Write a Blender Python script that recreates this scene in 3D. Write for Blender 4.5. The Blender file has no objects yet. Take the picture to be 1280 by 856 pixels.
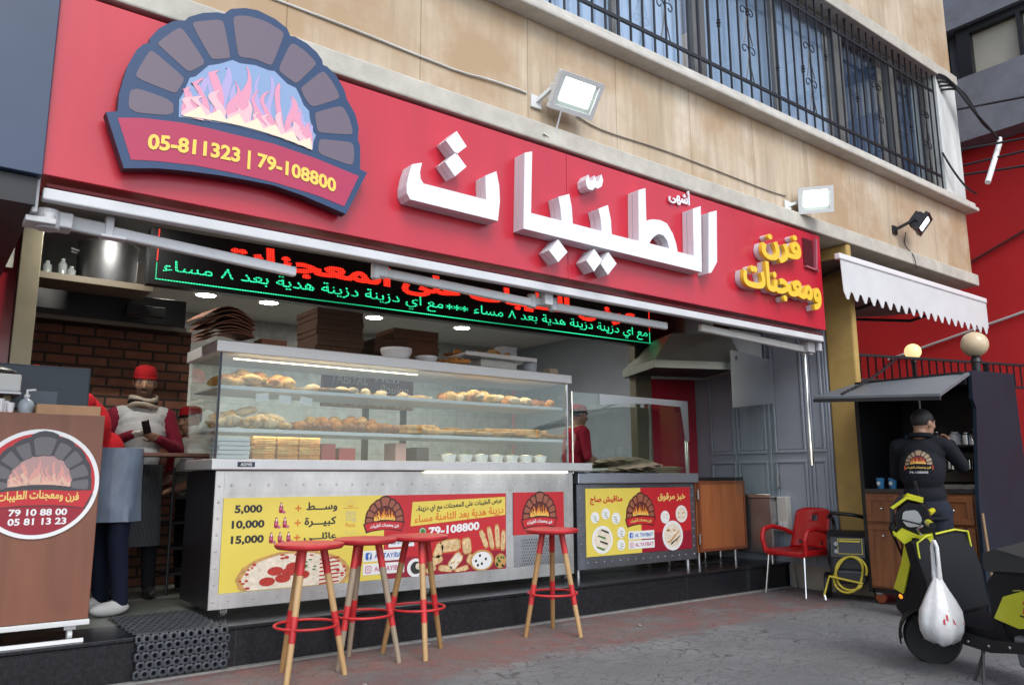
import bpy, bmesh, math, random
from math import radians as R, sin, cos, pi
from mathutils import Vector, Matrix
from mathutils.geometry import tessellate_polygon, delaunay_2d_cdt
random.seed(7)
S = bpy.context.scene
COL = S.collection

# ------------------------------------------------------------------ camera, sky, sun, exposure
def make_camera():
    yaw, pitch, roll = R(37.5), R(9.86), R(-0.23)
    f = Vector((sin(yaw)*cos(pitch), cos(yaw)*cos(pitch), sin(pitch)))
    r0 = Vector((cos(yaw), -sin(yaw), 0)); u0 = r0.cross(f)
    r = cos(roll)*r0 + sin(roll)*u0; u = -sin(roll)*r0 + cos(roll)*u0
    cd = bpy.data.cameras.new('camera'); cd.sensor_width = 36; cd.lens = 980/1280*36
    cd.clip_start = 0.05; cd.clip_end = 2000
    o = bpy.data.objects.new('camera', cd); COL.objects.link(o)
    m = Matrix((r, u, -f)).transposed().to_4x4(); m.translation = Vector((0, 0, 1.15))
    o.matrix_world = m
    S.camera = o
make_camera()
SUN_EL, SUN_AZ = R(46), R(196)      # azimuth clockwise from +Y
W = bpy.data.worlds.new('World'); S.world = W; W.use_nodes = True
nt = W.node_tree
sky = nt.nodes.new('ShaderNodeTexSky'); sky.sky_type = 'NISHITA'; sky.sun_disc = False
sky.sun_elevation = SUN_EL; sky.sun_rotation = SUN_AZ; sky.air_density = 1.0; sky.dust_density = 1.2; sky.ozone_density = 1.0
bg = nt.nodes['Background']; bg.inputs['Strength'].default_value = 0.15
hs_ = nt.nodes.new('ShaderNodeHueSaturation'); hs_.inputs['Saturation'].default_value = .6   # thin high cloud: a paler sky
nt.links.new(sky.outputs[0], hs_.inputs['Color']); nt.links.new(hs_.outputs[0], bg.inputs[0])
sd = bpy.data.lights.new('sun', 'SUN'); sd.energy = .9; sd.angle = R(28); sd.color = (1, 0.95, 0.88)
so = bpy.data.objects.new('sun', sd); COL.objects.link(so)
sdir = Vector((sin(SUN_AZ)*cos(SUN_EL), cos(SUN_AZ)*cos(SUN_EL), sin(SUN_EL)))
so.rotation_euler = sdir.to_track_quat('Z', 'Y').to_euler()
S.view_settings.view_transform = 'Standard'; S.view_settings.look = 'None'
S.view_settings.exposure = 0.9; S.view_settings.gamma = 1; S.view_settings.use_curve_mapping = False
S.cycles.use_denoising = True
S.cycles.max_bounces = 8; S.cycles.transparent_max_bounces = 16; S.cycles.caustics_reflective = False; S.cycles.caustics_refractive = False
S.cycles.sample_clamp_indirect = 6

# ------------------------------------------------------------------ materials
MATS = {}
def mat(name, col, rough=0.6, metal=0.0, var=0.0, vscale=6.0, bump=0.0, bscale=60.0, coat=0.0, emis=0.0, ecol=None, spec=0.5, stretch=None, sub=None):
    if name in MATS: return MATS[name]
    m = bpy.data.materials.new(name); m.use_nodes = True; MATS[name] = m
    n = m.node_tree.nodes; l = m.node_tree.links; b = n['Principled BSDF']
    c = tuple(col)+(1,)
    b.inputs['Base Color'].default_value = c
    b.inputs['Roughness'].default_value = rough; b.inputs['Metallic'].default_value = metal
    b.inputs['Coat Weight'].default_value = coat; b.inputs['Coat Roughness'].default_value = 0.12
    b.inputs['Specular IOR Level'].default_value = spec
    if sub: b.inputs['Subsurface Weight'].default_value = sub; b.inputs['Subsurface Radius'].default_value = (.02, .01, .006)
    if emis:
        b.inputs['Emission Color'].default_value = tuple(ecol or col)+(1,); b.inputs['Emission Strength'].default_value = emis
    co = None
    if var or bump:
        tc = n.new('ShaderNodeTexCoord'); mp = n.new('ShaderNodeMapping'); l.new(tc.outputs['Object'], mp.inputs[0])
        if stretch: mp.inputs['Scale'].default_value = stretch
        co = mp.outputs[0]
    if var:
        t = n.new('ShaderNodeTexNoise'); t.inputs['Scale'].default_value = vscale; t.inputs['Detail'].default_value = 6; t.inputs['Roughness'].default_value = .65
        l.new(co, t.inputs['Vector'])
        r = n.new('ShaderNodeValToRGB'); r.color_ramp.elements[0].position = .3; r.color_ramp.elements[1].position = .72
        r.color_ramp.elements[0].color = tuple(max(0, x*(1-var)) for x in col)+(1,)
        r.color_ramp.elements[1].color = tuple(min(1, x*(1+var)) for x in col)+(1,)
        l.new(t.outputs[0], r.inputs[0]); l.new(r.outputs[0], b.inputs['Base Color'])
        rr = n.new('ShaderNodeMapRange'); rr.inputs[3].default_value = max(.02, rough*.82); rr.inputs[4].default_value = min(1, rough*1.2)
        l.new(t.outputs[0], rr.inputs[0]); l.new(rr.outputs[0], b.inputs['Roughness'])
    if bump:
        t2 = n.new('ShaderNodeTexNoise'); t2.inputs['Scale'].default_value = bscale; t2.inputs['Detail'].default_value = 4
        l.new(co, t2.inputs['Vector'])
        bp = n.new('ShaderNodeBump'); bp.inputs['Strength'].default_value = bump; bp.inputs['Distance'].default_value = .01
        l.new(t2.outputs[0], bp.inputs['Height']); l.new(bp.outputs[0], b.inputs['Normal'])
    return m

def glass_mat(name, tint=(.93, .97, .96), k=1.0, rough=0.02, base=0.0):
    if name in MATS: return MATS[name]
    m = bpy.data.materials.new(name); m.use_nodes = True; MATS[name] = m
    n = m.node_tree.nodes; l = m.node_tree.links
    n.remove(n['Principled BSDF']); out = n['Material Output']
    t = n.new('ShaderNodeBsdfTransparent'); t.inputs[0].default_value = tuple(tint)+(1,)
    g = n.new('ShaderNodeBsdfGlossy'); g.inputs['Roughness'].default_value = rough; g.inputs[0].default_value = (1, 1, 1, 1)
    fr = n.new('ShaderNodeFresnel'); fr.inputs[0].default_value = 1.5
    mu = n.new('ShaderNodeMath'); mu.operation = 'MULTIPLY_ADD'; mu.inputs[1].default_value = k; mu.inputs[2].default_value = base; mu.use_clamp = True
    mx = n.new('ShaderNodeMixShader')
    ge = n.new('ShaderNodeNewGeometry'); io = n.new('ShaderNodeMapRange'); io.inputs[3].default_value = 1.5; io.inputs[4].default_value = 1/1.5
    l.new(ge.outputs['Backfacing'], io.inputs[0]); l.new(io.outputs[0], fr.inputs[0])
    l.new(fr.outputs[0], mu.inputs[0]); l.new(mu.outputs[0], mx.inputs[0]); l.new(t.outputs[0], mx.inputs[1]); l.new(g.outputs[0], mx.inputs[2])
    l.new(mx.outputs[0], out.inputs[0])
    return m

def nodes(m): return m.node_tree.nodes, m.node_tree.links, m.node_tree.nodes['Principled BSDF']

# ------------------------------------------------------------------ mesh builder
class PL:
    """a drawing plane: (a, b, d) -> o + a*u + b*v + d*n"""
    def __init__(s, o, u=(1, 0, 0), v=(0, 0, 1), n=(0, -1, 0)):
        s.o, s.u, s.v, s.n = Vector(o), Vector(u), Vector(v), Vector(n)
    def __call__(s, a, b, d=0): return s.o + a*s.u + b*s.v + d*s.n
    def sub(s, a, b, sc=1.0): return PL(s(a, b), s.u*sc, s.v*sc, s.n)

# Arabic shaping: letters to their joined forms, in drawing order
_AR = {'ء': (0xFE80, 1), 'أ': (0xFE83, 2), 'ئ': (0xFE89, 4), 'ا': (0xFE8D, 2), 'ب': (0xFE8F, 4), 'ة': (0xFE93, 2), 'ت': (0xFE95, 4), 'ث': (0xFE99, 4), 'ج': (0xFE9D, 4), 'ح': (0xFEA1, 4), 'خ': (0xFEA5, 4), 'د': (0xFEA9, 2), 'ر': (0xFEAD, 2), 'ز': (0xFEAF, 2), 'س': (0xFEB1, 4), 'ش': (0xFEB5, 4), 'ص': (0xFEB9, 4), 'ض': (0xFEBD, 4), 'ط': (0xFEC1, 4), 'ع': (0xFEC9, 4), 'ف': (0xFED1, 4), 'ق': (0xFED5, 4), 'ك': (0xFED9, 4), 'ل': (0xFEDD, 4), 'م': (0xFEE1, 4), 'ن': (0xFEE5, 4), 'ه': (0xFEE9, 4), 'و': (0xFEED, 2), 'ى': (0xFEEF, 2), 'ي': (0xFEF1, 4)}
def shape(s):
    out = []
    for i, c in enumerate(s):
        if c == 'ـ': out.append('\u0640'); continue
        if c not in _AR: out.append(c); continue
        base, n = _AR[c]
        pv = s[i-1] if i else ' '; nx = s[i+1] if i+1 < len(s) else ' '
        pj = pv == 'ـ' or (pv in _AR and _AR[pv][1] == 4)
        nj = n == 4 and (nx == 'ـ' or (nx in _AR and _AR[nx][1] > 1))
        pj = pj and n > 1
        out.append(chr(base + (3 if pj and nj else 1 if pj else 2 if nj else 0)))
    return ''.join(reversed(out))

_TX = {}
def _area(q): return sum(q[i][0]*q[(i+1) % len(q)][1]-q[(i+1) % len(q)][0]*q[i][1] for i in range(len(q)))/2
def _inside(p, q):
    c = False
    for i in range(len(q)):
        (x0, y0), (x1, y1) = q[i], q[i-1]
        if (y0 > p[1]) != (y1 > p[1]) and p[0] < (x1-x0)*(p[1]-y0)/(y1-y0)+x0: c = not c
    return c
def _grow(q, e):
    """a counter-clockwise outline pushed outwards by e"""
    out = []
    for i in range(len(q)):
        a, b, c = Vector(q[i-1]), Vector(q[i]), Vector(q[(i+1) % len(q)])
        d0 = (b-a).normalized(); d1 = (c-b).normalized()
        n = Vector((d0.y+d1.y, -d0.x-d1.x))
        k = n.length
        if k < .3: out.append(q[i]); continue
        n /= k; t = min(2.0, 1/max(.3, n.dot(Vector((d0.y, -d0.x)))))
        out.append((b.x+n.x*e*t, b.y+n.y*e*t))
    return out
def text_geo(s, bold=0.0):
    """outlines of a line of lettering: [(outer, [holes])]"""
    k = (s, bold)
    if k in _TX: return _TX[k]
    from mathutils.geometry import interpolate_bezier as ib
    c = bpy.data.curves.new('lettering', 'FONT'); c.body = s
    o = bpy.data.objects.new('lettering', c); COL.objects.link(o); bpy.context.view_layer.update()
    dg = bpy.context.evaluated_depsgraph_get(); cu = o.evaluated_get(dg).to_curve(dg)
    loops = []
    for sp in cu.splines:
        q = []; P = sp.bezier_points
        for i in range(len(P)):
            p0, p1 = P[i], P[(i+1) % len(P)]
            st = (p0.handle_right-p0.co).cross(p1.co-p0.co).length < 1e-5 and (p1.handle_left-p1.co).cross(p1.co-p0.co).length < 1e-5
            q += [(x.x, x.y) for x in ([p0.co] if st else ib(p0.co, p0.handle_right, p1.handle_left, p1.co, 4)[:-1])]
        r = []
        for p in q:
            if not r or abs(p[0]-r[-1][0])+abs(p[1]-r[-1][1]) > 1e-4: r.append(p)
        if len(r) > 2 and abs(r[0][0]-r[-1][0])+abs(r[0][1]-r[-1][1]) < 1e-4: r.pop()
        if len(r) > 2: loops.append(r)
    o.to_curve_clear(); bpy.data.objects.remove(o); bpy.data.curves.remove(c)
    big = max(loops, key=lambda q: abs(_area(q)))
    if _area(big) < 0: loops = [q[::-1] for q in loops]
    if bold: loops = [_grow(q, bold) for q in loops]
    # contours that touch are filled together (non-zero winding)
    bb = [(min(p[0] for p in q), max(p[0] for p in q), min(p[1] for p in q), max(p[1] for p in q)) for q in loops]
    left = set(range(len(loops))); res = []
    while left:
        st = [left.pop()]; cl = []
        while st:
            i = st.pop(); cl.append(i); x = bb[i]
            for j in list(left):
                y = bb[j]
                if x[0] <= y[1] and y[0] <= x[1] and x[2] <= y[3] and y[2] <= x[3]: left.discard(j); st.append(j)
        V = []; E = []
        for i in cl:
            b0 = len(V); N = len(loops[i]); V += [Vector(p) for p in loops[i]]; E += [(b0+t, b0+(t+1) % N) for t in range(N)]
        seg = [(V[x], V[y]) for x, y in E]
        v2, e2, f2 = delaunay_2d_cdt(V, E, [], 0, 1e-6)[:3]
        tri = []
        for t in f2:
            cx = sum(v2[i].x for i in t)/3; cy = sum(v2[i].y for i in t)/3; w = 0
            for p, q in seg:
                if (p.y > cy) != (q.y > cy) and cx < p.x+(cy-p.y)*(q.x-p.x)/(q.y-p.y): w += 1 if q.y > p.y else -1
            if w != 0:
                u, v, z = (v2[i] for i in t)
                tri.append(tuple(t) if (v-u).cross(z-u) > 0 else (t[0], t[2], t[1]))
        es = {}
        for t in tri:
            for i in range(3): es[(t[i], t[(i+1) % 3])] = 1
        rim = [e for e in es if (e[1], e[0]) not in es]
        res.append(([(p.x, p.y) for p in v2], tri, rim))
    _TX[k] = res
    return res

class MB:
    def __init__(s): s.v = []; s.f = []; s.m = []
    def add(s, vs, fs, m=0):
        b = len(s.v); s.v += [Vector(x) for x in vs]; s.f += [[b+i for i in q] for q in fs]; s.m += [m]*len(fs); return s
    def box(s, x0, x1, y0, y1, z0, z1, m=0):
        vs = [(x, y, z) for z in (z0, z1) for y in (y0, y1) for x in (x0, x1)]
        return s.add(vs, [(0, 2, 3, 1), (4, 5, 7, 6), (0, 1, 5, 4), (2, 6, 7, 3), (0, 4, 6, 2), (1, 3, 7, 5)], m)
    def obox(s, c, size, rot=None, m=0):
        """box of a size at c, turned by a Matrix or (rx, ry, rz)"""
        rm = Matrix.Identity(3) if rot is None else (rot if isinstance(rot, Matrix) else (Matrix.Rotation(rot[2], 3, 'Z') @ Matrix.Rotation(rot[1], 3, 'Y') @ Matrix.Rotation(rot[0], 3, 'X')))
        h = [x/2 for x in size]
        vs = [Vector(c)+rm @ Vector((x*h[0], y*h[1], z*h[2])) for z in (-1, 1) for y in (-1, 1) for x in (-1, 1)]
        return s.add(vs, [(0, 2, 3, 1), (4, 5, 7, 6), (0, 1, 5, 4), (2, 6, 7, 3), (0, 4, 6, 2), (1, 3, 7, 5)], m)
    def bar(s, p, q, w, h, m=0, up=(0, 0, 1)):
        p, q = Vector(p), Vector(q); d = (q-p); L = d.length; d.normalize(); up = Vector(up)
        if abs(d.dot(up)) > .99: up = Vector((1, 0, 0))
        x = d.cross(up).normalized(); y = x.cross(d)
        return s.obox((p+q)/2, (w, L, h), Matrix((x, d, y)).transposed(), m)
    def quad(s, *ps, m=0): return s.add(ps, [tuple(range(len(ps)))], m)
    def tube(s, pts, r, n=8, m=0, caps=True, closed=False):
        pts = [Vector(p) for p in pts]; N = len(pts); rs = r if isinstance(r, (list, tuple)) else [r]*N
        b = []; prev = None
        for i, p in enumerate(pts):
            if closed: d = pts[(i+1) % N]-pts[i-1]
            else: d = (pts[min(i+1, N-1)]-pts[max(i-1, 0)])
            d.normalize()
            if prev is None:
                a = Vector((0, 0, 1)) if abs(d.z) < .9 else Vector((1, 0, 0)); x = d.cross(a).normalized()
            else:
                x = prev - d*prev.dot(d); x.normalize()
            prev = x; y = d.cross(x)
            b += [p+rs[i]*(cos(2*pi*k/n)*x+sin(2*pi*k/n)*y) for k in range(n)]
        fs = []
        for i in range(N if closed else N-1):
            j = (i+1) % N
            fs += [(i*n+k, i*n+(k+1) % n, j*n+(k+1) % n, j*n+k) for k in range(n)]
        if caps and not closed: fs += [tuple(range(n-1, -1, -1)), tuple((N-1)*n+k for k in range(n))]
        return s.add(b, fs, m)
    def lathe(s, prof, c=(0, 0, 0), n=24, m=0, axis=None, sx=1.0, sy=1.0, caps=True):
        """profile of (r, z) turned about z (or about an axis Matrix) at c"""
        c = Vector(c); b = []
        for r, z in prof:
            for k in range(n):
                p = Vector((r*sx*cos(2*pi*k/n), r*sy*sin(2*pi*k/n), z)); b.append(c+(axis @ p if axis else p))
        fs = []
        for i in range(len(prof)-1):
            fs += [(i*n+k, i*n+(k+1) % n, (i+1)*n+(k+1) % n, (i+1)*n+k) for k in range(n)]
        if caps and prof[0][0] > 1e-5: fs.append(tuple(range(n-1, -1, -1)))
        if caps and prof[-1][0] > 1e-5: fs.append(tuple((len(prof)-1)*n+k for k in range(n)))
        return s.add(b, fs, m)
    def ball(s, c, r, m=0, nu=14, nv=9, rot=None):
        r = r if isinstance(r, (tuple, list)) else (r, r, r); c = Vector(c); b = []; fs = []
        for i in range(nv+1):
            t = pi*i/nv
            for k in range(nu):
                a = 2*pi*k/nu; p = Vector((r[0]*sin(t)*cos(a), r[1]*sin(t)*sin(a), r[2]*cos(t))); b.append(c+(rot @ p if rot else p))
        for i in range(nv): fs += [(i*nu+k, (i+1)*nu+k, (i+1)*nu+(k+1) % nu, i*nu+(k+1) % nu) for k in range(nu)]
        return s.add(b, fs, m)
    def poly(s, pl, pts, d=0.0, m=0, holes=()):
        loops = [[Vector((a, b, 0)) for a, b in q] for q in (pts, *holes)]
        fl = [p for q in loops for p in q]
        tr = tessellate_polygon(loops)
        fs = []
        for t in tr:
            a, b, c = (fl[i] for i in t)
            if (b-a).cross(c-a).z < 0: t = (t[0], t[2], t[1])
            fs.append(t)
        # keep the front towards +n
        if pl.u.cross(pl.v).dot(pl.n) < 0: fs = [(t[0], t[2], t[1]) for t in fs]
        return s.add([pl(p.x, p.y, d) for p in fl], fs, m)
    def prism(s, pl, pts, d0, d1, m=0, holes=(), ms=None):
        """a solid between offsets d0 (back) and d1 (front) along the plane's normal"""
        s.poly(pl, pts, d1, m, holes); k = len(s.f); s.poly(pl, pts, d0, m, holes)
        s.f[k:] = [list(reversed(q)) for q in s.f[k:]]
        for q in (pts, *holes):
            N = len(q); ar = sum(q[i][0]*q[(i+1) % N][1]-q[(i+1) % N][0]*q[i][1] for i in range(N))
            b = [pl(a, c, d0) for a, c in q]+[pl(a, c, d1) for a, c in q]
            fs = [(i, (i+1) % N, N+(i+1) % N, N+i) for i in range(N)]
            if (ar < 0) != (q is not pts): fs = [tuple(reversed(x)) for x in fs]
            if pl.u.cross(pl.v).dot(pl.n) < 0: fs = [tuple(reversed(x)) for x in fs]
            s.add(b, fs, m if ms is None else ms)
        return s
    def disc(s, pl, a, b, r, d=0.0, m=0, n=28, ry=None):
        return s.poly(pl, [(a+r*cos(2*pi*k/n), b+(ry or r)*sin(2*pi*k/n)) for k in range(n)], d, m)
    def rect(s, pl, a0, a1, b0, b1, d=0.0, m=0): return s.poly(pl, [(a0, b0), (a1, b0), (a1, b1), (a0, b1)], d, m)
    def text(s, pl, t, a, b, h=None, w=None, d=0.0, m=0, bold=0.0, align='c', ext=0.0, ar=False, bend=None, slant=0.0, ms=None):
        """lettering whose box is h high and/or w wide; b is the box bottom"""
        gl = text_geo(shape(t) if ar else t, bold)
        al = [q[i] for q, t, _ in gl for x in t for i in x]
        x0 = min(p[0] for p in al); x1 = max(p[0] for p in al); y0 = min(p[1] for p in al); y1 = max(p[1] for p in al)
        sx = w/(x1-x0) if w else h/(y1-y0); sy = h/(y1-y0) if h else sx
        W_ = (x1-x0)*sx; off = {'c': -W_/2, 'l': 0, 'r': -W_}[align]
        flip = pl.u.cross(pl.v).dot(pl.n) < 0
        for q, tri, rim in gl:
            r = []
            for p in q:
                yy = (p[1]-y0)*sy; xx = a+(p[0]-x0)*sx+off+slant*yy
                r.append((xx, b+yy+(bend(xx) if bend else 0)))
            N = len(r); T = [t[::-1] for t in tri] if flip else tri
            s.add([pl(x, y, d+ext) for x, y in r], T, m)
            if ext:
                s.add([pl(x, y, d) for x, y in r]+[pl(x, y, d+ext) for x, y in r], [(i, j, N+j, N+i) if not flip else (j, i, N+i, N+j) for i, j in rim], m if ms is None else ms)
        return s
    def build(s, name, mats, parent=None, bevel=0.0, smooth=None, local=False, seg=2):
        if not isinstance(mats, (list, tuple)): mats = [mats]
        me = bpy.data.meshes.new(name)
        off = Vector((0, 0, 0))
        if parent is not None and not local:
            q = parent
            while q is not None: off += q.location; q = q.parent
        me.from_pydata([p-off for p in s.v], [], s.f)
        for m in mats: me.materials.append(m)
        me.polygons.foreach_set('material_index', s.m)
        if smooth is not None:
            me.polygons.foreach_set('use_smooth', [True]*len(s.f)); me.update(); me.set_sharp_from_angle(angle=R(smooth))
        me.update()
        o = bpy.data.objects.new(name, me); COL.objects.link(o)
        if parent is not None: o.parent = parent
        if bevel:
            bv = o.modifiers.new('edge', 'BEVEL'); bv.width = bevel; bv.segments = seg; bv.limit_method = 'ANGLE'; bv.angle_limit = R(35); bv.harden_normals = False
        return o

def thing(name, label, cat, loc=(0, 0, 0), rz=0.0, group=None):
    o = bpy.data.objects.new(name, None); COL.objects.link(o); o.location = loc; o.rotation_euler = (0, 0, rz); o.empty_display_size = .1
    o['label'] = label; o['category'] = cat
    if group: o['group'] = group
    return o
def tag(o, label, cat, group=None):
    o['label'] = label; o['category'] = cat
    if group: o['group'] = group
    return o
def struct(o): o['kind'] = 'structure'; return o
def recentre(o, loc):
    """move a one-mesh thing's origin to its base"""
    loc = Vector(loc); o.data.transform(Matrix.Translation(-loc)); o.location = loc; return o
def dup(o, parent=None):
    c = o.copy(); COL.objects.link(c)
    if parent is not None: c.parent = parent; c.matrix_parent_inverse = o.matrix_parent_inverse
    for ch in [x for x in bpy.data.objects if x.parent == o]: dup(ch, c)
    return c
# ------------------------------------------------------------------ setting
def ground_mat():
    m = mat('paving', (.1, .1, .1), .75); n, l, b = nodes(m)
    tc = n.new('ShaderNodeTexCoord'); sep = n.new('ShaderNodeSeparateXYZ'); l.new(tc.outputs['Object'], sep.inputs[0])
    def noise(sc, det=6, ro=.6, src=None):
        t = n.new('ShaderNodeTexNoise'); t.inputs['Scale'].default_value = sc; t.inputs['Detail'].default_value = det; t.inputs['Roughness'].default_value = ro
        l.new(src or tc.outputs['Object'], t.inputs['Vector']); return t
    def ramp(src, e):
        r = n.new('ShaderNodeValToRGB'); el = r.color_ramp.elements
        while len(el) < len(e): el.new(.5)
        for i, (p, c) in enumerate(e): el[i].position = p; el[i].color = c if len(c) == 4 else c+(1,)
        l.new(src, r.inputs[0]); return r
    big = noise(1.3); med = noise(7); fine = noise(70, 4)
    grey = ramp(big.outputs[0], [(.3, (.12, .126, .133)), (.55, (.17, .176, .184)), (.75, (.225, .23, .238))])
    red = ramp(med.outputs[0], [(.34, (.14, .125, .122)), (.5, (.18, .105, .10)), (.7, (.22, .10, .095))])
    # where the red paint lies: a band in front of the step, worn along its edge
    ad = n.new('ShaderNodeMath'); ad.operation = 'MULTIPLY_ADD'; ad.inputs[1].default_value = .55; l.new(med.outputs[0], ad.inputs[0]); l.new(sep.outputs[1], ad.inputs[2])
    mk = n.new('ShaderNodeMapRange'); mk.inputs[1].default_value = 4.33; mk.inputs[2].default_value = 4.48; l.new(ad.outputs[0], mk.inputs[0])
    mx2 = n.new('ShaderNodeMapRange'); mx2.inputs[1].default_value = 8.2; mx2.inputs[2].default_value = 6.6; l.new(sep.outputs[0], mx2.inputs[0])
    wear = noise(2.1, 5, .7); wr = n.new('ShaderNodeMapRange'); wr.inputs[1].default_value = .32; wr.inputs[2].default_value = .56; l.new(wear.outputs[0], wr.inputs[0])
    m1 = n.new('ShaderNodeMath'); m1.operation = 'MULTIPLY'; l.new(mk.outputs[0], m1.inputs[0]); l.new(mx2.outputs[0], m1.inputs[1])
    m2 = n.new('ShaderNodeMath'); m2.operation = 'MULTIPLY'; l.new(m1.outputs[0], m2.inputs[0]); l.new(wr.outputs[0], m2.inputs[1])
    mix = n.new('ShaderNodeMixRGB'); l.new(m2.outputs[0], mix.inputs[0]); l.new(grey.outputs[0], mix.inputs[1]); l.new(red.outputs[0], mix.inputs[2])
    # stamped fan lines
    vo = n.new('ShaderNodeTexVoronoi'); vo.feature = 'DISTANCE_TO_EDGE'; vo.inputs['Scale'].default_value = 6.5
    mp = n.new('ShaderNodeMapping'); mp.inputs['Rotation'].default_value = (0, 0, .6); mp.inputs['Scale'].default_value = (1, 1.9, 1)
    wv = noise(3, 3); vm = n.new('ShaderNodeVectorMath'); vm.operation = 'MULTIPLY_ADD'; vm.inputs[1].default_value = (.35, .35, 0)
    l.new(wv.outputs[1], vm.inputs[0]); l.new(tc.outputs['Object'], vm.inputs[2]); l.new(vm.outputs[0], mp.inputs[0]); l.new(mp.outputs[0], vo.inputs['Vector'])
    ln = n.new('ShaderNodeMapRange'); ln.inputs[1].default_value = 0; ln.inputs[2].default_value = .045; ln.inputs[3].default_value = .28; ln.inputs[4].default_value = 1; l.new(vo.outputs[0], ln.inputs[0])
    lw = ramp(big.outputs[0], [(.38, (.1, .1, .1)), (.56, (.95, .95, .95))])
    lm = n.new('ShaderNodeMixRGB'); lm.blend_type = 'MULTIPLY'; lq = n.new('ShaderNodeMath'); lq.operation = 'MULTIPLY_ADD'; lq.inputs[1].default_value = -.6; lq.inputs[2].default_value = 1; l.new(m2.outputs[0], lq.inputs[0]); lk = n.new('ShaderNodeMath'); lk.operation = 'MULTIPLY'; l.new(lw.outputs[0], lk.inputs[0]); l.new(lq.outputs[0], lk.inputs[1]); l.new(lk.outputs[0], lm.inputs[0]); l.new(mix.outputs[0], lm.inputs[1]); l.new(ln.outputs[0], lm.inputs[2])
    # dust and dirt
    dt = n.new('ShaderNodeMixRGB'); dt.blend_type = 'MULTIPLY'; dt.inputs[0].default_value = .8
    fr = ramp(fine.outputs[0], [(.3, (.72, .72, .72)), (.7, (1.18, 1.18, 1.18))]); l.new(lm.outputs[0], dt.inputs[1]); l.new(fr.outputs[0], dt.inputs[2])
    l.new(dt.outputs[0], b.inputs['Base Color'])
    rg = n.new('ShaderNodeMapRange'); rg.inputs[3].default_value = .5; rg.inputs[4].default_value = .85; l.new(med.outputs[0], rg.inputs[0]); l.new(rg.outputs[0], b.inputs['Roughness'])
    h = n.new('ShaderNodeMath'); h.operation = 'MULTIPLY_ADD'; h.inputs[1].default_value = .6; l.new(ln.outputs[0], h.inputs[0]); l.new(fine.outputs[0], h.inputs[2])
    bp = n.new('ShaderNodeBump'); bp.inputs['Strength'].default_value = .45; bp.inputs['Distance'].default_value = .006; l.new(h.outputs[0], bp.inputs['Height']); l.new(bp.outputs[0], b.inputs['Normal'])
    return m
g = MB(); N_ = 24
for i in range(N_):
    pass
g.quad((-400, -400, 0), (400, -400, 0), (400, 400, 0), (-400, 400, 0))
struct(g.build('ground', ground_mat()))

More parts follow.
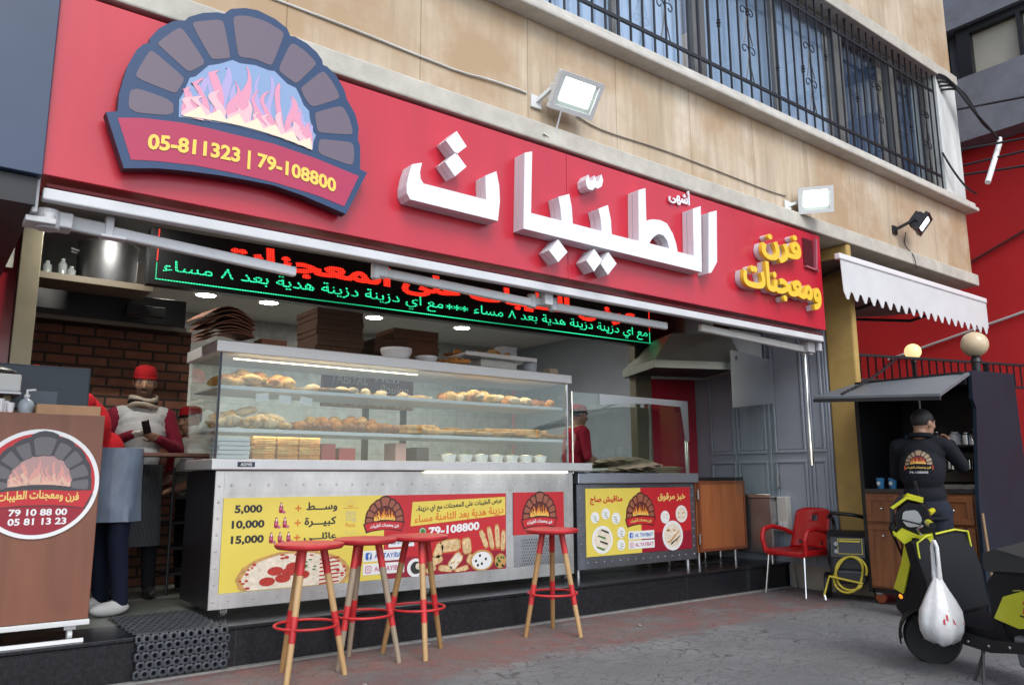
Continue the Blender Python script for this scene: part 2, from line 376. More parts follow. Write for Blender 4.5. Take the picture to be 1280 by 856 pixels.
def stone_mat():
    """sand-coloured stone cladding with vertical bed lines, water streaks and joints"""
    m = mat('sandstone', (.42, .32, .21), .8); n, l, b = nodes(m)
    tc = n.new('ShaderNodeTexCoord')
    def ns(sc, st, det=5):
        mp = n.new('ShaderNodeMapping'); mp.inputs['Scale'].default_value = st; l.new(tc.outputs['Object'], mp.inputs[0])
        t = n.new('ShaderNodeTexNoise'); t.inputs['Scale'].default_value = sc; t.inputs['Detail'].default_value = det; t.inputs['Roughness'].default_value = .62; l.new(mp.outputs[0], t.inputs['Vector']); return t
    a = ns(2.2, (1, 1, .12)); c = ns(14, (1, 1, .08)); e = ns(1.1, (1, 1, 1)); f = ns(90, (1, 1, 1), 3)
    r = n.new('ShaderNodeValToRGB'); el = r.color_ramp.elements
    el[0].position = .3; el[0].color = (.46, .37, .26, 1); el[1].position = .68; el[1].color = (.66, .585, .48, 1)
    x = el.new(.5); x.color = (.58, .49, .375, 1)
    l.new(a.outputs[0], r.inputs[0])
    mx = n.new('ShaderNodeMixRGB'); mx.blend_type = 'MULTIPLY'; mx.inputs[0].default_value = .75
    r2 = n.new('ShaderNodeValToRGB'); r2.color_ramp.elements[0].position = .28; r2.color_ramp.elements[0].color = (.72, .68, .66, 1); r2.color_ramp.elements[1].position = .6; r2.color_ramp.elements[1].color = (1.05, 1.03, 1, 1)
    l.new(c.outputs[0], r2.inputs[0]); l.new(r.outputs[0], mx.inputs[1]); l.new(r2.outputs[0], mx.inputs[2])
    # damp brown staining low on the wall, in patches
    sp = n.new('ShaderNodeSeparateXYZ'); l.new(tc.outputs['Object'], sp.inputs[0])
    lo = n.new('ShaderNodeMapRange'); lo.inputs[1].default_value = 4.05; lo.inputs[2].default_value = 3.75; l.new(sp.outputs[2], lo.inputs[0])
    pe = n.new('ShaderNodeMapRange'); pe.inputs[1].default_value = .42; pe.inputs[2].default_value = .62; l.new(e.outputs[0], pe.inputs[0])
    mu = n.new('ShaderNodeMath'); mu.operation = 'MULTIPLY'; l.new(lo.outputs[0], mu.inputs[0]); l.new(pe.outputs[0], mu.inputs[1])
    mx2 = n.new('ShaderNodeMixRGB'); l.new(mu.outputs[0], mx2.inputs[0]); l.new(mx.outputs[0], mx2.inputs[1]); mx2.inputs[2].default_value = (.44, .31, .19, 1)
    # dark water streaks
    s2 = ns(5, (1, 1, .05), 4); st = n.new('ShaderNodeMapRange'); st.inputs[1].default_value = .62; st.inputs[2].default_value = .72; st.inputs[4].default_value = .5; l.new(s2.outputs[0], st.inputs[0])
    mx3 = n.new('ShaderNodeMixRGB'); l.new(st.outputs[0], mx3.inputs[0]); l.new(mx2.outputs[0], mx3.inputs[1]); mx3.inputs[2].default_value = (.30, .24, .18, 1)
    # slab joints
    br = n.new('ShaderNodeTexBrick'); br.inputs['Scale'].default_value = 1; br.offset = 0; br.inputs['Mortar Size'].default_value = .004; br.inputs['Brick Width'].default_value = .93; br.inputs['Row Height'].default_value = 9
    br.inputs['Color1'].default_value = (1, 1, 1, 1); br.inputs['Color2'].default_value = (.92, .9, .88, 1); br.inputs['Mortar'].default_value = (.42, .38, .34, 1)
    cb = n.new('ShaderNodeCombineXYZ'); l.new(sp.outputs[0], cb.inputs[0]); l.new(sp.outputs[2], cb.inputs[1])
    of = n.new('ShaderNodeVectorMath'); of.operation = 'ADD'; of.inputs[1].default_value = (.3, -.02, 0); l.new(cb.outputs[0], of.inputs[0]); l.new(of.outputs[0], br.inputs['Vector'])
    mx4 = n.new('ShaderNodeMixRGB'); mx4.blend_type = 'MULTIPLY'; mx4.inputs[0].default_value = .7; l.new(mx3.outputs[0], mx4.inputs[1]); l.new(br.outputs[0], mx4.inputs[2])
    l.new(mx4.outputs[0], b.inputs['Base Color'])
    bp = n.new('ShaderNodeBump'); bp.inputs['Strength'].default_value = .25; bp.inputs['Distance'].default_value = .004; l.new(f.outputs[0], bp.inputs['Height']); l.new(bp.outputs[0], b.inputs['Normal'])
    return m
M_stone = stone_mat()
M_trim = mat('weathered_white_plaster', (.50, .48, .42), .75, var=.18, vscale=5, bump=.15)
M_white = mat('white_paint', (.78, .79, .8), .35, var=.04, vscale=3)
M_offw = mat('off_white_paint', (.66, .66, .63), .5, var=.08, vscale=4)
M_soffit = mat('soffit_plaster', (.42, .41, .38), .85, var=.15, vscale=3)
M_black = mat('black_metal', (.012, .013, .016), .45)
M_blackp = mat('black_plastic', (.015, .015, .017), .38)
M_granite = mat('black_granite', (.012, .013, .016), .22, var=.5, vscale=40)
M_steel = mat('brushed_steel', (.56, .57, .6), .28, metal=1, var=.1, vscale=9, stretch=(.2, 1, 1))
M_steeld = mat('dull_steel', (.36, .37, .39), .42, metal=1, var=.15, vscale=5)
M_chrome = mat('chrome', (.75, .76, .78), .12, metal=1)
M_red = mat('red_panel', (.52, .014, .034), .36, coat=.35, var=.10, vscale=1.1, stretch=(2.2, 1, .35), bump=.05, bscale=1.6)
M_redd = mat('red_cladding', (.27, .012, .025), .3, coat=.3, var=.1, vscale=2)
M_navy = mat('navy_panel', (.035, .06, .11), .4, var=.1, vscale=2)
M_glass = glass_mat('clear_glass', (.93, .97, .955), 1.0, .015)
M_glassc = glass_mat('case_glass', (.92, .96, .95), .75, .02, .012)
M_warm = mat('warm_strip_light', (1, .9, .75), emis=2.2, ecol=(1, .86, .62))
M_led = mat('cool_lamp', (1, 1, 1), emis=3, ecol=(.95, 1, .97))
M_down = mat('downlight_lamp', (1, 1, 1), emis=26, ecol=(1, .95, .85))

# step in front of the shop and the shop's inside
s = MB().box(-4, 7.7, 5.13, 5.6, 0, .232)
s.box(-4, 7.7, 5.115, 5.6, .234, .256)
o = struct(s.build('shop_step', M_granite, bevel=.004))
jm = mat('step_joint', (.03, .03, .032), .5)
j = MB()
for x in (-.2, 1.75, 3.15, 4.62, 6.02, 7.2): j.box(x, x+.004, 5.128, 5.1305, 0, .232)
j.build('joint', jm, o)
k = MB().box(-4, 7.7, 5.09, 5.13, 0, .012)
struct(k.build('step_edge_mortar', mat('mortar', (.2, .2, .19), .9, var=.3, vscale=20)))
def tile_mat(name, c1, c2, mortar, w, h, ax=(0, 1), rough=.35, off=0.0, ms=.003):
    m = mat(name, c1, rough); n, l, b = nodes(m)
    tc = n.new('ShaderNodeTexCoord'); sp = n.new('ShaderNodeSeparateXYZ'); cb = n.new('ShaderNodeCombineXYZ'); l.new(tc.outputs['Object'], sp.inputs[0])
    l.new(sp.outputs[ax[0]], cb.inputs[0]); l.new(sp.outputs[ax[1]], cb.inputs[1])
    br = n.new('ShaderNodeTexBrick'); br.inputs['Scale'].default_value = 1; br.offset = off; br.inputs['Mortar Size'].default_value = ms; br.inputs['Brick Width'].default_value = w; br.inputs['Row Height'].default_value = h
    br.inputs['Color1'].default_value = tuple(c1)+(1,); br.inputs['Color2'].default_value = tuple(c2)+(1,); br.inputs['Mortar'].default_value = tuple(mortar)+(1,)
    l.new(cb.outputs[0], br.inputs['Vector'])
    t = n.new('ShaderNodeTexNoise'); t.inputs['Scale'].default_value = 9; t.inputs['Detail'].default_value = 5; l.new(tc.outputs['Object'], t.inputs['Vector'])
    r = n.new('ShaderNodeValToRGB'); r.color_ramp.elements[0].position = .3; r.color_ramp.elements[0].color = (.75, .75, .75, 1); r.color_ramp.elements[1].position = .7; r.color_ramp.elements[1].color = (1.1, 1.1, 1.1, 1); l.new(t.outputs[0], r.inputs[0])
    mx = n.new('ShaderNodeMixRGB'); mx.blend_type = 'MULTIPLY'; mx.inputs[0].default_value = 1; l.new(br.outputs[0], mx.inputs[1]); l.new(r.outputs[0], mx.inputs[2]); l.new(mx.outputs[0], b.inputs['Base Color'])
    bp = n.new('ShaderNodeBump'); bp.inputs['Strength'].default_value = .4; bp.inputs['Distance'].default_value = .004; bp.invert = True; l.new(br.outputs['Fac'], bp.inputs['Height']); l.new(bp.outputs[0], b.inputs['Normal'])
    return m
M_floor = tile_mat('floor_tile', (.13, .15, .135), (.16, .165, .15), (.07, .07, .06), .4, .4)
M_walltile = tile_mat('white_wall_tile', (.42, .46, .45), (.46, .49, .48), (.3, .32, .32), .6, .3, (0, 2), .25)
M_walltile_y = tile_mat('white_side_tile', (.42, .46, .45), (.46, .49, .48), (.3, .32, .32), .6, .3, (1, 2), .25)
M_brick = tile_mat('oven_brick', (.36, .155, .10), (.22, .105, .075), (.06, .05, .045), .24, .085, (0, 2), .8, .5, .011)
struct(MB().box(-4, 7.7, 5.6, 11, .1, .252).build('interior_floor', M_floor))
struct(MB().box(-2.4, 7.69, 10, 10.1, .252, 3.3).build('interior_wall', M_walltile))
struct(MB().box(-2.5, -2.4, 6.34, 10.1, .252, 3.3).build('interior_side_wall', M_walltile_y))
struct(MB().box(-4, 7.69, 4.5, 10.1, 3.2, 3.3).build('ceiling', mat('ceiling_paint', (.5, .5, .48), .8, var=.06)))

# ------------------------------------------------------------------ the stone building above the shop
bd = thing('stone_building', 'sand coloured stone building with a barred upper window row over the bakery', 'building', (0, 4.25, 3.6))
MB().box(-6, 10.88, 4.25, 4.5, 3.755, 4.6).box(-6, 10.88, 4.25, 4.5, 6.55, 9.2).build('stone_wall', M_stone, bd)
MB().box(-6, 10.9, 4.18, 4.6, 3.6, 3.75).build('trim_moulding', M_trim, bd, bevel=.012)
MB().box(-6, 10.95, 4.1, 4.6, 4.6, 4.655).box(-6, 10.93, 4.13, 4.6, 4.655, 4.72).build('sill', mat('pale_sill_stone', (.55, .53, .48), .7, var=.15, vscale=6), bd, bevel=.015)
MB().box(-6, 10.92, 4.19, 4.6, 6.4, 6.55).build('lintel', M_trim, bd, bevel=.01)
MB().box(10.34, 10.9, 4.23, 4.9, 4.722, 6.398).build('corner_pillar', mat('pillar_plaster', (.6, .63, .62), .8, var=.22, vscale=5, stretch=(1, 1, .3), bump=.2), bd)
MB().box(7.18, 10.86, 4.6, 11, 3.62, 3.74).box(-6, 7.18, 4.6, 11, 3.62, 3.74).build('soffit', M_soffit, bd)
MB().box(-6, 10.88, 4.62, 11, 3.78, 4.58).box(10.6, 10.88, 4.5, 11, 4.58, 9.2).build('side_wall', M_stone, bd)
M_win = mat('window_frame_metal', (.17, .17, .165), .45, metal=.3, var=.1)
# blue reflective window glass
M_wglass = mat('blue_window_glass', (.10, .16, .24), .04, spec=1.0, coat=.5)
M_curt = mat('pale_blue_curtain', (.60, .70, .82), .75, var=.1, vscale=5, stretch=(6, 1, .2))
M_curtd = mat('shadowed_room', (.05, .07, .10), .8)
posts = [1.05, 3.35, 5.62, 8.15, 9.42, 10.33]
for i in range(len(posts)-1):
    x0, x1 = posts[i]+.06, posts[i+1]-.06
    w = MB().box(x0-.06, x0+.03, 4.36, 4.44, 4.722, 6.398).box(x1-.03, x1+.06, 4.36, 4.44, 4.722, 6.398).box(x0+.03, x1-.03, 4.37, 4.43, 4.722, 4.77).box(x0+.03, x1-.03, 4.37, 4.43, 6.34, 6.398)
    if x1-x0 > 1.8:
        xm = (x0+x1)/2; w.box(xm-.025, xm+.025, 4.375, 4.425, 4.77, 6.34)
    fr = w.build('window', M_win, bd, bevel=.004)
    MB().box(x0+.03, x1-.03, 4.4, 4.408, 4.77, 6.34).build('pane', glass_mat('window_pane', (.90, .95, 1.0), 1.4, .02, .06), fr)
    c = MB(); nn = int((x1-x0)*14); pts = []
    for q in range(nn+1):
        xx = x0+(x1-x0)*q/nn; pts.append((xx, 4.52+.018*sin(q*1.7)+.008*sin(q*4.1)))
    for q in range(nn): c.quad((*pts[q], 4.72), (*pts[q+1], 4.72), (*pts[q+1], 6.42), (*pts[q], 6.42))
    c.build('curtain', M_curt if i < 3 else mat('dim_blue_curtain', (.07, .11, .18), .8), fr, smooth=60)
# wrought iron window guard, one panel per bay
M_iron = mat('wrought_iron', (.014, .014, .018), .4)
def scroll(mb, x, z, s, fl):
    pts = []
    for k in range(15):
        a = k*.45; r = .055*s*(1-k/17)
        pts.append((x+fl*(r*cos(a)-.055*s), 4.262, z+r*sin(a)))
    pts2 = [(x, 4.262, z), (x+fl*.02*s, 4.262, z-.16*s), (x+fl*.06*s, 4.262, z-.3*s)]
    mb.tube(pts, .006, 5, caps=False); mb.tube(pts2, .006, 5)
for i in range(len(posts)-1):
    x0, x1 = posts[i], posts[i+1]
    if i == len(posts)-2: x1 = 10.3
    gm = MB()
    for z in (4.98, 6.16): gm.box(x0, x1, 4.245, 4.265, z-.016, z+.016)
    n = max(6, int(round((x1-x0)/.155)))
    for q in range(n+1):
        xx = x0+(x1-x0)*q/n
        if q == n and i < len(posts)-2: continue
        r = .011 if q % 7 == 0 else .0075
        gm.box(xx-r, xx+r, 4.255-r, 4.255+r, 4.725, 6.395)
        if q % 3 == 1:
            zz = (5.45, 5.75, 5.3)[(q//3) % 3]
            gm.lathe([(.008, -.05), (.02, -.03), (.012, -.012), (.024, 0), (.012, .012), (.02, .03), (.008, .05)], (xx, 4.255, zz), 8)
        if q % 7 == 4:
            for (zz, fl) in ((5.75, 1), (5.75, -1), (5.33, 1), (5.33, -1)): scroll(gm, xx, zz, 1.15, fl)
    gm.build('window_guard', M_iron, bd)

# side wall of the recess: panelled grey doors with a yellow pillar at the street end
M_dgrey = mat('grey_blue_paint', (.33, .37, .435), .5, var=.07, vscale=3)
M_dline = mat('door_groove', (.13, .15, .185), .6)
M_yel = mat('ochre_plaster', (.46, .31, .10), .85, var=.16, vscale=4, bump=.25, bscale=25)
pw = thing('ochre_pillar', 'ochre plastered end pillar between the grey panelled doors and the coffee stall', 'pillar', (7.8, 4.35, 0))
MB().box(7.702, 7.79, 4.2, 4.52, 0.0, 3.6).build('pillar_body', M_yel, pw, bevel=.02)
MB().box(7.675, 7.7, 4.2, 5.1, 0.0, .232).box(7.65, 7.7, 4.16, 4.5, .4, .43).build('plinth_cladding', mat('beige_plinth_stone', (.36, .33, .27), .8, var=.2, vscale=6), pw)
dr = thing('panelled_doors', 'tall grey-blue panelled double doors along the recess side wall', 'door', (7.75, 5.4, .25))
MB().box(7.71, 7.79, 4.53, 10, 0.0, 3.6).build('door_wall', M_dgrey, dr)
def panel(y0, y1, z0, z1, nm='door_panel'):
    mb = MB(); w = .028
    for a, b_, c, d in ((y0, y1, z0, z0+w), (y0, y1, z1-w, z1), (y0, y0+w, z0+w, z1-w), (y1-w, y1, z0+w, z1-w)): mb.box(7.688, 7.71, a, b_, c, d)
    mb.box(7.7, 7.71, y0+w+.01, y1-w-.01, z0+w+.01, z1-w-.01)
    mb.build(nm, M_dgrey, dr, bevel=.006)
for y0, y1 in ((4.6, 4.77), (4.83, 5.22), (5.32, 5.72), (5.75, 6.1)):
    panel(y0, y1, 1.42, 2.75); panel(y0, y1, .34, 1.34)
mb = MB()
for y in (4.53, 4.56, 4.795, 5.265, 5.275, 5.735): mb.box(7.694, 7.71, y, y+.018, .25, 3.1)
mb.build('door_stile', M_dgrey, dr, bevel=.004)
MB().tube([(7.66, 5.18, 1.18), (7.66, 5.18, 1.05)], .012, 8).box(7.66, 7.71, 5.175, 5.185, 1.05, 1.07).box(7.66, 7.71, 5.175, 5.185, 1.16, 1.18).build('handle', M_steel, dr)

# shop front line: red cladding either side of the wide opening
sf = thing('shop_front', 'red clad shop front with a wide opening between two bronze posts', 'shop front', (3.6, 6.34, .25))
MB().box(-4, .49, 6.3, 6.36, .252, 3.2).build('left_cladding', M_redd, sf)
MB().box(6.87, 7.69, 6.3, 6.36, .252, 3.2).build('right_cladding', mat('bright_red_cladding', (.42, .015, .035), .25, coat=.4), sf)
M_bronze = mat('bronze_post', (.20, .18, .13), .4, metal=.4, var=.1)
MB().box(.495, .62, 6.24, 6.36, .252, 3.2).build('post', M_bronze, sf, bevel=.004)
MB().box(6.6, 6.86, 6.26, 6.36, .252, 3.2).build('post', M_bronze, sf, bevel=.004)
MB().box(.25, .3, 6.285, 6.3, .252, 3.2).build('cladding_joint', mat('dark_joint', (.08, .005, .01), .5), sf)
# small louvred vent in the left cladding
lv = MB().box(.1, .46, 6.27, 6.298, 2.6, 2.92)
for z in range(9): lv.obox((.28, 6.262, 2.64+z*.03), (.3, .02, .008), (R(35), 0, 0))
tag(recentre(lv.build('louvre_vent', mat('pale_vent', (.42, .42, .38), .5), bevel=.003), (.28, 6.29, 2.6)), 'pale louvred vent grille set in the dark red cladding', 'vent')
# neighbour's dark blue sign panel
nb = thing('neighbour_panel', 'dark blue sign panel of the shop next door, left of the red fascia', 'sign panel', (-.5, 4.2, 2.56))
MB().box(-4, .383, 4.16, 4.5, 2.58, 3.58).build('panel', M_navy, nb, bevel=.004)
MB().box(-4, .37, 4.2, 6.2, 2.44, 2.575).build('canopy_underside', M_black, nb)

# ------------------------------------------------------------------ red and grey building beyond the alley
rb = thing('red_grey_building', 'neighbouring building with a bright red lower wall and grey upper floor', 'building', (13.5, 3, 0))
MB().box(13, 13.3, -1, 30, 0, 6.6).build('red_wall', mat('bright_red_wall', (.55, .014, .016), .75, var=.08, vscale=1.2), rb)
MB().box(12.6, 20, -1, 30, 6.3, 7.33).box(12.6, 20, -1, 30, 8.2, 16).box(12.9, 20, -1, 30, 7.33, 8.2).build('grey_wall', mat('grey_render', (.2, .21, .24), .85, var=.22, vscale=2.5, bump=.3, bscale=12), rb)
M_blind = mat('cream_blind', (.47, .44, .36), .7, var=.05)
for y1 in (9.0, 4.63):
    f = MB()
    for a, b_, c, d in ((y1-4.0, y1+.2, 7.33, 7.36), (y1-4.0, y1+.2, 8.08, 8.198), (y1, y1+.2, 7.36, 8.08), (y1-.72, y1-.66, 7.36, 8.08), (y1-1.9, y1-1.84, 7.36, 8.08), (y1-4, y1-3.9, 7.36, 8.08)): f.box(12.7, 12.86, a, b_, c, d)
    w = f.build('window', M_black, rb)
    MB().box(12.82, 12.84, y1-3.9, y1, 7.36, 8.08).build('blind', M_blind, w)
# ------------------------------------------------------------------ the oven emblem (used on the fascia and on the printed signs)
EM_OUT = [(-0.464, 0.201), (-0.464, 0.265), (-0.454, 0.328), (-0.45, 0.354), (-0.443, 0.386), (-0.42, 0.45), (-0.4, 0.478), (-0.381, 0.492), (-0.38, 0.51), (-0.352, 0.559), (-0.31, 0.602), (-0.283, 0.617), (-0.267, 0.621), (-0.252, 0.643), (-0.202, 0.679), (-0.15, 0.701), (-0.125, 0.705), (-0.106, 0.729), (-0.098, 0.736), (-0.048, 0.759), (0.003, 0.769), (0.073, 0.759), (0.124, 0.737), (0.141, 0.708), (0.158, 0.712), (0.209, 0.701), (0.256, 0.676), (0.28, 0.65), (0.284, 0.63), (0.304, 0.628), (0.346, 0.601), (0.384, 0.548), (0.397, 0.51), (0.437, 0.457), (0.455, 0.399), (0.453, 0.348), (0.464, 0.32), (0.467, 0.258), (0.467, 0.217), (0.5, 0.21), (0.41, 0.008), (0.339, 0.023), (0.218, 0.047), (0.103, 0.061), (-0.006, 0.058), (-0.1, 0.053), (-0.191, 0.044), (-0.259, 0.036), (-0.324, 0.026), (-0.429, 0.0), (-0.5, 0.188)]
EM_BAN = [(-0.462, 0.178), (-0.38, 0.2), (-0.248, 0.22), (-0.155, 0.225), (-0.069, 0.226), (0.095, 0.23), (0.271, 0.214), (0.462, 0.185), (0.4, 0.039), (0.277, 0.06), (0.103, 0.073), (-0.06, 0.073), (-0.192, 0.069), (-0.327, 0.052), (-0.409, 0.036)]
EM_FIRE = [(-0.263, 0.238), (-0.265, 0.306), (-0.255, 0.33), (-0.234, 0.402), (-0.214, 0.414), (-0.17, 0.473), (-0.132, 0.492), (-0.084, 0.525), (-0.055, 0.521), (0.006, 0.533), (0.058, 0.529), (0.082, 0.534), (0.135, 0.497), (0.173, 0.49), (0.192, 0.459), (0.208, 0.427), (0.232, 0.409), (0.236, 0.38), (0.254, 0.324), (0.266, 0.313), (0.256, 0.283), (0.254, 0.249), (0.093, 0.262), (-0.071, 0.262)]
EM_BR = [[(-0.431, 0.308), (-0.285, 0.295), (-0.281, 0.237), (-0.432, 0.208)], [(-0.379, 0.459), (-0.366, 0.464), (-0.255, 0.398), (-0.256, 0.377), (-0.276, 0.331), (-0.287, 0.325), (-0.41, 0.342), (-0.417, 0.359)], [(-0.353, 0.502), (-0.29, 0.583), (-0.27, 0.587), (-0.188, 0.489), (-0.189, 0.47), (-0.234, 0.427), (-0.248, 0.427), (-0.35, 0.493)], [(-0.241, 0.617), (-0.228, 0.633), (-0.143, 0.673), (-0.125, 0.669), (-0.093, 0.538), (-0.097, 0.528), (-0.148, 0.506), (-0.165, 0.505)], [(-0.093, 0.698), (-0.076, 0.715), (-0.031, 0.731), (0.037, 0.734), (0.106, 0.715), (0.113, 0.701), (0.073, 0.562), (0.062, 0.552), (0.001, 0.559), (-0.052, 0.547), (-0.065, 0.556)], [(0.138, 0.667), (0.154, 0.681), (0.205, 0.664), (0.252, 0.631), (0.252, 0.617), (0.18, 0.517), (0.167, 0.51), (0.103, 0.538), (0.099, 0.557)], [(0.193, 0.493), (0.201, 0.507), (0.276, 0.596), (0.294, 0.599), (0.33, 0.566), (0.362, 0.517), (0.359, 0.501), (0.255, 0.435), (0.238, 0.433), (0.211, 0.459)], [(0.257, 0.401), (0.262, 0.412), (0.359, 0.469), (0.385, 0.467), (0.412, 0.425), (0.428, 0.376), (0.421, 0.358), (0.284, 0.329), (0.271, 0.335)], [(0.28, 0.294), (0.291, 0.304), (0.415, 0.325), (0.432, 0.317), (0.438, 0.276), (0.433, 0.223), (0.356, 0.229), (0.277, 0.239)]]
def roundoff(q, it=2):
    for _ in range(it):
        r = []
        for i in range(len(q)):
            a, b = q[i], q[(i+1) % len(q)]
            r += [(a[0]*.82+b[0]*.18, a[1]*.82+b[1]*.18), (a[0]*.18+b[0]*.82, a[1]*.18+b[1]*.82)]
        q = r
    return q
def arch_z(x): return 0.262-.36*x*x
def clip_arch(x, y):
    """keep a flame tip inside the oven mouth"""
    t = .535-1.15*abs(x)**1.8*1.9
    return min(y, t-.012)
FL = [(-.235, .07, .15, .01), (-.19, .05, .17, .02), (-.135, .055, .235, .015), (-.07, .04, .15, -.012), (-.03, .05, .22, -.01), (.02, .045, .14, .012), (.06, .05, .15, .015), (.105, .05, .2, .006), (.155, .05, .17, -.012), (.2, .055, .125, .012), (.235, .04, .1, .005)]
def flame(cx, w, h, lean, s=1.0, base=None):
    L = []; Rr = []; n = 18; h = h*1.2
    for k in range(n):
        t = k/(n-1); ww = w*.5*s*(1-t)**.7*(1+.35*sin(t*6+cx*20)); c = cx+lean*1.3*sin(t*6.5)*(.4+t)
        y = (arch_z(cx) if base is None else base)+.004+h*t
        L.append((max(-.256, min(.25, c-ww)), clip_arch(c, y))); Rr.append((max(-.255, min(.251, c+ww)), clip_arch(c, y)))
    return L+Rr[:-1][::-1]
def emblem(mb, pl, d, ms, st=.0012, banner=True):
    """ms: indices of outline, brick, mouth, flame, flame heart, banner"""
    mb.poly(pl, EM_OUT, d, ms[0])
    for q in EM_BR: mb.poly(pl, roundoff(q), d+st, ms[1])
    mb.poly(pl, EM_FIRE, d+st, ms[2])
    mb.poly(pl, EM_BAN, d+st, ms[5])
    emblem_fire(mb, pl, d+2*st, ms[3], ms[4], st)
def emblem_fire(mb, pl, d, m1, m2, st, m3=None):
    for i, (cx, w, h, ln) in enumerate(FL):
        mb.poly(pl, flame(cx, w, h, ln), d+st*.25*(i % 2), m1)
    for i, (cx, w, h, ln) in enumerate(FL):
        mb.poly(pl, flame(cx+.008, w*1.1, h*.45, ln), d+st*(1+.25*(i % 2)), m2)
    if m3 is not None:
        mb.poly(pl, [(x/10*.25, arch_z(x/40)+.004) for x in range(-10, 11)]+[(x/10*.24, arch_z(x/40)+.035+.02*sin(x*2.1)) for x in range(10, -11, -1)], d+2*st, m3)
def ban_bend(k=1.0):
    return lambda x: -.30*k*x*x
# ------------------------------------------------------------------ the red fascia sign
YF = 4.2
FP = PL((0, YF, 0))
fs = thing('fascia_sign', 'long red fascia sign over the bakery with oven emblem and raised Arabic lettering', 'shop sign', (3.8, YF, 2.6))
MB().box(.385, 3.747, YF, 4.5, 2.6, 3.575).build('sign_panel', M_red, fs, bevel=.003)
MB().box(3.751, 7.18, YF, 4.5, 2.6, 3.575).build('sign_panel', M_red, fs, bevel=.003)
MB().box(.385, 7.17, 4.505, 4.6, 2.59, 3.2).build('panel_backing', M_redd, fs)
TEH = [(2.416, 3.127), (2.345, 3.1), (2.323, 3.03), (2.308, 2.951), (2.312, 2.901), (2.336, 2.866), (3.015, 2.863), (3.032, 3.007), (3.026, 3.118), (3.002, 3.214), (2.912, 3.161), (2.912, 3.091), (2.919, 2.992), (2.43, 2.992), (2.409, 3.018), (2.403, 3.06)]
D1 = [(2.677, 3.414), (2.758, 3.328), (2.676, 3.25), (2.593, 3.325)]
D2 = [(2.673, 3.264), (2.757, 3.186), (2.667, 3.096), (2.588, 3.177)]
WORD = [(3.25, 3.412), (3.318, 3.44), (3.303, 2.98), (3.586, 2.98), (3.577, 3.072), (3.558, 3.155), (3.664, 3.2), (3.686, 3.109), (3.694, 2.98), (3.985, 2.98), (3.977, 3.078), (3.955, 3.15), (4.057, 3.201), (4.085, 3.087), (4.09, 2.976), (4.385, 2.976), (4.398, 3.399), (4.482, 3.433), (4.479, 3.153), (4.5, 3.172), (4.559, 3.19), (4.645, 3.2), (4.722, 3.188), (4.789, 3.115), (4.825, 3.04), (4.84, 2.971), (5.041, 2.971), (5.057, 3.384), (5.162, 3.43), (5.136, 2.846), (4.046, 2.849), (3.235, 2.853)]
HOLE = [(4.504, 2.98), (4.53, 3.015), (4.56, 3.044), (4.615, 3.079), (4.677, 3.077), (4.722, 3.036), (4.739, 2.981)]
ALEF = [(5.263, 3.393), (5.376, 3.436), (5.346, 2.97), (5.262, 2.862), (5.224, 2.851)]
SHAD = [(3.852, 3.362), (3.883, 3.409), (3.892, 3.362), (3.922, 3.369), (3.946, 3.418), (3.958, 3.374), (3.987, 3.385), (4.017, 3.443), (4.033, 3.396), (4.017, 3.347), (3.972, 3.317), (3.946, 3.324), (3.919, 3.294), (3.876, 3.292), (3.856, 3.316)]
D3 = [(3.552, 2.834), (3.638, 2.756), (3.548, 2.666), (3.464, 2.737)]
D4 = [(3.905, 2.826), (3.984, 2.754), (3.897, 2.654), (3.821, 2.724)]
D5 = [(4.049, 2.828), (4.134, 2.753), (4.038, 2.65), (3.966, 2.723)]
M_lw = mat('white_letter_acrylic', (.80, .81, .84), .3, var=.03)
M_lws = mat('white_letter_edge', (.66, .67, .71), .45)
def letters(nm, polys, d1=.12, back=.055):
    mb = MB()
    for q, hs in polys:
        mb.prism(FP, q, back, d1, 0, hs, ms=1)
        # a slightly inset rear body, as the returns of channel letters show
        cx = sum(p[0] for p in q)/len(q); cz = sum(p[1] for p in q)/len(q)
        mb.prism(FP, q, .004, back-.008, 1, hs)
    return mb.build(nm, [M_lw, M_lws], fs)
letters('letter', [(TEH, [])]); letters('letter', [(WORD, [HOLE])]); letters('letter', [(ALEF, [])])
letters('shadda_mark', [(SHAD, [])], .1)
for q in (D1, D2, D3, D4, D5): letters('letter_dot', [(q, [])])
MB().text(FP, 'أشهى', 5.01, 3.44-.01, h=.155, w=.27, d=.012, m=0, bold=.02, ar=True, ext=.012).build('small_lettering', M_lw, fs)
M_ly = mat('yellow_letter_acrylic', (.83, .56, .05), .3)
yl = MB().text(FP, 'فرن', 6.36, 3.13, h=.32, w=.64, d=.06, m=0, bold=.035, ar=True, ext=.035, ms=0).text(FP, 'فرن', 6.36, 3.13, h=.32, w=.64, d=.004, m=1, bold=.035, ar=True, ext=.05)
yl.build('yellow_lettering', [M_ly, M_lws], fs)
yl = MB().text(FP, 'ومعجنات', 6.36, 2.75, h=.36, w=1.24, d=.06, m=0, bold=.035, ar=True, ext=.035).text(FP, 'ومعجنات', 6.36, 2.75, h=.36, w=1.24, d=.004, m=1, bold=.035, ar=True, ext=.05)
yl.build('yellow_lettering', [M_ly, M_lws], fs)
# little louvred box at the right end of the fascia
vb = MB().box(6.86, 7.02, YF-.012, YF-.002, 3.22, 3.5)
for k in range(7): vb.box(6.87+k*.022, 6.878+k*.022, YF-.022, YF-.012, 3.23, 3.49)
vb.build('louvre', mat('dark_red_louvre', (.13, .012, .02), .5), fs)
MB().obox((7.055, YF-.02, 3.35), (.02, .03, .34), (0, R(6), 0)).obox((6.97, YF-.02, 3.195), (.22, .03, .015), (0, R(4), 0)).build('louvre_frame', mat('faded_red_frame', (.42, .12, .16), .5), fs)
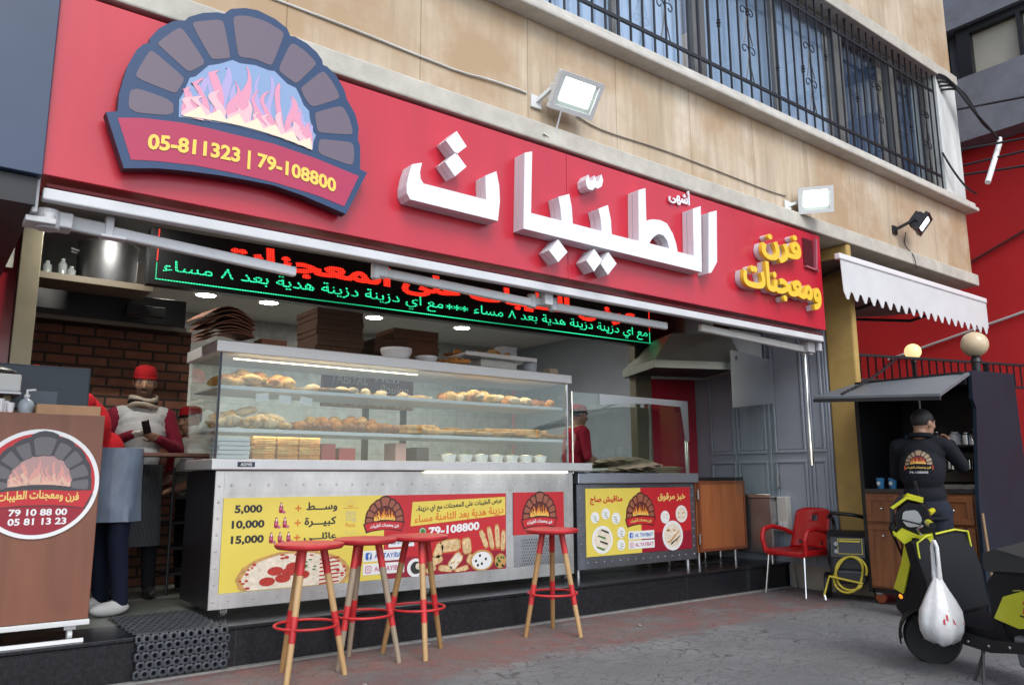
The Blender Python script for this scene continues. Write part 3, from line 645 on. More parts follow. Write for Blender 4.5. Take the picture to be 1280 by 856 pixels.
# emblem board, 1.43 m wide, standing off the fascia
EX, EZ, EW = 1.332, 2.678, 1.43
EP = PL((EX, YF, EZ), (EW, 0, 0), (0, 0, EW))
M_em = mat('emblem_navy', (.016, .05, .13), .4, var=.05)
M_emb = mat('emblem_brick', (.145, .115, .15), .4)
M_ems = mat('emblem_mouth', (.24, .35, .56), .4); M_emf = mat('emblem_flame', (.72, .30, .42), .4); M_emh = mat('emblem_flame_heart', (.78, .48, .52), .4); M_emy = mat('emblem_flame_base', (.80, .70, .52), .4)
M_emr = mat('emblem_banner', (.42, .028, .085), .35); M_emd = mat('emblem_edge', (.012, .016, .03), .5)
eb = MB().prism(EP, EM_OUT, .03, .098, 0, ms=1).build('emblem_board', [M_em, M_emd], fs)
b2 = MB()
for q in EM_BR: b2.poly(EP, roundoff(q), .1, 0)
b2.build('emblem_bricks', M_emb, eb)
MB().poly(EP, EM_FIRE, .1, 0).build('emblem_mouth', M_ems, eb)
b3 = MB()
for k in range(12): b3.poly(EP, flame(-.235+.043*k, .045, .15+.07*((k*5) % 4)/3, .008*(-1)**k), .1012+.0003*(k % 2), 3)
emblem_fire(b3, EP, .103, 0, 1, .002, 2); b3.build('emblem_flames', [M_emf, M_emh, M_emy, mat('emblem_flame_haze', (.42, .36, .62), .4)], eb)
MB().poly(EP, EM_BAN, .1, 0).build('emblem_banner', M_emr, eb)
MB().text(EP, '05-811323 | 79-108800', 0, .096, h=.076, w=.72, d=.104, bold=.035, bend=lambda x: -.24*x*x+.005+.0*x).build('phone_number', mat('emblem_yellow', (.85, .60, .10), .4), eb)
for dx in (-.28, .28): MB().box(EX+dx-.02, EX+dx+.02, YF-.03, YF-.001, 2.8, 3.4).build('standoff', M_steeld, eb)

# ------------------------------------------------------------------ retractable awning, folded under the fascia
aw = thing('folded_awning', 'folded retractable awning with white front bar and folding arms under the red fascia', 'awning', (3.8, 4.42, 2.5))
M_alu = mat('white_aluminium', (.62, .63, .65), .38, var=.08)
M_alug = mat('grey_aluminium', (.50, .51, .52), .4, var=.05)
fb = MB().box(.46, 7.24, 4.36, 4.42, 2.522, 2.582); fb.build('front_bar', M_alu, aw, bevel=.008)
MB().box(.47, 7.23, 4.365, 4.43, 2.587, 2.607).build('valance_roll', mat('maroon_fabric', (.13, .02, .025), .85), aw, bevel=.006)
MB().tube([(.55, 4.62, 2.7), (7.25, 4.62, 2.7)], .05, 14).build('fabric_roll', mat('rolled_fabric', (.10, .02, .025), .9), aw, smooth=40)
MB().bar((.5, 4.5, 2.47), (.8, 4.5, 2.455), .04, .075).build('arm', M_alug, aw, bevel=.01)
MB().bar((.76, 4.5, 2.455), (1.8, 4.52, 2.405), .045, .058).build('arm', M_alu, aw, bevel=.01)
MB().bar((2.33, 4.5, 2.49), (3.62, 4.5, 2.455), .045, .06).build('arm', M_alu, aw, bevel=.01)
MB().bar((3.8, 4.5, 2.455), (5.08, 4.52, 2.455), .045, .06).build('arm', M_alug, aw, bevel=.01)
MB().bar((5.5, 4.5, 2.49), (7.15, 4.52, 2.455), .045, .065).build('arm', mat('worn_white_aluminium', (.6, .6, .58), .45, var=.12), aw, bevel=.01)
MB().box(.76, .8, 4.47, 4.53, 2.42, 2.53).build('arm_clip', M_alu, aw, bevel=.006)
MB().box(.74, .86, 4.46, 4.53, 2.415, 2.43).build('arm_clip', M_alu, aw, bevel=.004)
j = MB().tube([(3.6, 4.5, 2.42), (3.6, 4.5, 2.52)], .035, 12).tube([(3.8, 4.5, 2.42), (3.8, 4.5, 2.52)], .035, 12).bar((3.6, 4.5, 2.47), (3.8, 4.5, 2.47), .05, .055).box(3.66, 3.74, 4.42, 4.5, 2.44, 2.56)
j.build('elbow_joint', M_alug, aw, bevel=.006, smooth=40)
MB().box(2.31, 2.4, 4.47, 4.53, 2.455, 2.535).tube([(2.32, 4.5, 2.44), (2.32, 4.5, 2.54)], .03, 12).build('elbow_joint', M_alu, aw, bevel=.008)
MB().tube([(.5, 4.46, 2.4), (.5, 4.46, 2.5)], .055, 14).box(.54, .61, 4.44, 4.56, 2.42, 2.5).tube([(.5, 4.42, 2.43), (.5, 4.42, 2.47)], .03, 12).build('shoulder_joint', M_alug, aw, bevel=.008, smooth=40)
BX = Vector((.06, 0, .03))
br = MB().box(.36, .385, 4.36, 4.5, 2.42, 2.72).tube([(.345, 4.4, 2.5), (.345, 4.4, 2.66)], .014, 8).tube([(.33, 4.4, 2.62), (.39, 4.4, 2.62)], .024, 10).tube([(.33, 4.4, 2.67), (.39, 4.4, 2.67)], .018, 10).box(.34, .47, 4.38, 4.52, 2.38, 2.41).box(.40, .56, 4.42, 4.5, 2.63, 2.66)
br.v = [p+BX for p in br.v]; br.build('wall_bracket', mat('bracket_grey', (.55, .56, .56), .45, var=.1), aw, bevel=.005, smooth=40)
MB().box(7.1, 7.22, 4.45, 4.55, 2.42, 2.53).tube([(7.2, 4.5, 2.4), (7.2, 4.5, 2.56)], .03, 12).box(7.24, 7.3, 4.42, 4.46, 2.44, 2.52).build('wall_bracket', M_alug, aw, bevel=.006, smooth=40)
aw.location += Vector((-.06, -.13, -.035))
MB().tube([(7.22, 4.48, 2.47), (7.225, 4.48, 2.3), (7.22, 4.48, 1.5)], .014, 10).tube([(7.22, 4.48, 1.5), (7.22, 4.48, 1.27)], .02, 10).tube([(7.205, 4.47, 2.49), (7.235, 4.47, 2.41)], .024, 8).build('crank_rod', M_chrome, aw, smooth=40)

# ------------------------------------------------------------------ scrolling LED sign
ls = thing('led_sign', 'long black LED message sign with green and red Arabic lettering across the opening', 'LED sign', (4.05, 6.2, 2.62))
LA = Vector((1.33, 6.15, 2.625)); LB = Vector((6.76, 6.15, 2.685)); LU = (LB-LA).normalized()
LP = PL(LA, LU, (0, 0, 1), (0, -1, 0)); LW = (LB-LA).length
MB().prism(LP, [(-.03, -.03), (LW+.03, -.03), (LW+.03, .41), (-.03, .41)], -.1, 0).build('housing', mat('led_housing', (.006, .007, .008), .35), ls, bevel=.005)
def led_mat(name, col, e):
    """glowing dots on a dark board"""
    m = mat(name, (.01, .01, .01), .4); n, l, b = nodes(m)
    tc = n.new('ShaderNodeTexCoord'); vo = n.new('ShaderNodeTexVoronoi'); vo.inputs['Randomness'].default_value = 0; vo.inputs['Scale'].default_value = 48
    l.new(tc.outputs['Object'], vo.inputs['Vector'])
    mr = n.new('ShaderNodeMapRange'); mr.inputs[1].default_value = .62; mr.inputs[2].default_value = .35; mr.inputs[3].default_value = e*.12; mr.inputs[4].default_value = e; l.new(vo.outputs[0], mr.inputs[0])
    b.inputs['Emission Color'].default_value = tuple(col)+(1,); l.new(mr.outputs[0], b.inputs['Emission Strength']); return m
M_lg = led_mat('green_led', (.03, 1, .42), 1.6); M_lr = led_mat('red_led', (1, .025, .012), 2.2)
t1 = 'مع اي دزينة دزينة هدية بعد ٨ مساء'
MB().text(LP, t1, .07, .035, h=.135, w=2.5, d=.004, ar=True, bold=.004, align='l').text(LP, t1, LW-.06, .035, h=.135, w=2.45, d=.004, ar=True, bold=.004, align='r').text(LP, '***', LW/2+.01, .085, h=.05, w=.26, d=.004, bold=.012).build('green_lettering', M_lg, ls)
MB().text(LP, 'عرض الطيبات على المعجنات', LW*.5+.1, .165, h=.225, w=LW*.88, d=.004, ar=True, bold=.045).build('red_lettering', M_lr, ls)
MB().rect(LP, .02, LW-.02, .006, .014, .004).rect(LP, .02, .028, .014, .14, .004).rect(LP, LW-.028, LW-.02, .014, .14, .004).build('green_border', M_lg, ls)
for a_ in (.02, LW-.03): MB().rect(LP, a_, a_+.01, .15, .4, .004).build('red_border', M_lr, ls)

# ------------------------------------------------------------------ floodlights on the stone
def floodlight(label, wall, aim, face_mat, body, w=.5, h=.34, reach=.3, glow=True):
    t = thing('floodlight', label, 'floodlight', wall, 0, 'floodlights on the stone wall')
    wall = Vector(wall); aim = Vector(aim).normalized(); c = wall+Vector((0, -reach, .0))+Vector((.06, 0, 0))
    x = Vector((0, 0, 1)).cross(aim).normalized(); y = aim.cross(x)
    M3 = Matrix((x, y, aim)).transposed()
    P = PL(c, x, y, aim)
    b_ = MB()
    b_.obox(P(0, 0, -.05), (w*.8, h*.78, .07), M3)
    for k in range(9): b_.obox(P(-w*.36+k*w*.09, 0, -.1), (.012, h*.7, .05), M3)
    b_.build('body', body, t, bevel=.008)
    fr = MB()
    for a0, a1, b0, b1 in ((-w/2, w/2, -h/2, -h/2+.035), (-w/2, w/2, h/2-.035, h/2), (-w/2, -w/2+.035, -h/2+.035, h/2-.035), (w/2-.035, w/2, -h/2+.035, h/2-.035)):
        fr.prism(P, [(a0, b0), (a1, b0), (a1, b1), (a0, b1)], -.02, .025)
    fr.build('bezel', body, t, bevel=.005)
    MB().prism(P, [(-w/2+.03, -h/2+.03), (w/2-.03, -h/2+.03), (w/2-.03, h/2-.03), (-w/2+.03, h/2-.03)], -.014, .004).build('reflector', mat('lamp_glass_rim', (.55, .62, .58), .3), t)
    MB().prism(P, [(-w*.33, -h*.24), (w*.33, -h*.24), (w*.33, h*.36), (-w*.33, h*.36)], .005, .012).build('lamp_face', face_mat, t)
    br_ = MB().bar(wall+Vector((-w*.42, -.01, -.05)), c-aim*.06-x*w*.43, .03, .03).obox(wall+Vector((-w*.42, -.012, -.05)), (.1, .02, .1)).obox(c-aim*.05-x*w*.42, (.05, .05, .06), M3)
    br_.build('bracket', body, t, bevel=.004)
    return t
M_lwh = mat('lamp_white_paint', (.70, .72, .72), .4)
floodlight('large white floodlight above the white lettering, tilted towards the street', (3.66, 4.25, 3.98), (-.05, -.8, -.6), M_led, M_lwh, .41, .28, .20)
floodlight('white floodlight over the yellow lettering end of the fascia', (6.85, 4.25, 3.86), (-.75, -.6, -.28), M_led, M_lwh, .33, .26, .2)
floodlight('small black floodlight over the scalloped canopy', (9.0, 4.25, 4.03), (.25, -.75, -.62), M_led, M_black, .31, .23, .25)
def cable(name, label, pts, r, m, cat='cable', group=None):
    # a smooth run through the points
    P = [Vector(p) for p in pts]; out = []
    for i in range(len(P)-1):
        p0 = P[max(i-1, 0)]; p1 = P[i]; p2 = P[i+1]; p3 = P[min(i+2, len(P)-1)]
        for k in range(6):
            t = k/6; out.append(.5*((2*p1)+(p2-p0)*t+(2*p0-5*p1+4*p2-p3)*t*t+(3*p1-p0-3*p2+p3)*t**3))
    out.append(P[-1])
    o = MB().tube(out, r, 6).build(name, m, smooth=60); recentre(o, P[0]); return tag(o, label, cat, group)
M_cabw = mat('white_cable', (.6, .6, .58), .5); M_cabb = mat('black_cable', (.015, .015, .02), .5)
cable('lamp_cable', 'white cable dropping from the large floodlight to the trim', [(3.62, 4.1, 3.86), (3.63, 4.17, 3.74), (3.6, 4.19, 3.66), (3.5, 4.17, 3.66)], .008, M_cabw)
cable('wall_cable', 'thin pale cable clipped along the stone above the fascia', [(1.4, 4.245, 3.98), (2.0, 4.24, 3.97), (2.75, 4.24, 3.95), (3.05, 4.235, 3.97), (3.4, 4.24, 3.98)], .008, M_cabw)
cable('wall_cable', 'thin grey cable running from the large floodlight towards the right corner', [(3.9, 4.24, 3.94), (4.2, 4.24, 3.90), (5.0, 4.24, 3.92), (6.3, 4.24, 3.9), (6.7, 4.24, 3.91)], .006, mat('grey_cable', (.25, .23, .2), .6))
cable('lamp_cable', 'thin black wire hanging from the small black floodlight', [(9.05, 4.2, 3.98), (9.08, 4.235, 3.84), (9.12, 4.17, 3.7), (9.15, 4.16, 3.55)], .006, M_cabb)
for k in range(5):
    cable('corner_cable', 'bundle of black cables looping down from the pillar to the white conduit', [(10.33+.03*k, 4.22, 6.42-.05*k), (10.5+.05*k, 4.12-.015*k, 6.33-.03*k), (10.85+.05*k, 4.0, 5.95-.02*k), (11.25, 3.95, 5.75), (11.4, 3.93, 5.66)], .016, M_cabb, 'cable', 'cables at the corner pillar')
cable('corner_cable', 'black cable curling round the foot of the white corner pillar', [(10.3, 4.22, 5.3), (10.4, 4.15, 5.05), (10.62, 4.1, 4.86), (10.85, 4.08, 4.82)], .013, M_cabb)
o = MB().tube([(11.42, 3.93, 5.7), (11.38, 3.93, 5.6), (10.9, 3.95, 4.95)], [.03, .035, .035], 10).build('white_conduit', M_white, smooth=40)
tag(recentre(o, (10.9, 3.95, 4.95)), 'slanting white conduit pipe where the black cables end', 'pipe')
for i, (a, b) in enumerate((((10.9, 4.6, 5.55), (14, -2.5, 6.6)), ((10.9, 4.6, 5.3), (14, -2.5, 6.9)), ((10.9, 4.6, 5.2), (14, -2.0, 6.1)), ((10.9, 4.6, 6.15), (14, -2.5, 7.0)))):
    m_ = [((a[0]*(1-t)+b[0]*t), (a[1]*(1-t)+b[1]*t), (a[2]*(1-t)+b[2]*t)-1.2*t*(1-t)) for t in (0, .25, .5, .75, 1)]
    cable('street_wire', 'black overhead wire sagging across the grey building', m_, .016, M_cabb, 'wire', 'overhead wires by the grey building')
for a, b, mm in (((12.97, 6.5, 3.1), (12.95, -2, 5.1), M_cabw), ((12.97, 6.5, 3.9), (12.95, -1, 7.0), mat('rusty_rod', (.12, .02, .02), .7))):
    cable('wall_line', 'thin white line slanting across the red wall' if mm is M_cabw else 'dark conduit slanting across the red wall', [a, ((a[0]+b[0])/2, (a[1]+b[1])/2, (a[2]+b[2])/2-.05), b], .02, mm, 'line')

# ------------------------------------------------------------------ scalloped canopy beyond the fascia
ca = thing('scalloped_canopy', 'white canopy with a scalloped valance under the stone overhang', 'canopy', (8.8, 4.0, 2.95))
M_canv = mat('white_canvas', (.62, .63, .64), .8, var=.06, vscale=3, bump=.2, bscale=8)
n = 20; x0, x1 = 7.22, 10.6; q = [(x0, 3.3), (x0+.02, 2.985)]
for k in range(n):
    w = (x1-x0)/n; a = x0+k*w
    q += [(a+w*.12, 2.975), (a+w*.42, 2.90), (a+w*.62, 2.90), (a+w*.9, 2.985)]
q += [(x1, 2.985), (x1, 3.3)]
MB().prism(PL((0, 4.02, 0)), q, 0, .006).build('valance', M_canv, ca)
MB().box(x0-.03, x1, 4.0, 4.06, 3.3, 3.36).build('front_bar', M_white, ca, bevel=.008)
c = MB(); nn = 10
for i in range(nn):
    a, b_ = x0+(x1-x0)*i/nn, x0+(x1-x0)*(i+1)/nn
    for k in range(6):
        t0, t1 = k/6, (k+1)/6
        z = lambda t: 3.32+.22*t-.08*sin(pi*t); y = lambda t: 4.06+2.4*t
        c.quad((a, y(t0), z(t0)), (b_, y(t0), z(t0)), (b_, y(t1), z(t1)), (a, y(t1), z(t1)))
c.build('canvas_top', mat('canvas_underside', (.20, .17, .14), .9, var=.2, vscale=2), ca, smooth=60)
for x in (7.5, 9.0, 10.3):
    MB().tube([(x, 4.04, 3.31), (x+.15, 4.9, 3.2), (x+.1, 6.2, 3.45)], .02, 8).build('support_arm', mat('canopy_arm', (.05, .045, .04), .6), ca)
for (x, lb) in ((6.95, 0),):
    pass
# fluorescent fitting on the recess ceiling
tf = thing('ceiling_fitting', 'lit fluorescent fitting under the ceiling behind the awning bracket', 'ceiling light', (1.05, 5.9, 3.2))
MB().box(.85, 1.25, 5.84, 5.98, 3.1, 3.198).build('casing', M_offw, tf, bevel=.006)
la = bpy.data.lights.new('tube_light', 'AREA'); la.shape = 'RECTANGLE'; la.size = .4; la.size_y = .06; la.energy = 13; la.color = (1, .96, .86)
lo = bpy.data.objects.new('tube_glow', la); COL.objects.link(lo); lo.parent = tf; lo.location = (0, -.03, -.14)
MB().tube([(.87, 5.87, 3.085), (1.23, 5.87, 3.085)], .018, 10).build('lamp_tube', mat('tube_lamp', (1, 1, 1), emis=7, ecol=(1, .97, .85)), tf)
# ------------------------------------------------------------------ print inks
I_yel = mat('print_yellow', (.72, .58, .10), .4, var=.06, vscale=2); I_red = mat('print_red', (.50, .022, .03), .38, var=.06, vscale=2); I_dred = mat('print_dark_red', (.28, .012, .03), .4)
I_blk = mat('print_black', (.02, .02, .025), .45); I_wht = mat('print_white', (.75, .76, .76), .4); I_org = mat('print_orange', (.62, .16, .02), .45); I_pink = mat('print_pink', (.5, .12, .22), .45)
I_brk = mat('print_brick', (.30, .10, .06), .45, var=.2, vscale=60); I_brko = mat('print_brick_line', (.06, .012, .012), .5); I_fire = mat('print_fire', (.70, .22, .02), .45); I_fireh = mat('print_fire_heart', (.80, .52, .12), .45); I_mouth = mat('print_oven_mouth', (.10, .02, .02), .5)
I_blue = mat('print_blue', (.035, .12, .42), .4); I_navy = mat('print_navy', (.06, .10, .22), .4); I_gold = mat('print_gold', (.75, .55, .16), .4); I_grey = mat('print_grey', (.42, .40, .33), .5); I_grn = mat('print_green', (.06, .18, .04), .5)
I_crust = mat('print_crust', (.52, .30, .10), .5, var=.35, vscale=40); I_cheese = mat('print_cheese', (.72, .64, .52), .5, var=.25, vscale=30); I_pep = mat('print_pepperoni', (.42, .035, .025), .5, var=.25, vscale=50); I_dough = mat('print_dough', (.66, .48, .26), .5, var=.3, vscale=35); I_olive = mat('print_dark_filling', (.03, .03, .03), .5)
PRINT = [I_yel, I_red, I_dred, I_blk, I_wht, I_org, I_pink, I_brk, I_brko, I_fire, I_fireh, I_mouth, I_blue, I_navy, I_gold, I_grey, I_grn, I_crust, I_cheese, I_pep, I_dough, I_olive]
Y_, RD, DR, BK, WH, OR, PK, BR_, BL, FI, FH, MO, BU, NV, GO, GY, GN, CR, CH, PP, DO, OL = range(22)
def small_emblem(mb, P, x, z, w, d=.002, txt=True, tm=WH):
    q = PL(P(x, z), P.u*w, P.v*w, P.n)
    mb.poly(q, EM_OUT, d, BL)
    for b in EM_BR: mb.poly(q, roundoff(b, 1), d+.001, BR_)
    mb.poly(q, EM_FIRE, d+.001, MO); mb.poly(q, EM_BAN, d+.001, RD)
    emblem_fire(mb, q, d+.0015, FI, FH, .0008)
    if txt: mb.text(q, 'فرن ومعجنات الطيبات', 0, .105, h=.095, w=.68, d=d+.003, m=tm, ar=True, bold=.03, bend=lambda x: -.24*x*x)
def fb_tag(mb, P, x0, x1, z0, z1, text, kind, d=.002):
    mb.rect(P, x0, x1, z0, z1, d, WH)
    h = z1-z0; cx = x0+h*.55; cz = (z0+z1)/2; k = h*.33
    sq = roundoff([(cx-k, cz-k), (cx+k, cz-k), (cx+k, cz+k), (cx-k, cz+k)], 1)
    if kind == 'f':
        mb.poly(P, sq, d+.001, BU); mb.text(P, 'f', cx+k*.25, cz-k, h=k*1.8, d=d+.002, m=WH, bold=.03)
    else:
        mb.poly(P, sq, d+.001, PK); mb.poly(P, roundoff([(cx-k*.75, cz-k*.75), (cx+k*.75, cz-k*.75), (cx+k*.75, cz+k*.75), (cx-k*.75, cz+k*.75)], 1), d+.0015, WH); mb.disc(P, cx, cz, k*.45, d+.002, PK, 12); mb.disc(P, cx, cz, k*.25, d+.0025, WH, 10)
    mb.text(P, text, x0+h*1.15, cz-h*.22, h=h*.44, d=d+.0015, m=BU if kind == 'f' else PK, bold=.02, align='l')
rnd = random.Random(3)
def pizza(mb, P, cx, cz, rx, ry, zmin, d):
    def el(k, n=40, dx=0, dz=0, j=0): return [(cx+dx+rx*k*cos(2*pi*i/n)*(1+j*sin(i*2.3)), max(zmin, cz+dz+ry*k*sin(2*pi*i/n)*(1+j*sin(i*1.7)))) for i in range(n)]
    mb.poly(P, el(1, j=.015), d, CR); mb.poly(P, el(.9, j=.02), d+.001, CH)
    for i in range(46):
        a = rnd.uniform(0, 2*pi); r = rnd.uniform(.76, .93); x = cx+rx*r*cos(a); z = cz+ry*r*sin(a)
        if z > zmin+.01: mb.disc(P, x, z, rnd.uniform(.008, .02), d+.0015, PP, 7, rnd.uniform(.006, .011))
    for (x, z) in ((-.16, .06), (-.02, .09), (-.10, -.01), (.05, .01), (-.22, -.03), (-.05, .045)): mb.disc(P, cx+x*rx*2.2, cz+z*ry*4.2, rx*.135, d+.002+.0002*x, PP, 16, ry*.17)
    for i in range(7):
        z = cz+ry*(.55-.16*i); mb.poly(P, [(cx+rx*.42, z), (cx+rx*.78, z+ry*.06), (cx+rx*.78, z+ry*.12), (cx+rx*.42, z+ry*.06)], d+.002, PP)
    for i in range(8): mb.disc(P, cx+rx*rnd.uniform(.05, .4), cz+ry*rnd.uniform(.2, .75), .014, d+.0022, GN, 6, .006)
# ------------------------------------------------------------------ main display counter
dc = thing('display_counter', 'long stainless steel display counter with yellow and red price poster on small casters', 'counter', (3.27, 5.8, .25))
MB().box(1.675, 4.88, 5.475, 6.15, .306, 1.213).build('body', mat('black_counter_side', (.012, .012, .016), .3), dc, bevel=.006)
def studs(mb, P, pts, r=.011, d=0, m=0):
    for a, b in pts:
        c = [P(a+r*1.0*cos(2*pi*k/8), b+r*sin(2*pi*k/8), d) for k in range(8)]+[P(a+r*.55*cos(2*pi*k/8), b+r*.55*sin(2*pi*k/8), d+r*.45) for k in range(8)]
        mb.add(c, [(k, (k+1) % 8, 8+(k+1) % 8, 8+k) for k in range(8)]+[tuple(range(8, 16))], m)
CP = PL((0, 5.46, 0))
fp = MB()
fp.prism(CP, [(1.672, .31), (4.882, .31), (4.882, 1.21), (1.672, 1.21)], -.013, 0)
for a0, a1, b0, b1 in ((1.674, 1.73, .312, 1.208), (4.83, 4.88, .312, 1.208), (1.732, 4.828, .312, .402), (1.732, 4.828, 1.06, 1.208), (4.115, 4.185, .404, 1.058)): fp.prism(CP, [(a0, b0), (a1, b0), (a1, b1), (a0, b1)], 0, .004)
st_ = [(1.70, .36+i*.107) for i in range(8)]+[(4.855, .36+i*.107) for i in range(8)]+[(1.78+i*.128, 1.115) for i in range(24)]+[(1.8+i*.165, .36) for i in range(19)]+[(4.15, .42+i*.128) for i in range(6)]
studs(fp, CP, st_, .0085, .004)
fp.build('front_panel', mat('stud_steel_sheet', (.62, .61, .60), .36, metal=.85, var=.30, vscale=2.2, stretch=(1.4, 1, .6), bump=.12, bscale=3.5), dc)
MB().box(1.63, 5.1, 5.42, 6.2, 1.217, 1.292).build('worktop', mat('worktop_steel', (.62, .62, .62), .4, metal=.6, var=.08, vscale=6), dc, bevel=.008)
MB().rect(PL((0, 5.418, 0)), 1.80, 1.92, 1.238, 1.272, 0, 0).text(PL((0, 5.416, 0)), 'ADMIS', 1.86, 1.245, h=.02, d=0, m=1, bold=.02).build('maker_plate', [mat('plate_navy', (.02, .025, .06), .4), I_wht], dc)
MB().box(3.3, 4.8, 5.43, 5.45, 1.2, 1.215).build('light_strip', M_warm, dc)
pp = MB(); P = PL((0, 5.454, 0))
pp.prism(P, [(1.732, .41), (2.95, .41), (2.95, 1.03), (1.732, 1.03)], -.005, 0, Y_); pp.prism(P, [(2.95, .41), (4.112, .41), (4.112, 1.03), (2.95, 1.03)], -.005, 0, RD)
pp.rect(P, 2.95, 4.112, .41, .56, .0004, DR)
D = .0015
for i, (t, z, x0, x1) in enumerate((('5,000', .928, 1.81, 2.0), ('10,000', .826, 1.795, 2.02), ('15,000', .725, 1.795, 2.02))):
    pp.text(P, t, (x0+x1)/2, z-.008, w=x1-x0, h=.062, d=D, m=BK, bold=.04)
    for k in range(i+1):
        x = 2.135+(k-i/2)*.062; zz = z-.012
        pp.poly(P, roundoff([(x-.016, zz+.005), (x+.014, zz+.005), (x+.014, zz+.05), (x+.006, zz+.06), (x+.006, zz+.078), (x-.008, zz+.078), (x-.008, zz+.06), (x-.016, zz+.05)], 1), D, DR)
        pp.rect(P, x-.012, x+.010, zz+.025, zz+.045, D+.001, PK); pp.disc(P, x+.02, zz+.012, .013, D+.0012, PK, 10, .010); pp.rect(P, x-.004, x+.004, zz+.05, zz+.07, D+.001, WH)
    pp.rect(P, 2.236, 2.284, z+.018, z+.028, D, OR); pp.rect(P, 2.255, 2.265, z+.001, z+.018, D, OR); pp.rect(P, 2.255, 2.265, z+.028, z+.045, D, OR)
for t, z, x0, x1 in (('وســـط', .92, 2.32, 2.56), ('كبيـــرة', .815, 2.31, 2.555), ('عائلـــي', .705, 2.31, 2.56)): pp.text(P, t, (x0+x1)/2, z, w=x1-x0, h=.072, d=D, m=BK, ar=True, bold=.03)
for k in range(7):
    a = R(20+k*23.3); pp.poly(P, [(2.668+.03*cos(a)-.002*sin(a), .955+.03*sin(a)+.002*cos(a)), (2.668+.03*cos(a)+.002*sin(a), .955+.03*sin(a)-.002*cos(a)), (2.668+.052*cos(a), .955+.052*sin(a))], D, GY)
    a = -a; pp.poly(P, [(2.668+.03*cos(a)-.002*sin(a), .79+.03*sin(a)+.002*cos(a)), (2.668+.03*cos(a)+.002*sin(a), .79+.03*sin(a)-.002*cos(a)), (2.668+.052*cos(a), .79+.052*sin(a))], D, GY)
pp.rect(P, 2.61, 2.73, .94, .943, D, OR); pp.text(P, 'Super', 2.668, .947, h=.018, d=D, m=OR); pp.text(P, 'Hot', 2.668, .888, h=.036, d=D, m=GY, slant=.2); pp.text(P, 'Dog', 2.668, .84, h=.045, d=D, m=GY, slant=.2); pp.text(P, 'Pizza', 2.668, .805, h=.028, d=D, m=OR)
pizza(pp, P, 2.26, .485, .42, .175, .414, D)
small_emblem(pp, P, 2.952, .752, .36, D)
pp.poly(P, [(3.18, .79), (4.104, .85), (4.104, 1.0), (3.195, .975)], D, Y_)
SH = lambda x0: (lambda x: .06*(x-x0))
pp.text(P, 'عرض الطيبات على المعجنات مع اي دزينة،', 3.65, .908, w=.84, h=.06, d=D+.001, m=BK, ar=True, bold=.03, bend=SH(3.65))
pp.text(P, 'دزينة هدية بعد الثامنة مساء', 3.65, .822, w=.87, h=.078, d=D+.001, m=OR, ar=True, bold=.025, bend=SH(3.65))
pp.text(P, '79-108800', 3.59, .722, w=.49, h=.068, d=D+.001, m=WH, bold=.04, bend=SH(3.59)); pp.disc(P, 3.29, .745, .033, D+.001, GN, 18); pp.disc(P, 3.29, .745, .027, D+.0015, WH, 18); pp.disc(P, 3.29, .745, .023, D+.002, GN, 18)
fb_tag(pp, P, 2.78, 3.13, .545, .625, 'AL TAYIBAT', 'f', D+.001); fb_tag(pp, P, 2.78, 3.13, .45, .53, 'AL TAYIBAT', 'i', D+.001)
pp.rect(P, 2.99, 3.215, .64, .71, D+.001, WH); pp.text(P, '05-811323', 3.1, .66, h=.03, d=D+.002, m=NV)
def slab(cx, cz, w, h, a, m, dd):
    c, s_ = cos(R(a)), sin(R(a)); pp.poly(P, roundoff([(cx+x*c-y*s_, max(.415, cz+x*s_+y*c)) for x, y in ((-w/2, -h/2), (w/2, -h/2), (w/2, h/2), (-w/2, h/2))], 1), dd, m)
for (x, z, w, h, a, m) in ((3.55, .625, .2, .1, 4, DO), (3.71, .615, .09, .13, 8, DO), (3.44, .59, .08, .13, -25, DO), (3.42, .52, .12, .07, 20, DO), (3.6, .5, .16, .09, 45, CH), (3.51, .45, .14, .05, -8, DO), (3.37, .45, .1, .06, 30, DO), (3.76, .5, .1, .08, -30, DO), (3.66, .43, .14, .05, 15, DO), (3.88, .66, .05, .16, 25, DO), (3.95, .665, .05, .19, 14, DO), (4.02, .675, .05, .2, 4, DO), (4.08, .64, .05, .17, -4, DO)):
    slab(x, z, w, h, a, CR, D+.0008); slab(x, z, w*.84, h*.84, a, m, D+.0013)
    for k in range(3): slab(x+rnd.uniform(-.3, .3)*w, z+rnd.uniform(-.3, .3)*h, w*.16, h*.12, a, CR, D+.0018)
pp.disc(P, 3.23, .475, .075, D+.0014, WH, 22, .07); pp.disc(P, 3.235, .475, .05, D+.0018, OL, 18, .048); pp.disc(P, 3.255, .485, .025, D+.0022, CH, 12)
pp.disc(P, 3.86, .492, .12, D+.0022, CR, 26, .085); pp.disc(P, 3.86, .49, .1, D+.0026, WH, 26, .07)
for x, z in ((3.84, .53), (3.9, .5), (3.8, .49), (3.86, .465), (3.82, .455)): pp.disc(P, x, z, .012, D+.003, OL, 10)
pp.disc(P, 4.05, .475, .06, D+.0024, CR, 16, .06)
for k in range(10): pp.disc(P, 4.05+rnd.uniform(-.04, .04), .475+rnd.uniform(-.04, .04), .012, D+.003, GN, 6)
pp.build('poster', PRINT, dc)
p2 = MB(); P = PL((0, 5.452, 0))
p2.prism(P, [(4.19, .675), (4.765, .675), (4.765, 1.035), (4.19, 1.035)], -.003, 0, RD); small_emblem(p2, P, 4.48, .72, .42, .0015)
p2.build('poster', PRINT, dc)
v = MB(); P = PL((0, 5.457, 0))
v.prism(P, [(4.2, .41), (4.76, .41), (4.76, .67), (4.2, .67)], -.002, .0, 0)
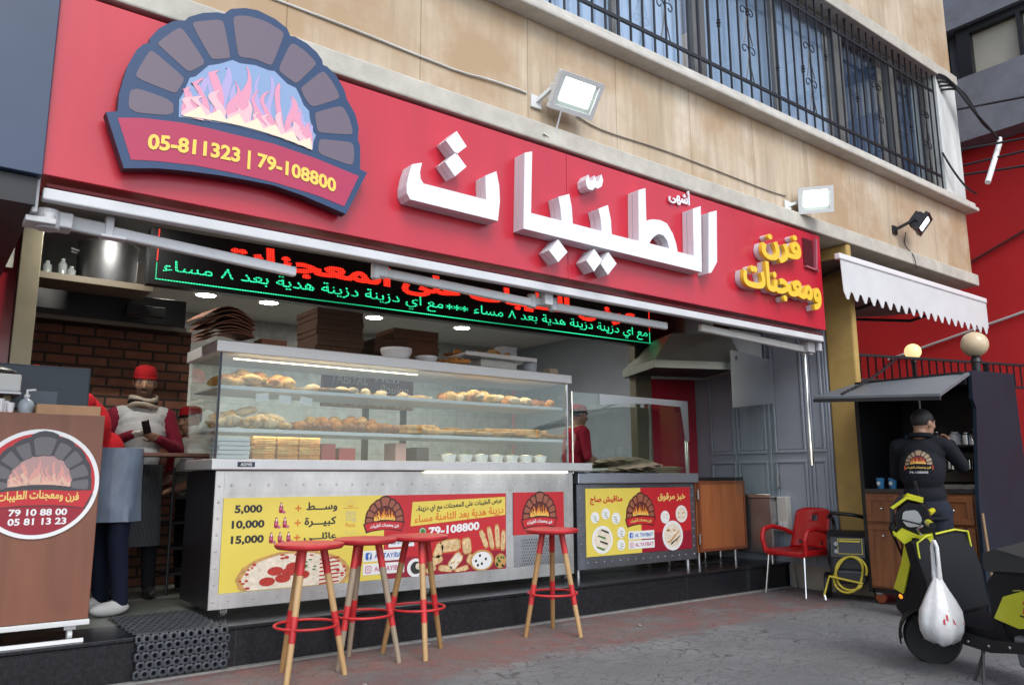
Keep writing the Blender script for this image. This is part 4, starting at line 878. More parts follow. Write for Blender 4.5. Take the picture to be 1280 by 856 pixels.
for i in range(14):
    for k in range(9):
        x = 4.285+i*.027+(k % 2)*.013; z = .43+k*.025; v.poly(P, [(x-.006, z-.007), (x, z-.009), (x+.008, z+.007), (x+.002, z+.009)], .001, 1)
v.build('vent_panel', [M_steel, M_black], dc)
for x, y in ((1.78, 5.52), (3.35, 5.52), (4.8, 5.52)):
    c = MB().tube([(x-.014, y-.02, .288), (x+.014, y-.02, .288)], .034, 16).build('caster', mat('caster_rubber', (.09, .09, .09), .5), dc, smooth=40)
    MB().box(x-.022, x-.017, y-.045, y+.01, .283, .306).box(x+.017, x+.022, y-.045, y+.01, .283, .306).tube([(x-.018, y-.02, .288), (x+.018, y-.02, .288)], .016, 12).build('fork', M_steel, c)
# ------------------------------------------------------------------ glass showcase on the counter
gc = thing('glass_showcase', 'glass pastry showcase with two lit shelves standing on the long steel counter', 'showcase', (3.25, 5.8, 1.292))
MB().box(1.62, 4.87, 5.43, 6.16, 2.02, 2.102).build('top_slab', mat('case_top_steel', (.66, .66, .66), .4, metal=.4, var=.05), gc, bevel=.006)
MB().box(1.65, 4.84, 5.46, 5.468, 1.294, 2.02).build('front_pane', M_glassc, gc)
MB().box(1.65, 1.658, 5.47, 6.12, 1.294, 2.02).build('side_pane', M_glassc, gc)
MB().box(4.832, 4.84, 5.47, 6.12, 1.294, 2.02).build('side_pane', M_glassc, gc)
MB().box(1.655, 1.668, 5.455, 5.475, 1.294, 2.02).build('corner_post', mat('dark_corner_trim', (.03, .03, .05), .4), gc)
MB().box(4.822, 4.835, 5.455, 5.475, 1.294, 2.02).build('corner_post', M_steel, gc)
M_shelf = mat('shelf_glass_white', (.62, .66, .70), .3)
for z in (1.485, 1.78): MB().box(1.67, 4.82, 5.52, 6.1, z, z+.016).box(1.67, 4.82, 5.505, 5.518, z-.006, z+.02).build('shelf', M_shelf, gc, bevel=.003)
MB().box(1.76, 3.25, 5.5, 5.512, 1.984, 1.992).build('light_strip', M_warm, gc)
for z_, e_ in ((2.005, 4.0), (1.772, 2.4), (1.476, 2.2)):  # fill lights added under the slab and shelves to brighten the pastries
    la = bpy.data.lights.new('showcase_fill', 'AREA'); la.shape = 'RECTANGLE'; la.size = 3.0; la.size_y = .03; la.energy = e_; la.color = (1, .84, .62)
    lo = bpy.data.objects.new('fill_glow', la); COL.objects.link(lo); lo.parent = gc; lo.location = (0, -.26, z_-1.292)
# ------------------------------------------------------------------ second counter with the saj poster
c2 = thing('saj_counter', 'short stainless counter with half yellow half red poster, on short legs', 'counter', (5.8, 5.8, .25))
MB().box(4.972, 6.63, 5.515, 6.15, .33, 1.1).build('body', M_steeld, c2, bevel=.005)
P = PL((0, 5.505, 0)); f2 = MB(); f2.prism(P, [(4.97, .328), (6.634, .328), (6.634, 1.098), (4.97, 1.098)], -.01, 0)
for a0, a1, b0, b1 in ((4.972, 5.062, .33, 1.096), (6.562, 6.632, .33, 1.096), (5.064, 6.56, .33, .43), (5.064, 6.56, 1.066, 1.096)): f2.prism(P, [(a0, b0), (a1, b0), (a1, b1), (a0, b1)], 0, .003)
studs(f2, P, [(5.02, .38+i*.085) for i in range(9)]+[(6.6, .38+i*.085) for i in range(9)]+[(5.1+i*.105, .38) for i in range(14)]+[(5.1+i*.105, 1.082) for i in range(14)], .010, .003)
f2.build('front_panel', mat('blue_steel_sheet', (.36, .39, .45), .3, metal=.9, var=.12, vscale=5), c2)
MB().box(4.955, 6.66, 5.46, 6.2, 1.105, 1.2).build('worktop', mat('counter_top_edge', (.50, .54, .62), .32, metal=.8, var=.06), c2, bevel=.006)
for x in (5.02, 6.55):
    for y in (5.56, 6.1): MB().tube([(x, y, .252), (x, y, .33)], .022, 12).build('leg', M_steel, c2, smooth=40)
pq = MB(); P = PL((0, 5.498, 0))
pq.prism(P, [(5.075, .437), (5.812, .437), (5.812, 1.058), (5.075, 1.058)], -.004, 0, Y_); pq.prism(P, [(5.812, .437), (6.555, .437), (6.555, 1.058), (5.812, 1.058)], -.004, 0, RD)
pq.rect(P, 5.812, 6.555, .437, .62, .0004, DR)
pq.text(P, 'مناقيش صاج', 5.345, .905, w=.43, h=.085, d=D, m=RD, ar=True, bold=.035); pq.text(P, 'خبز مرقوق', 6.27, .92, w=.42, h=.085, d=D, m=GO, ar=True, bold=.035)
small_emblem(pq, P, 5.805, .68, .44, D, tm=GO)
fb_tag(pq, P, 5.625, 5.99, .567, .645, 'AL TAYIBAT', 'f', D+.001); fb_tag(pq, P, 5.625, 5.99, .477, .555, 'AL TAYIBAT', 'i', D+.001)
for x, z, r in ((5.19, .79, .055), (5.33, .82, .055), (5.465, .775, .058), (5.53, .64, .055), (5.525, .525, .055), (5.28, .585, .135), (6.16, .765, .067), (6.41, .79, .09), (6.265, .58, .155)):
    pq.disc(P, x, z, r, D, WH, 26, r*.95); k = r*.82; pq.disc(P, x, z, k, D+.0006, CH if r > .08 else WH, 24, k*.92)
    if x < 5.6:
        for j in range(4 if r > .1 else 3): 
            a = rnd.uniform(-.6, -.2); cx = x+rnd.uniform(-.35, .35)*r; cz = z+(j-1.5)*r*.38
            pq.poly(P, [(cx-r*.4, cz+.006), (cx+r*.35, cz-r*.2), (cx+r*.35, cz-r*.05), (cx-r*.35, cz+r*.14)], D+.0012, OL if j % 2 else GN)
    else:
        for j in range(5): pq.disc(P, x+rnd.uniform(-.5, .5)*r, z+rnd.uniform(-.5, .5)*r, r*.13, D+.0012, CR, 8, r*.07)
pq.poly(P, [(6.2, .52), (6.36, .63), (6.37, .62), (6.24, .52)], D+.0018, CR); pq.poly(P, [(6.22, .5), (6.38, .58), (6.38, .57), (6.24, .49)], D+.0018, OL)
pq.build('poster', PRINT, c2)
# splash guard glass of the second counter
gg = thing('glass_guard', 'upright glass sneeze guard along the saj counter edge with milky film at its corner', 'glass guard', (5.8, 5.55, 1.2))  # the milky film is a translucent patch laid over the pane
MB().box(4.99, 6.64, 5.55, 5.558, 1.202, 1.965).build('pane', M_glass, gg)
MB().prism(PL((0, 5.546, 0)), [(5.33, 1.965), (5.33, 1.86), (5.45, 1.87), (6.0, 1.905), (6.52, 1.90), (6.58, 1.53), (6.636, 1.535), (6.636, 1.965)], 0, .002).build('pale_patch', glass_mat('milky_patch', (.62, .66, .70), .6, .4, .42), gg)  # translucent milky patch along the top edge and down the right corner
for x in (6.6, 6.63): MB().tube([(x, 5.57, 1.2), (x, 5.57, 1.55)], .008, 8).build('post', M_chrome, gg)
MB().tube([(4.99, 5.57, 1.2), (4.99, 5.57, 1.97)], .008, 8).build('post', M_chrome, gg)
# ------------------------------------------------------------------ wooden cabinet, steel cabinet, white box, hood, hanging glass
def wood_mat(name, c1, c2, rough=.45, ax=(9, 9, .9)):
    m = mat(name, c1, rough); n, l, b = nodes(m); tc = n.new('ShaderNodeTexCoord'); mp = n.new('ShaderNodeMapping'); mp.inputs['Scale'].default_value = ax; l.new(tc.outputs['Object'], mp.inputs[0])
    t = n.new('ShaderNodeTexNoise'); t.inputs['Scale'].default_value = 2.2; t.inputs['Detail'].default_value = 8; t.inputs['Distortion'].default_value = .6; l.new(mp.outputs[0], t.inputs['Vector'])
    r = n.new('ShaderNodeValToRGB'); r.color_ramp.elements[0].position = .32; r.color_ramp.elements[0].color = tuple(c1)+(1,); r.color_ramp.elements[1].position = .68; r.color_ramp.elements[1].color = tuple(c2)+(1,); l.new(t.outputs[0], r.inputs[0]); l.new(r.outputs[0], b.inputs['Base Color'])
    return m
M_wcab = wood_mat('orange_wood', (.28, .085, .03), (.36, .125, .045)); M_wkiosk = wood_mat('reddish_wood', (.155, .058, .034), (.215, .085, .05), .45, (3, 3, .5))
wc = thing('wooden_cabinet', 'small orange-brown wooden cabinet on steel legs at the step end', 'cabinet', (7.08, 5.8, .25))
MB().box(6.69, 7.5, 5.53, 6.1, .38, 1.12).build('carcass', M_wcab, wc, bevel=.006)
MB().box(6.70, 7.49, 5.505, 5.527, .39, 1.12).build('door', M_wcab, wc, bevel=.004)
d_ = MB()
for a0, a1, b0, b1 in ((6.70, 7.49, .39, .42), (6.70, 7.49, 1.09, 1.12), (6.70, 6.73, .42, 1.09), (7.46, 7.49, .42, 1.09)): d_.box(a0, a1, 5.498, 5.505, b0, b1)
d_.build('door_edge', wood_mat('dark_edge_wood', (.16, .045, .02), (.20, .06, .028)), wc)
for z in (.52, .98): MB().tube([(6.69, 5.5, z-.05), (6.69, 5.5, z+.05)], .008, 8).build('hinge', M_steel, wc)
for x in (6.78, 7.4):
    for y in (5.6, 6.02): MB().tube([(x, y, .252), (x, y, .38)], .018, 10).build('leg', M_steel, wc, smooth=40)
MB().box(6.5, 7.64, 5.62, 6.22, 1.125, 1.16).build('tray_top', mat('dark_tray', (.03, .03, .03), .4, metal=.5), wc, bevel=.004)
sk = thing('steel_cabinet', 'low dull steel cabinet between the wooden cabinet and the panelled doors', 'cabinet', (7.59, 5.6, .25))
MB().box(7.53, 7.665, 5.2, 6.0, .34, .93).build('body', M_steeld, sk, bevel=.006); MB().box(7.515, 7.67, 5.19, 6.05, .935, .975).build('top', M_steel, sk, bevel=.005)
MB().box(7.54, 7.655, 5.19, 5.2, .36, .9).build('door', M_steel, sk)
for y in (5.26, 5.95): MB().tube([(7.59, y, .252), (7.59, y, .34)], .02, 10).build('leg', M_steel, sk)
mb_ = thing('electric_box', 'white electric box on the plinth behind the red chair', 'electric box', (7.66, 5.12, .6))
MB().box(7.62, 7.7, 5.06, 5.19, .58, .95).build('casing', mat('cream_plastic', (.6, .6, .55), .5), mb_, bevel=.008)
for k in range(2):
    MB().box(7.61, 7.62, 5.075+k*.055, 5.115+k*.055, .62, .68).build('socket', M_white, mb_)
hd = thing('extractor_hood', 'greenish steel extractor hood hanging over the saj counter', 'extractor hood', (6.9, 5.7, 2.3), R(-24))
hm = MB()
B = [(-.62, -.42, 0), (.42, -.42, 0), (.42, .5, 0), (-.62, .5, 0)]; T = [(-.30, -.18, .42), (.36, -.25, .42), (.36, .45, .42), (-.30, .45, .42)]
B2 = [(x, y, .08) for x, y, z in B]
hm.add(B2+T, [(0, 1, 5, 4), (1, 2, 6, 5), (2, 3, 7, 6), (3, 0, 4, 7), (4, 5, 6, 7)])
hm.add(B+B2, [(0, 1, 5, 4), (1, 2, 6, 5), (2, 3, 7, 6), (3, 0, 4, 7)])
hm.build('canopy', mat('greenish_steel', (.46, .50, .45), .36, metal=.5, var=.12, vscale=3), hd, local=True)
MB().add([(x*.96, y*.96, .03) for x, y, z in B], [(3, 2, 1, 0)]).build('filter', mat('greasy_black', (.01, .01, .01), .6), hd, local=True)
MB().box(-.05, .3, 0, .35, .42, .95).build('duct', M_steeld, hd, local=True)
wp = thing('white_side_panel', 'white steel panel behind the top of the hanging glass', 'panel', (7.6, 5.3, 2.3))
MB().box(7.12, 7.68, 5.3, 5.33, 2.28, 2.78).build('panel', mat('white_panel_paint', (.62, .64, .66), .35, var=.1), wp, bevel=.004)
hg = thing('hanging_glass', 'clear glass sheet hung from two bolts at the step end, frosted near its top', 'glass panel', (7.25, 5.15, 2.5))  # the frosted area near the top is a painted sky reflection
GP = PL((0, 5.15, 0))
MB().prism(GP, [(6.87, .97), (7.62, .97), (7.65, 2.46), (6.89, 2.51)], -.008, 0).build('pane', M_glass, hg)
MB().prism(GP, [(6.88, 1.88), (7.64, 1.97), (7.649, 2.45), (6.89, 2.5)], .002, .004).build('pale_patch', glass_mat('sky_reflection_patch', (.66, .72, .76), .6, .35, .4), hg)  # pale patch with a slanted edge paints the sky's reflection onto the glass
for x, z in ((6.99, 2.42), (7.47, 2.38)): MB().tube([(x, 5.155, z), (x, 5.12, z)], .022, 14).build('bolt', M_steel, hg, smooth=40)
# ------------------------------------------------------------------ bar stools
def worn_paint(name, col, under, thr, sc):
    """paint with scuffed and chipped patches showing what is underneath"""
    m = mat(name, col, .4); n, l, b = nodes(m); tc = n.new('ShaderNodeTexCoord'); oi = n.new('ShaderNodeObjectInfo'); ad = n.new('ShaderNodeVectorMath'); ad.operation = 'ADD'; l.new(tc.outputs['Object'], ad.inputs[0]); l.new(oi.outputs['Location'], ad.inputs[1])
    t = n.new('ShaderNodeTexNoise'); t.inputs['Scale'].default_value = sc; t.inputs['Detail'].default_value = 9; t.inputs['Roughness'].default_value = .72; l.new(ad.outputs[0], t.inputs['Vector'])
    r = n.new('ShaderNodeMapRange'); r.inputs[1].default_value = thr; r.inputs[2].default_value = thr+.05; l.new(t.outputs[0], r.inputs[0])
    t2 = n.new('ShaderNodeTexNoise'); t2.inputs['Scale'].default_value = 5; t2.inputs['Detail'].default_value = 5; l.new(ad.outputs[0], t2.inputs['Vector'])
    c = n.new('ShaderNodeValToRGB'); c.color_ramp.elements[0].position = .35; c.color_ramp.elements[0].color = tuple(x*.72 for x in col)+(1,); c.color_ramp.elements[1].position = .65; c.color_ramp.elements[1].color = tuple(min(1, x*1.12+.012) for x in col)+(1,); l.new(t2.outputs[0], c.inputs[0])
    x = n.new('ShaderNodeMixRGB'); l.new(r.outputs[0], x.inputs[0]); l.new(c.outputs[0], x.inputs[1]); x.inputs[2].default_value = tuple(under)+(1,); l.new(x.outputs[0], b.inputs['Base Color'])
    q = n.new('ShaderNodeMapRange'); q.inputs[3].default_value = .28; q.inputs[4].default_value = .6; l.new(t2.outputs[0], q.inputs[0]); l.new(q.outputs[0], b.inputs['Roughness']); return m
M_sred = worn_paint('stool_red_paint', (.52, .016, .02), (.30, .17, .09), .66, 16); M_sredw = worn_paint('stool_red_worn', (.53, .022, .03), (.26, .10, .07), .60, 9)
W_a = wood_mat('pale_stool_wood', (.40, .24, .10), (.50, .33, .16), .5, (14, 14, 1.2)); W_b = wood_mat('brown_stool_wood', (.27, .15, .055), (.36, .21, .085), .5, (14, 14, 1.2)); W_c = wood_mat('grey_stool_wood', (.22, .17, .12), (.32, .25, .18), .6, (14, 14, 1.2))
def stool(x, y, ang, label, woods, zs=.775):
    t = thing('bar_stool', label, 'bar stool', (x, y, 0), 0, 'red bar stools in front of the counter')
    prof = [(0, zs-.038), (.15, zs-.038), (.195, zs-.032), (.207, zs-.018), (.205, zs-.004), (.19, zs), (.10, zs-.003), (0, zs-.004)]
    MB().lathe(prof, (0, 0, 0), 40).build('seat', M_sredw, t, smooth=50, local=True)
    zr = .30; top = .085; bot = .235
    for k in range(3):
        a = R(ang+120*k); d = Vector((cos(a), sin(a), 0)); Pz = lambda z: d*(bot+(top-bot)*z/(zs-.04))+Vector((0, 0, z))
        leg = MB().tube([Pz(.0), Pz(zr-.07)], [.0165, .0185], 12, 1).tube([Pz(zr-.072), Pz(zr+.07)], [.0195, .0205], 12, 0).tube([Pz(zr+.068), Pz(zs-.18)], [.0195, .021], 12, 1).tube([Pz(zs-.182), Pz(zs-.036)], [.022, .0235], 12, 0)
        leg.build('leg', [M_sred, woods[k % len(woods)]], t, smooth=40, local=True)
    rr = bot+(top-bot)*zr/(zs-.04)+.012
    MB().tube([(rr*cos(2*pi*k/40), rr*sin(2*pi*k/40), zr) for k in range(40)], .0085, 8, closed=True).build('foot_ring', M_sred, t, smooth=60, local=True)
    return t
stool(2.0, 4.63, 222, 'red bar stool at the left end of the row with pale wooden legs', [W_a, W_a, W_b])
stool(2.44, 4.76, 205, 'red bar stool with greyed wooden legs, second from the left', [W_c, W_c, W_c])
stool(2.85, 4.78, 254, 'red bar stool standing before the phone number on the red poster', [W_a, W_b, W_b])
stool(4.0, 4.72, 170, 'red bar stool standing alone in front of the counter vent', [W_b, W_a, W_b])
# ------------------------------------------------------------------ wooden till counter at the left
tk = thing('till_counter', 'reddish wooden till counter with a round white-rimmed oven sign', 'counter', (.2, 5.5, .25))
MB().box(-1.4, .925, 5.2, 5.9, .375, 1.53).build('body', M_wkiosk, tk, bevel=.004)
MB().box(-1.4, .93, 5.18, 5.19, .345, .37).box(-1.4, .93, 5.19, 5.92, .345, .373).build('base_rail', mat('pale_rail', (.6, .62, .62), .4), tk, bevel=.003)
MB().box(-1.4, .9, 5.15, 5.17, .258, .278).build('floor_rail', M_white, tk)
for x in (.84, -.6):
    cs = MB().tube([(x-.012, 5.24, .29), (x+.012, 5.24, .29)], .03, 14).build('caster', mat('caster_white', (.6, .62, .6), .4), tk)
    MB().box(x-.03, x+.03, 5.225, 5.27, .318, .344).build('fork', M_steel, cs)
DP = PL((.615, 5.196, 1.135)); rd = MB()
rd.prism(DP, [(.305*cos(2*pi*k/56), .305*sin(2*pi*k/56)) for k in range(56)], -.004, .006, WH)
rd.disc(DP, 0, 0, .282, .0075, RD, 56); 
rd.poly(DP, [(.282*cos(a), .282*sin(a)) for a in [R(200+i*5) for i in range(29)]], .008, DR)
q = PL(DP(0.005, -.165), DP.u*.60, DP.v*.60, DP.n)
rd.poly(q, [(x*.93, y*1.0) for x, y in EM_OUT if y > .2]+[(.43, .2), (-.43, .2)][::-1], .009, 22)
for b in EM_BR: rd.poly(q, roundoff([(x*.93, y*.97) for x, y in b], 1), .010, 23)
rd.poly(q, EM_FIRE, .010, 24); emblem_fire(rd, q, .0105, 25, 26, .0006)
rd.poly(q, [(x*.98, y*.95) for x, y in EM_BAN], .0112, 22); rd.poly(q, [(x*.95, y*.9+.01) for x, y in EM_BAN], .0118, RD)
rd.text(DP, 'فرن ومعجنات الطيبات', .005, -.098, h=.062, w=.40, d=.0128, m=GO, ar=True, bold=.03, bend=lambda x: -.35*(x-.005)**2)
rd.text(DP, '79 10 88 00', .01, -.178, h=.038, w=.285, d=.0095, m=WH, bold=.03); rd.text(DP, '05 81 13 23', .01, -.228, h=.038, w=.285, d=.0095, m=WH, bold=.03)
rd.build('round_sign', PRINT+[mat('sign_grey_line', (.05, .05, .06), .45), mat('sign_grey_brick', (.13, .125, .13), .45), mat('sign_mouth', (.42, .26, .25), .45), mat('sign_flame', (.62, .30, .26), .45), mat('sign_flame_heart', (.66, .42, .32), .45)], tk)
# things on the till counter
mo = thing('monitor', 'back of a dark blue computer monitor on the till counter', 'monitor', (.62, 5.68, 1.53))
MB().box(.3, .90, 5.64, 5.68, 1.58, 1.86).build('housing', mat('dark_blue_plastic', (.02, .035, .06), .4), mo, bevel=.01)
MB().box(.56, .72, 5.635, 5.64, 1.62, 1.70).build('rear_label', mat('dull_blue_plate', (.09, .12, .16), .4), mo); MB().box(.56, .7, 5.68, 5.8, 1.531, 1.58).build('stand', M_blackp, mo)
cb = MB().box(.58, .915, 5.3, 5.303, 1.531, 1.592).box(.58, .915, 5.46, 5.463, 1.531, 1.592).box(.58, .585, 5.303, 5.46, 1.531, 1.592).box(.91, .915, 5.303, 5.46, 1.531, 1.592).box(.585, .91, 5.303, 5.46, 1.531, 1.536).box(.745, .75, 5.303, 5.46, 1.536, 1.59)
tag(recentre(cb.build('cardboard_tray', mat('card_tan', (.45, .27, .15), .8, var=.12, vscale=12), bevel=.002), (.75, 5.38, 1.531)), 'open tan cardboard tray at the right end of the till counter', 'tray')
sp_ = thing('soap_dispenser', 'translucent white pump bottle on the till counter beside the monitor', 'pump bottle', (.535, 5.4, 1.531))
MB().lathe([(.0, 0), (.034, 0), (.04, .01), (.042, .06), (.03, .085), (.014, .095), (.014, .105), (0, .105)], (.535, 5.4, 1.531), 20).build('bottle', mat('milky_plastic', (.42, .48, .54), .3, sub=.1), sp_, smooth=50)
MB().lathe([(.016, .105), (.016, .12), (.006, .122), (.006, .15), (.0, .15)], (.535, 5.4, 1.531), 14).bar((.535, 5.4, 1.676), (.575, 5.38, 1.68), .012, .01).build('pump', M_white, sp_, smooth=50)
td = thing('tissue_dispenser', 'pale steel tissue dispenser with a black top at the picture edge on the till counter', 'dispenser', (.36, 5.45, 1.531))
MB().box(.05, .498, 5.38, 5.6, 1.66, 1.765).build('body', M_offw, td, bevel=.012); MB().box(.05, .5, 5.36, 5.62, 1.648, 1.66).build('base', M_steeld, td); MB().ball((.3, 5.5, 1.775), (.19, .1, .055), 0).build('black_cover', M_blackp, td, smooth=60); MB().tube([(.44, 5.5, 1.531), (.44, 5.5, 1.66)], .03, 10).build('pillar', M_bronze, td)
for i, (x, y, h) in enumerate(((.40, 5.30, .08), (.425, 5.33, .07), (.45, 5.3, .06), (.37, 5.32, .085))):
    o = MB().lathe([(.014, 0), (.02, h), (.0185, h), (.013, .004)], (x, y, 1.531), 14).build('paper_cup', M_white, smooth=50)
    tag(recentre(o, (x, y, 1.531)), 'slim white paper cup in the cluster under the tissue dispenser', 'cup', 'paper cups on the till counter')
# rubber mat hanging over the step edge
mm_ = MB(); nx, ny = 19, 15
path = []
for i in range(60):
    t = i/59*1.05
    if t < .78: path.append((5.9-t, .262+.004*sin(t*9)))
    else:
        u = t-.78; path.append((5.12-min(.035, u*.8)+.02*max(0, u-.05), .262-max(0, u-.02)*.98+.006))
def mp_(u, v):
    s_ = v*58.99; i = int(s_); f = s_-i; a, b_ = path[i], path[min(i+1, 59)]
    return Vector((1.16+u*(.52+.03*v)+.0*v, a[0]*(1-f)+b_[0]*f, a[1]*(1-f)+b_[1]*f))
cols, rows = 11, 21
for r in range(rows):
    for c in range(cols):
        cu, cv = (c+.5+(.25 if r % 2 else -.25))/cols, (r+.5)/rows
        u0, u1, v0, v1 = c/cols, (c+1)/cols, r/rows, (r+1)/rows
        if r % 2: u0 += .25/cols; u1 += .25/cols
        else: u0 -= .25/cols; u1 -= .25/cols
        u0 = max(0, min(1, u0)); u1 = max(0, min(1, u1)); cu = (u0+u1)/2
        N = 12; outer = []; inner = []
        for k in range(N):
            a = 2*pi*k/N+pi/4*0; ca_, sa_ = cos(a), sin(a); t = 1/max(abs(ca_), abs(sa_))
            outer.append(mp_(cu+(u1-u0)/2*ca_*t, min(1, max(0, cv+(v1-v0)/2*sa_*t))))
            inner.append(mp_(cu+(u1-u0)*.27*ca_, cv+(v1-v0)*.27*sa_))
        up = Vector((0, -.005, .003)); rim = [p+up*.7 for p in [mp_(cu+(u1-u0)*.36*cos(2*pi*k/N), cv+(v1-v0)*.36*sin(2*pi*k/N)) for k in range(N)]]
        inn = [p+up*.7 for p in inner]; low = [p-up*2.2 for p in inner]
        V_ = outer+rim+inn+low
        mm_.add(V_, [(k, (k+1) % N, N+(k+1) % N, N+k) for k in range(N)]+[(N+k, N+(k+1) % N, 2*N+(k+1) % N, 2*N+k) for k in range(N)]+[(2*N+k, 2*N+(k+1) % N, 3*N+(k+1) % N, 3*N+k) for k in range(N)])
o = mm_.build('rubber_mat', mat('black_rubber', (.045, .052, .062), .55, var=.25, vscale=12)); tag(recentre(o, (1.42, 5.4, .26)), 'black rubber ring mat drooping over the granite step edge', 'mat')

# scraps of litter on the paving
for i, (x, y, a, sz) in enumerate(((3.05, 4.98, .4, .035), (3.2, 5.02, 1.2, .02), (4.75, 4.55, .7, .022), (6.9, 4.5, 2, .03), (7.3, 4.95, .2, .025), (2.2, 4.25, 1.5, .018), (5.6, 4.75, .9, .016))):
    o = MB().add([(-sz, -sz*.6, .004), (sz, -sz*.5, .007), (sz*.9, sz*.6, .005), (-sz*.7, sz*.55, .011)], [(0, 1, 2, 3)]).build('paper_scrap', mat('litter_paper', (.5, .5, .48), .8)); o.location = (x, y, .001); o.rotation_euler = (0, 0, a)
    tag(o, ('white paper scrap near the step behind the third stool', 'tiny scrap beside the larger scrap behind the third stool', 'pale scrap on the red paving right of the lone stool', 'pale scrap on the paving before the red chair', 'pale scrap under the red chair', 'tiny scrap before the two left stools', 'tiny scrap on the red paving before the saj counter')[i], 'litter', 'paper scraps on the paving')
# ------------------------------------------------------------------ inside the shop
ov = thing('brick_oven', 'dark red brick oven front at the back left behind the apron men', 'oven', (1.2, 7.5, .25))
MB().box(-.6, 2.0, 7.5, 9.0, .252, 2.5).build('brick_face', M_brick, ov)
MB().box(.9, 1.35, 7.47, 7.499, 1.05, 1.4).build('oven_mouth', mat('soot', (.006, .005, .005), .9), ov, bevel=.02)
bh = thing('oven_hood', 'black steel smoke hood over the brick oven', 'extractor hood', (1.2, 7.3, 2.45))
MB().box(-.8, 1.86, 7.2, 8.8, 2.46, 2.72).build('hood_body', mat('hood_black', (.03, .032, .034), .35, metal=.4), bh, bevel=.006)
MB().box(-.8, 1.87, 7.19, 7.21, 2.44, 2.475).build('hood_lip', mat('hood_lip', (.16, .15, .12), .4, metal=.5), bh)
sv = tag(recentre(MB().box(-.6, 1.42, 6.5, 6.9, 2.62, 2.65).box(-.6, 1.42, 6.49, 6.5, 2.61, 2.66).build('wall_shelf', mat('bronze_shelf', (.14, .115, .08), .5), bevel=.003), (.5, 6.7, 2.62)), 'brown metal shelf under the ceiling carrying a big pot and jars', 'shelf')
pt = thing('cooking_pot', 'large dull steel pot lying on the high shelf behind the awning arm', 'pot', (1.12, 6.72, 2.652))
MB().lathe([(0, 0), (.21, 0), (.215, .01), (.215, .32), (.225, .33), (.205, .33), (.2, .02), (0, .02)], (1.12, 6.72, 2.652), 32).build('pot_body', M_steeld, pt, smooth=40)
for sx in (-1, 1): MB().tube([(1.12+sx*.21, 6.68, 2.9), (1.12+sx*.26, 6.68, 2.91), (1.12+sx*.26, 6.76, 2.91), (1.12+sx*.21, 6.76, 2.9)], .009, 8).build('handle', M_steel, pt)
for x, h in ((.70, .12), (.80, .15), (.86, .1)):
    o = MB().lathe([(0, 0), (.03, 0), (.032, h*.7), (.016, h*.85), (.016, h), (0, h)], (x, 6.62, 2.652), 14).build('shelf_bottle', mat('grey_glass', (.25, .28, .28), .15), smooth=50)
    tag(recentre(o, (x, 6.62, 2.652)), 'small grey bottle standing beside the big pot on the high shelf', 'bottle', 'bottles on the high shelf')
sb = MB().box(1.32, 1.62, 6.9, 7.0, 2.5, 2.58).build('wall_speaker', M_black, bevel=.006); tag(recentre(sb, (1.47, 6.95, 2.5)), 'flat black box fixed below the left end of the LED sign', 'speaker box')
for i, (x, y) in enumerate(((2.5, 8.9), (3.2, 8.85), (4.6, 8.9), (5.9, 8.82), (3.9, 8.0), (1.9, 8.0), (6.3, 7.6), (5.1, 7.2))):
    t = thing('downlight', ['round lit ceiling downlight over the brick oven side', 'round lit downlight, second from the oven', 'round lit downlight above the brown boxes', 'round lit downlight near the LED sign middle'][i] if i < 4 else 'round lit downlight hidden higher on the shop ceiling', 'downlight', (x, y, 3.19), 0, 'downlights in the shop ceiling')
    MB().lathe([(.105, 0), (.125, .004), (.125, .0095)], (x, y, 3.19), 24, caps=False).build('rim', M_offw, t, smooth=40)
    la = bpy.data.lights.new('downlight_bulb', 'SPOT'); la.energy = 34; la.color = (1, .95, .86); la.spot_size = R(150); la.spot_blend = .8; la.shadow_soft_size = .09
    lo = bpy.data.objects.new('bulb', la); COL.objects.link(lo); lo.parent = t; lo.location = (0, 0, -.012)
    MB().lathe([(0, .002), (.104, .002), (.104, .006), (0, .006)], (x, y, 3.19), 24).build('lamp', M_down, t)
bs = thing('board_stand', 'maroon pastry board on two dark posts, seen through the showcase glass', 'display board', (3.8, 7.4, .25))
BP = PL((0, 7.4, 0)); bm = MB(); Rr = [mat('board_maroon', (.13, .015, .03), .35), I_wht, I_crust, I_dough]
bm.prism(BP, [(3.27, 1.88), (4.32, 1.88), (4.32, 2.34), (3.27, 2.34)], -.05, 0, 0)
bm.text(BP, 'TABIYAL', 3.56, 2.12, h=.10, w=.42, d=.003, m=1, bold=.02, slant=.1); bm.text(BP, 'Vien', 3.97, 2.16, h=.13, d=.003, m=1, slant=.25); bm.text(BP, 'Boulon', 4.08, 2.05, h=.085, d=.003, m=1, slant=.25)
bm.rect(BP, 3.27, 4.32, 1.88, 2.03, .003, 2)
for k in range(26): bm.disc(BP, 3.32+k%13*.08+.02*(k//13), 1.93+.06*(k//13), .042, .005+.0004*k, 3 if k % 3 else 2, 10, .032)
bm.build('board', Rr, bs)
for x in (3.75, 4.2): MB().box(x, x+.06, 7.43, 7.47, .252, 1.88).build('post', M_black, bs)
js = MB().box(8.9, 10.4, 9.6, 9.95, 2.52, 2.55).box(8.9, 10.4, 9.6, 9.95, 2.95, 2.97); o = js.build('jar_shelf', M_black); tag(recentre(o, (9.6, 9.8, 2.52)), 'dark wall shelf holding spice jars in the far corner of the shop', 'shelf')
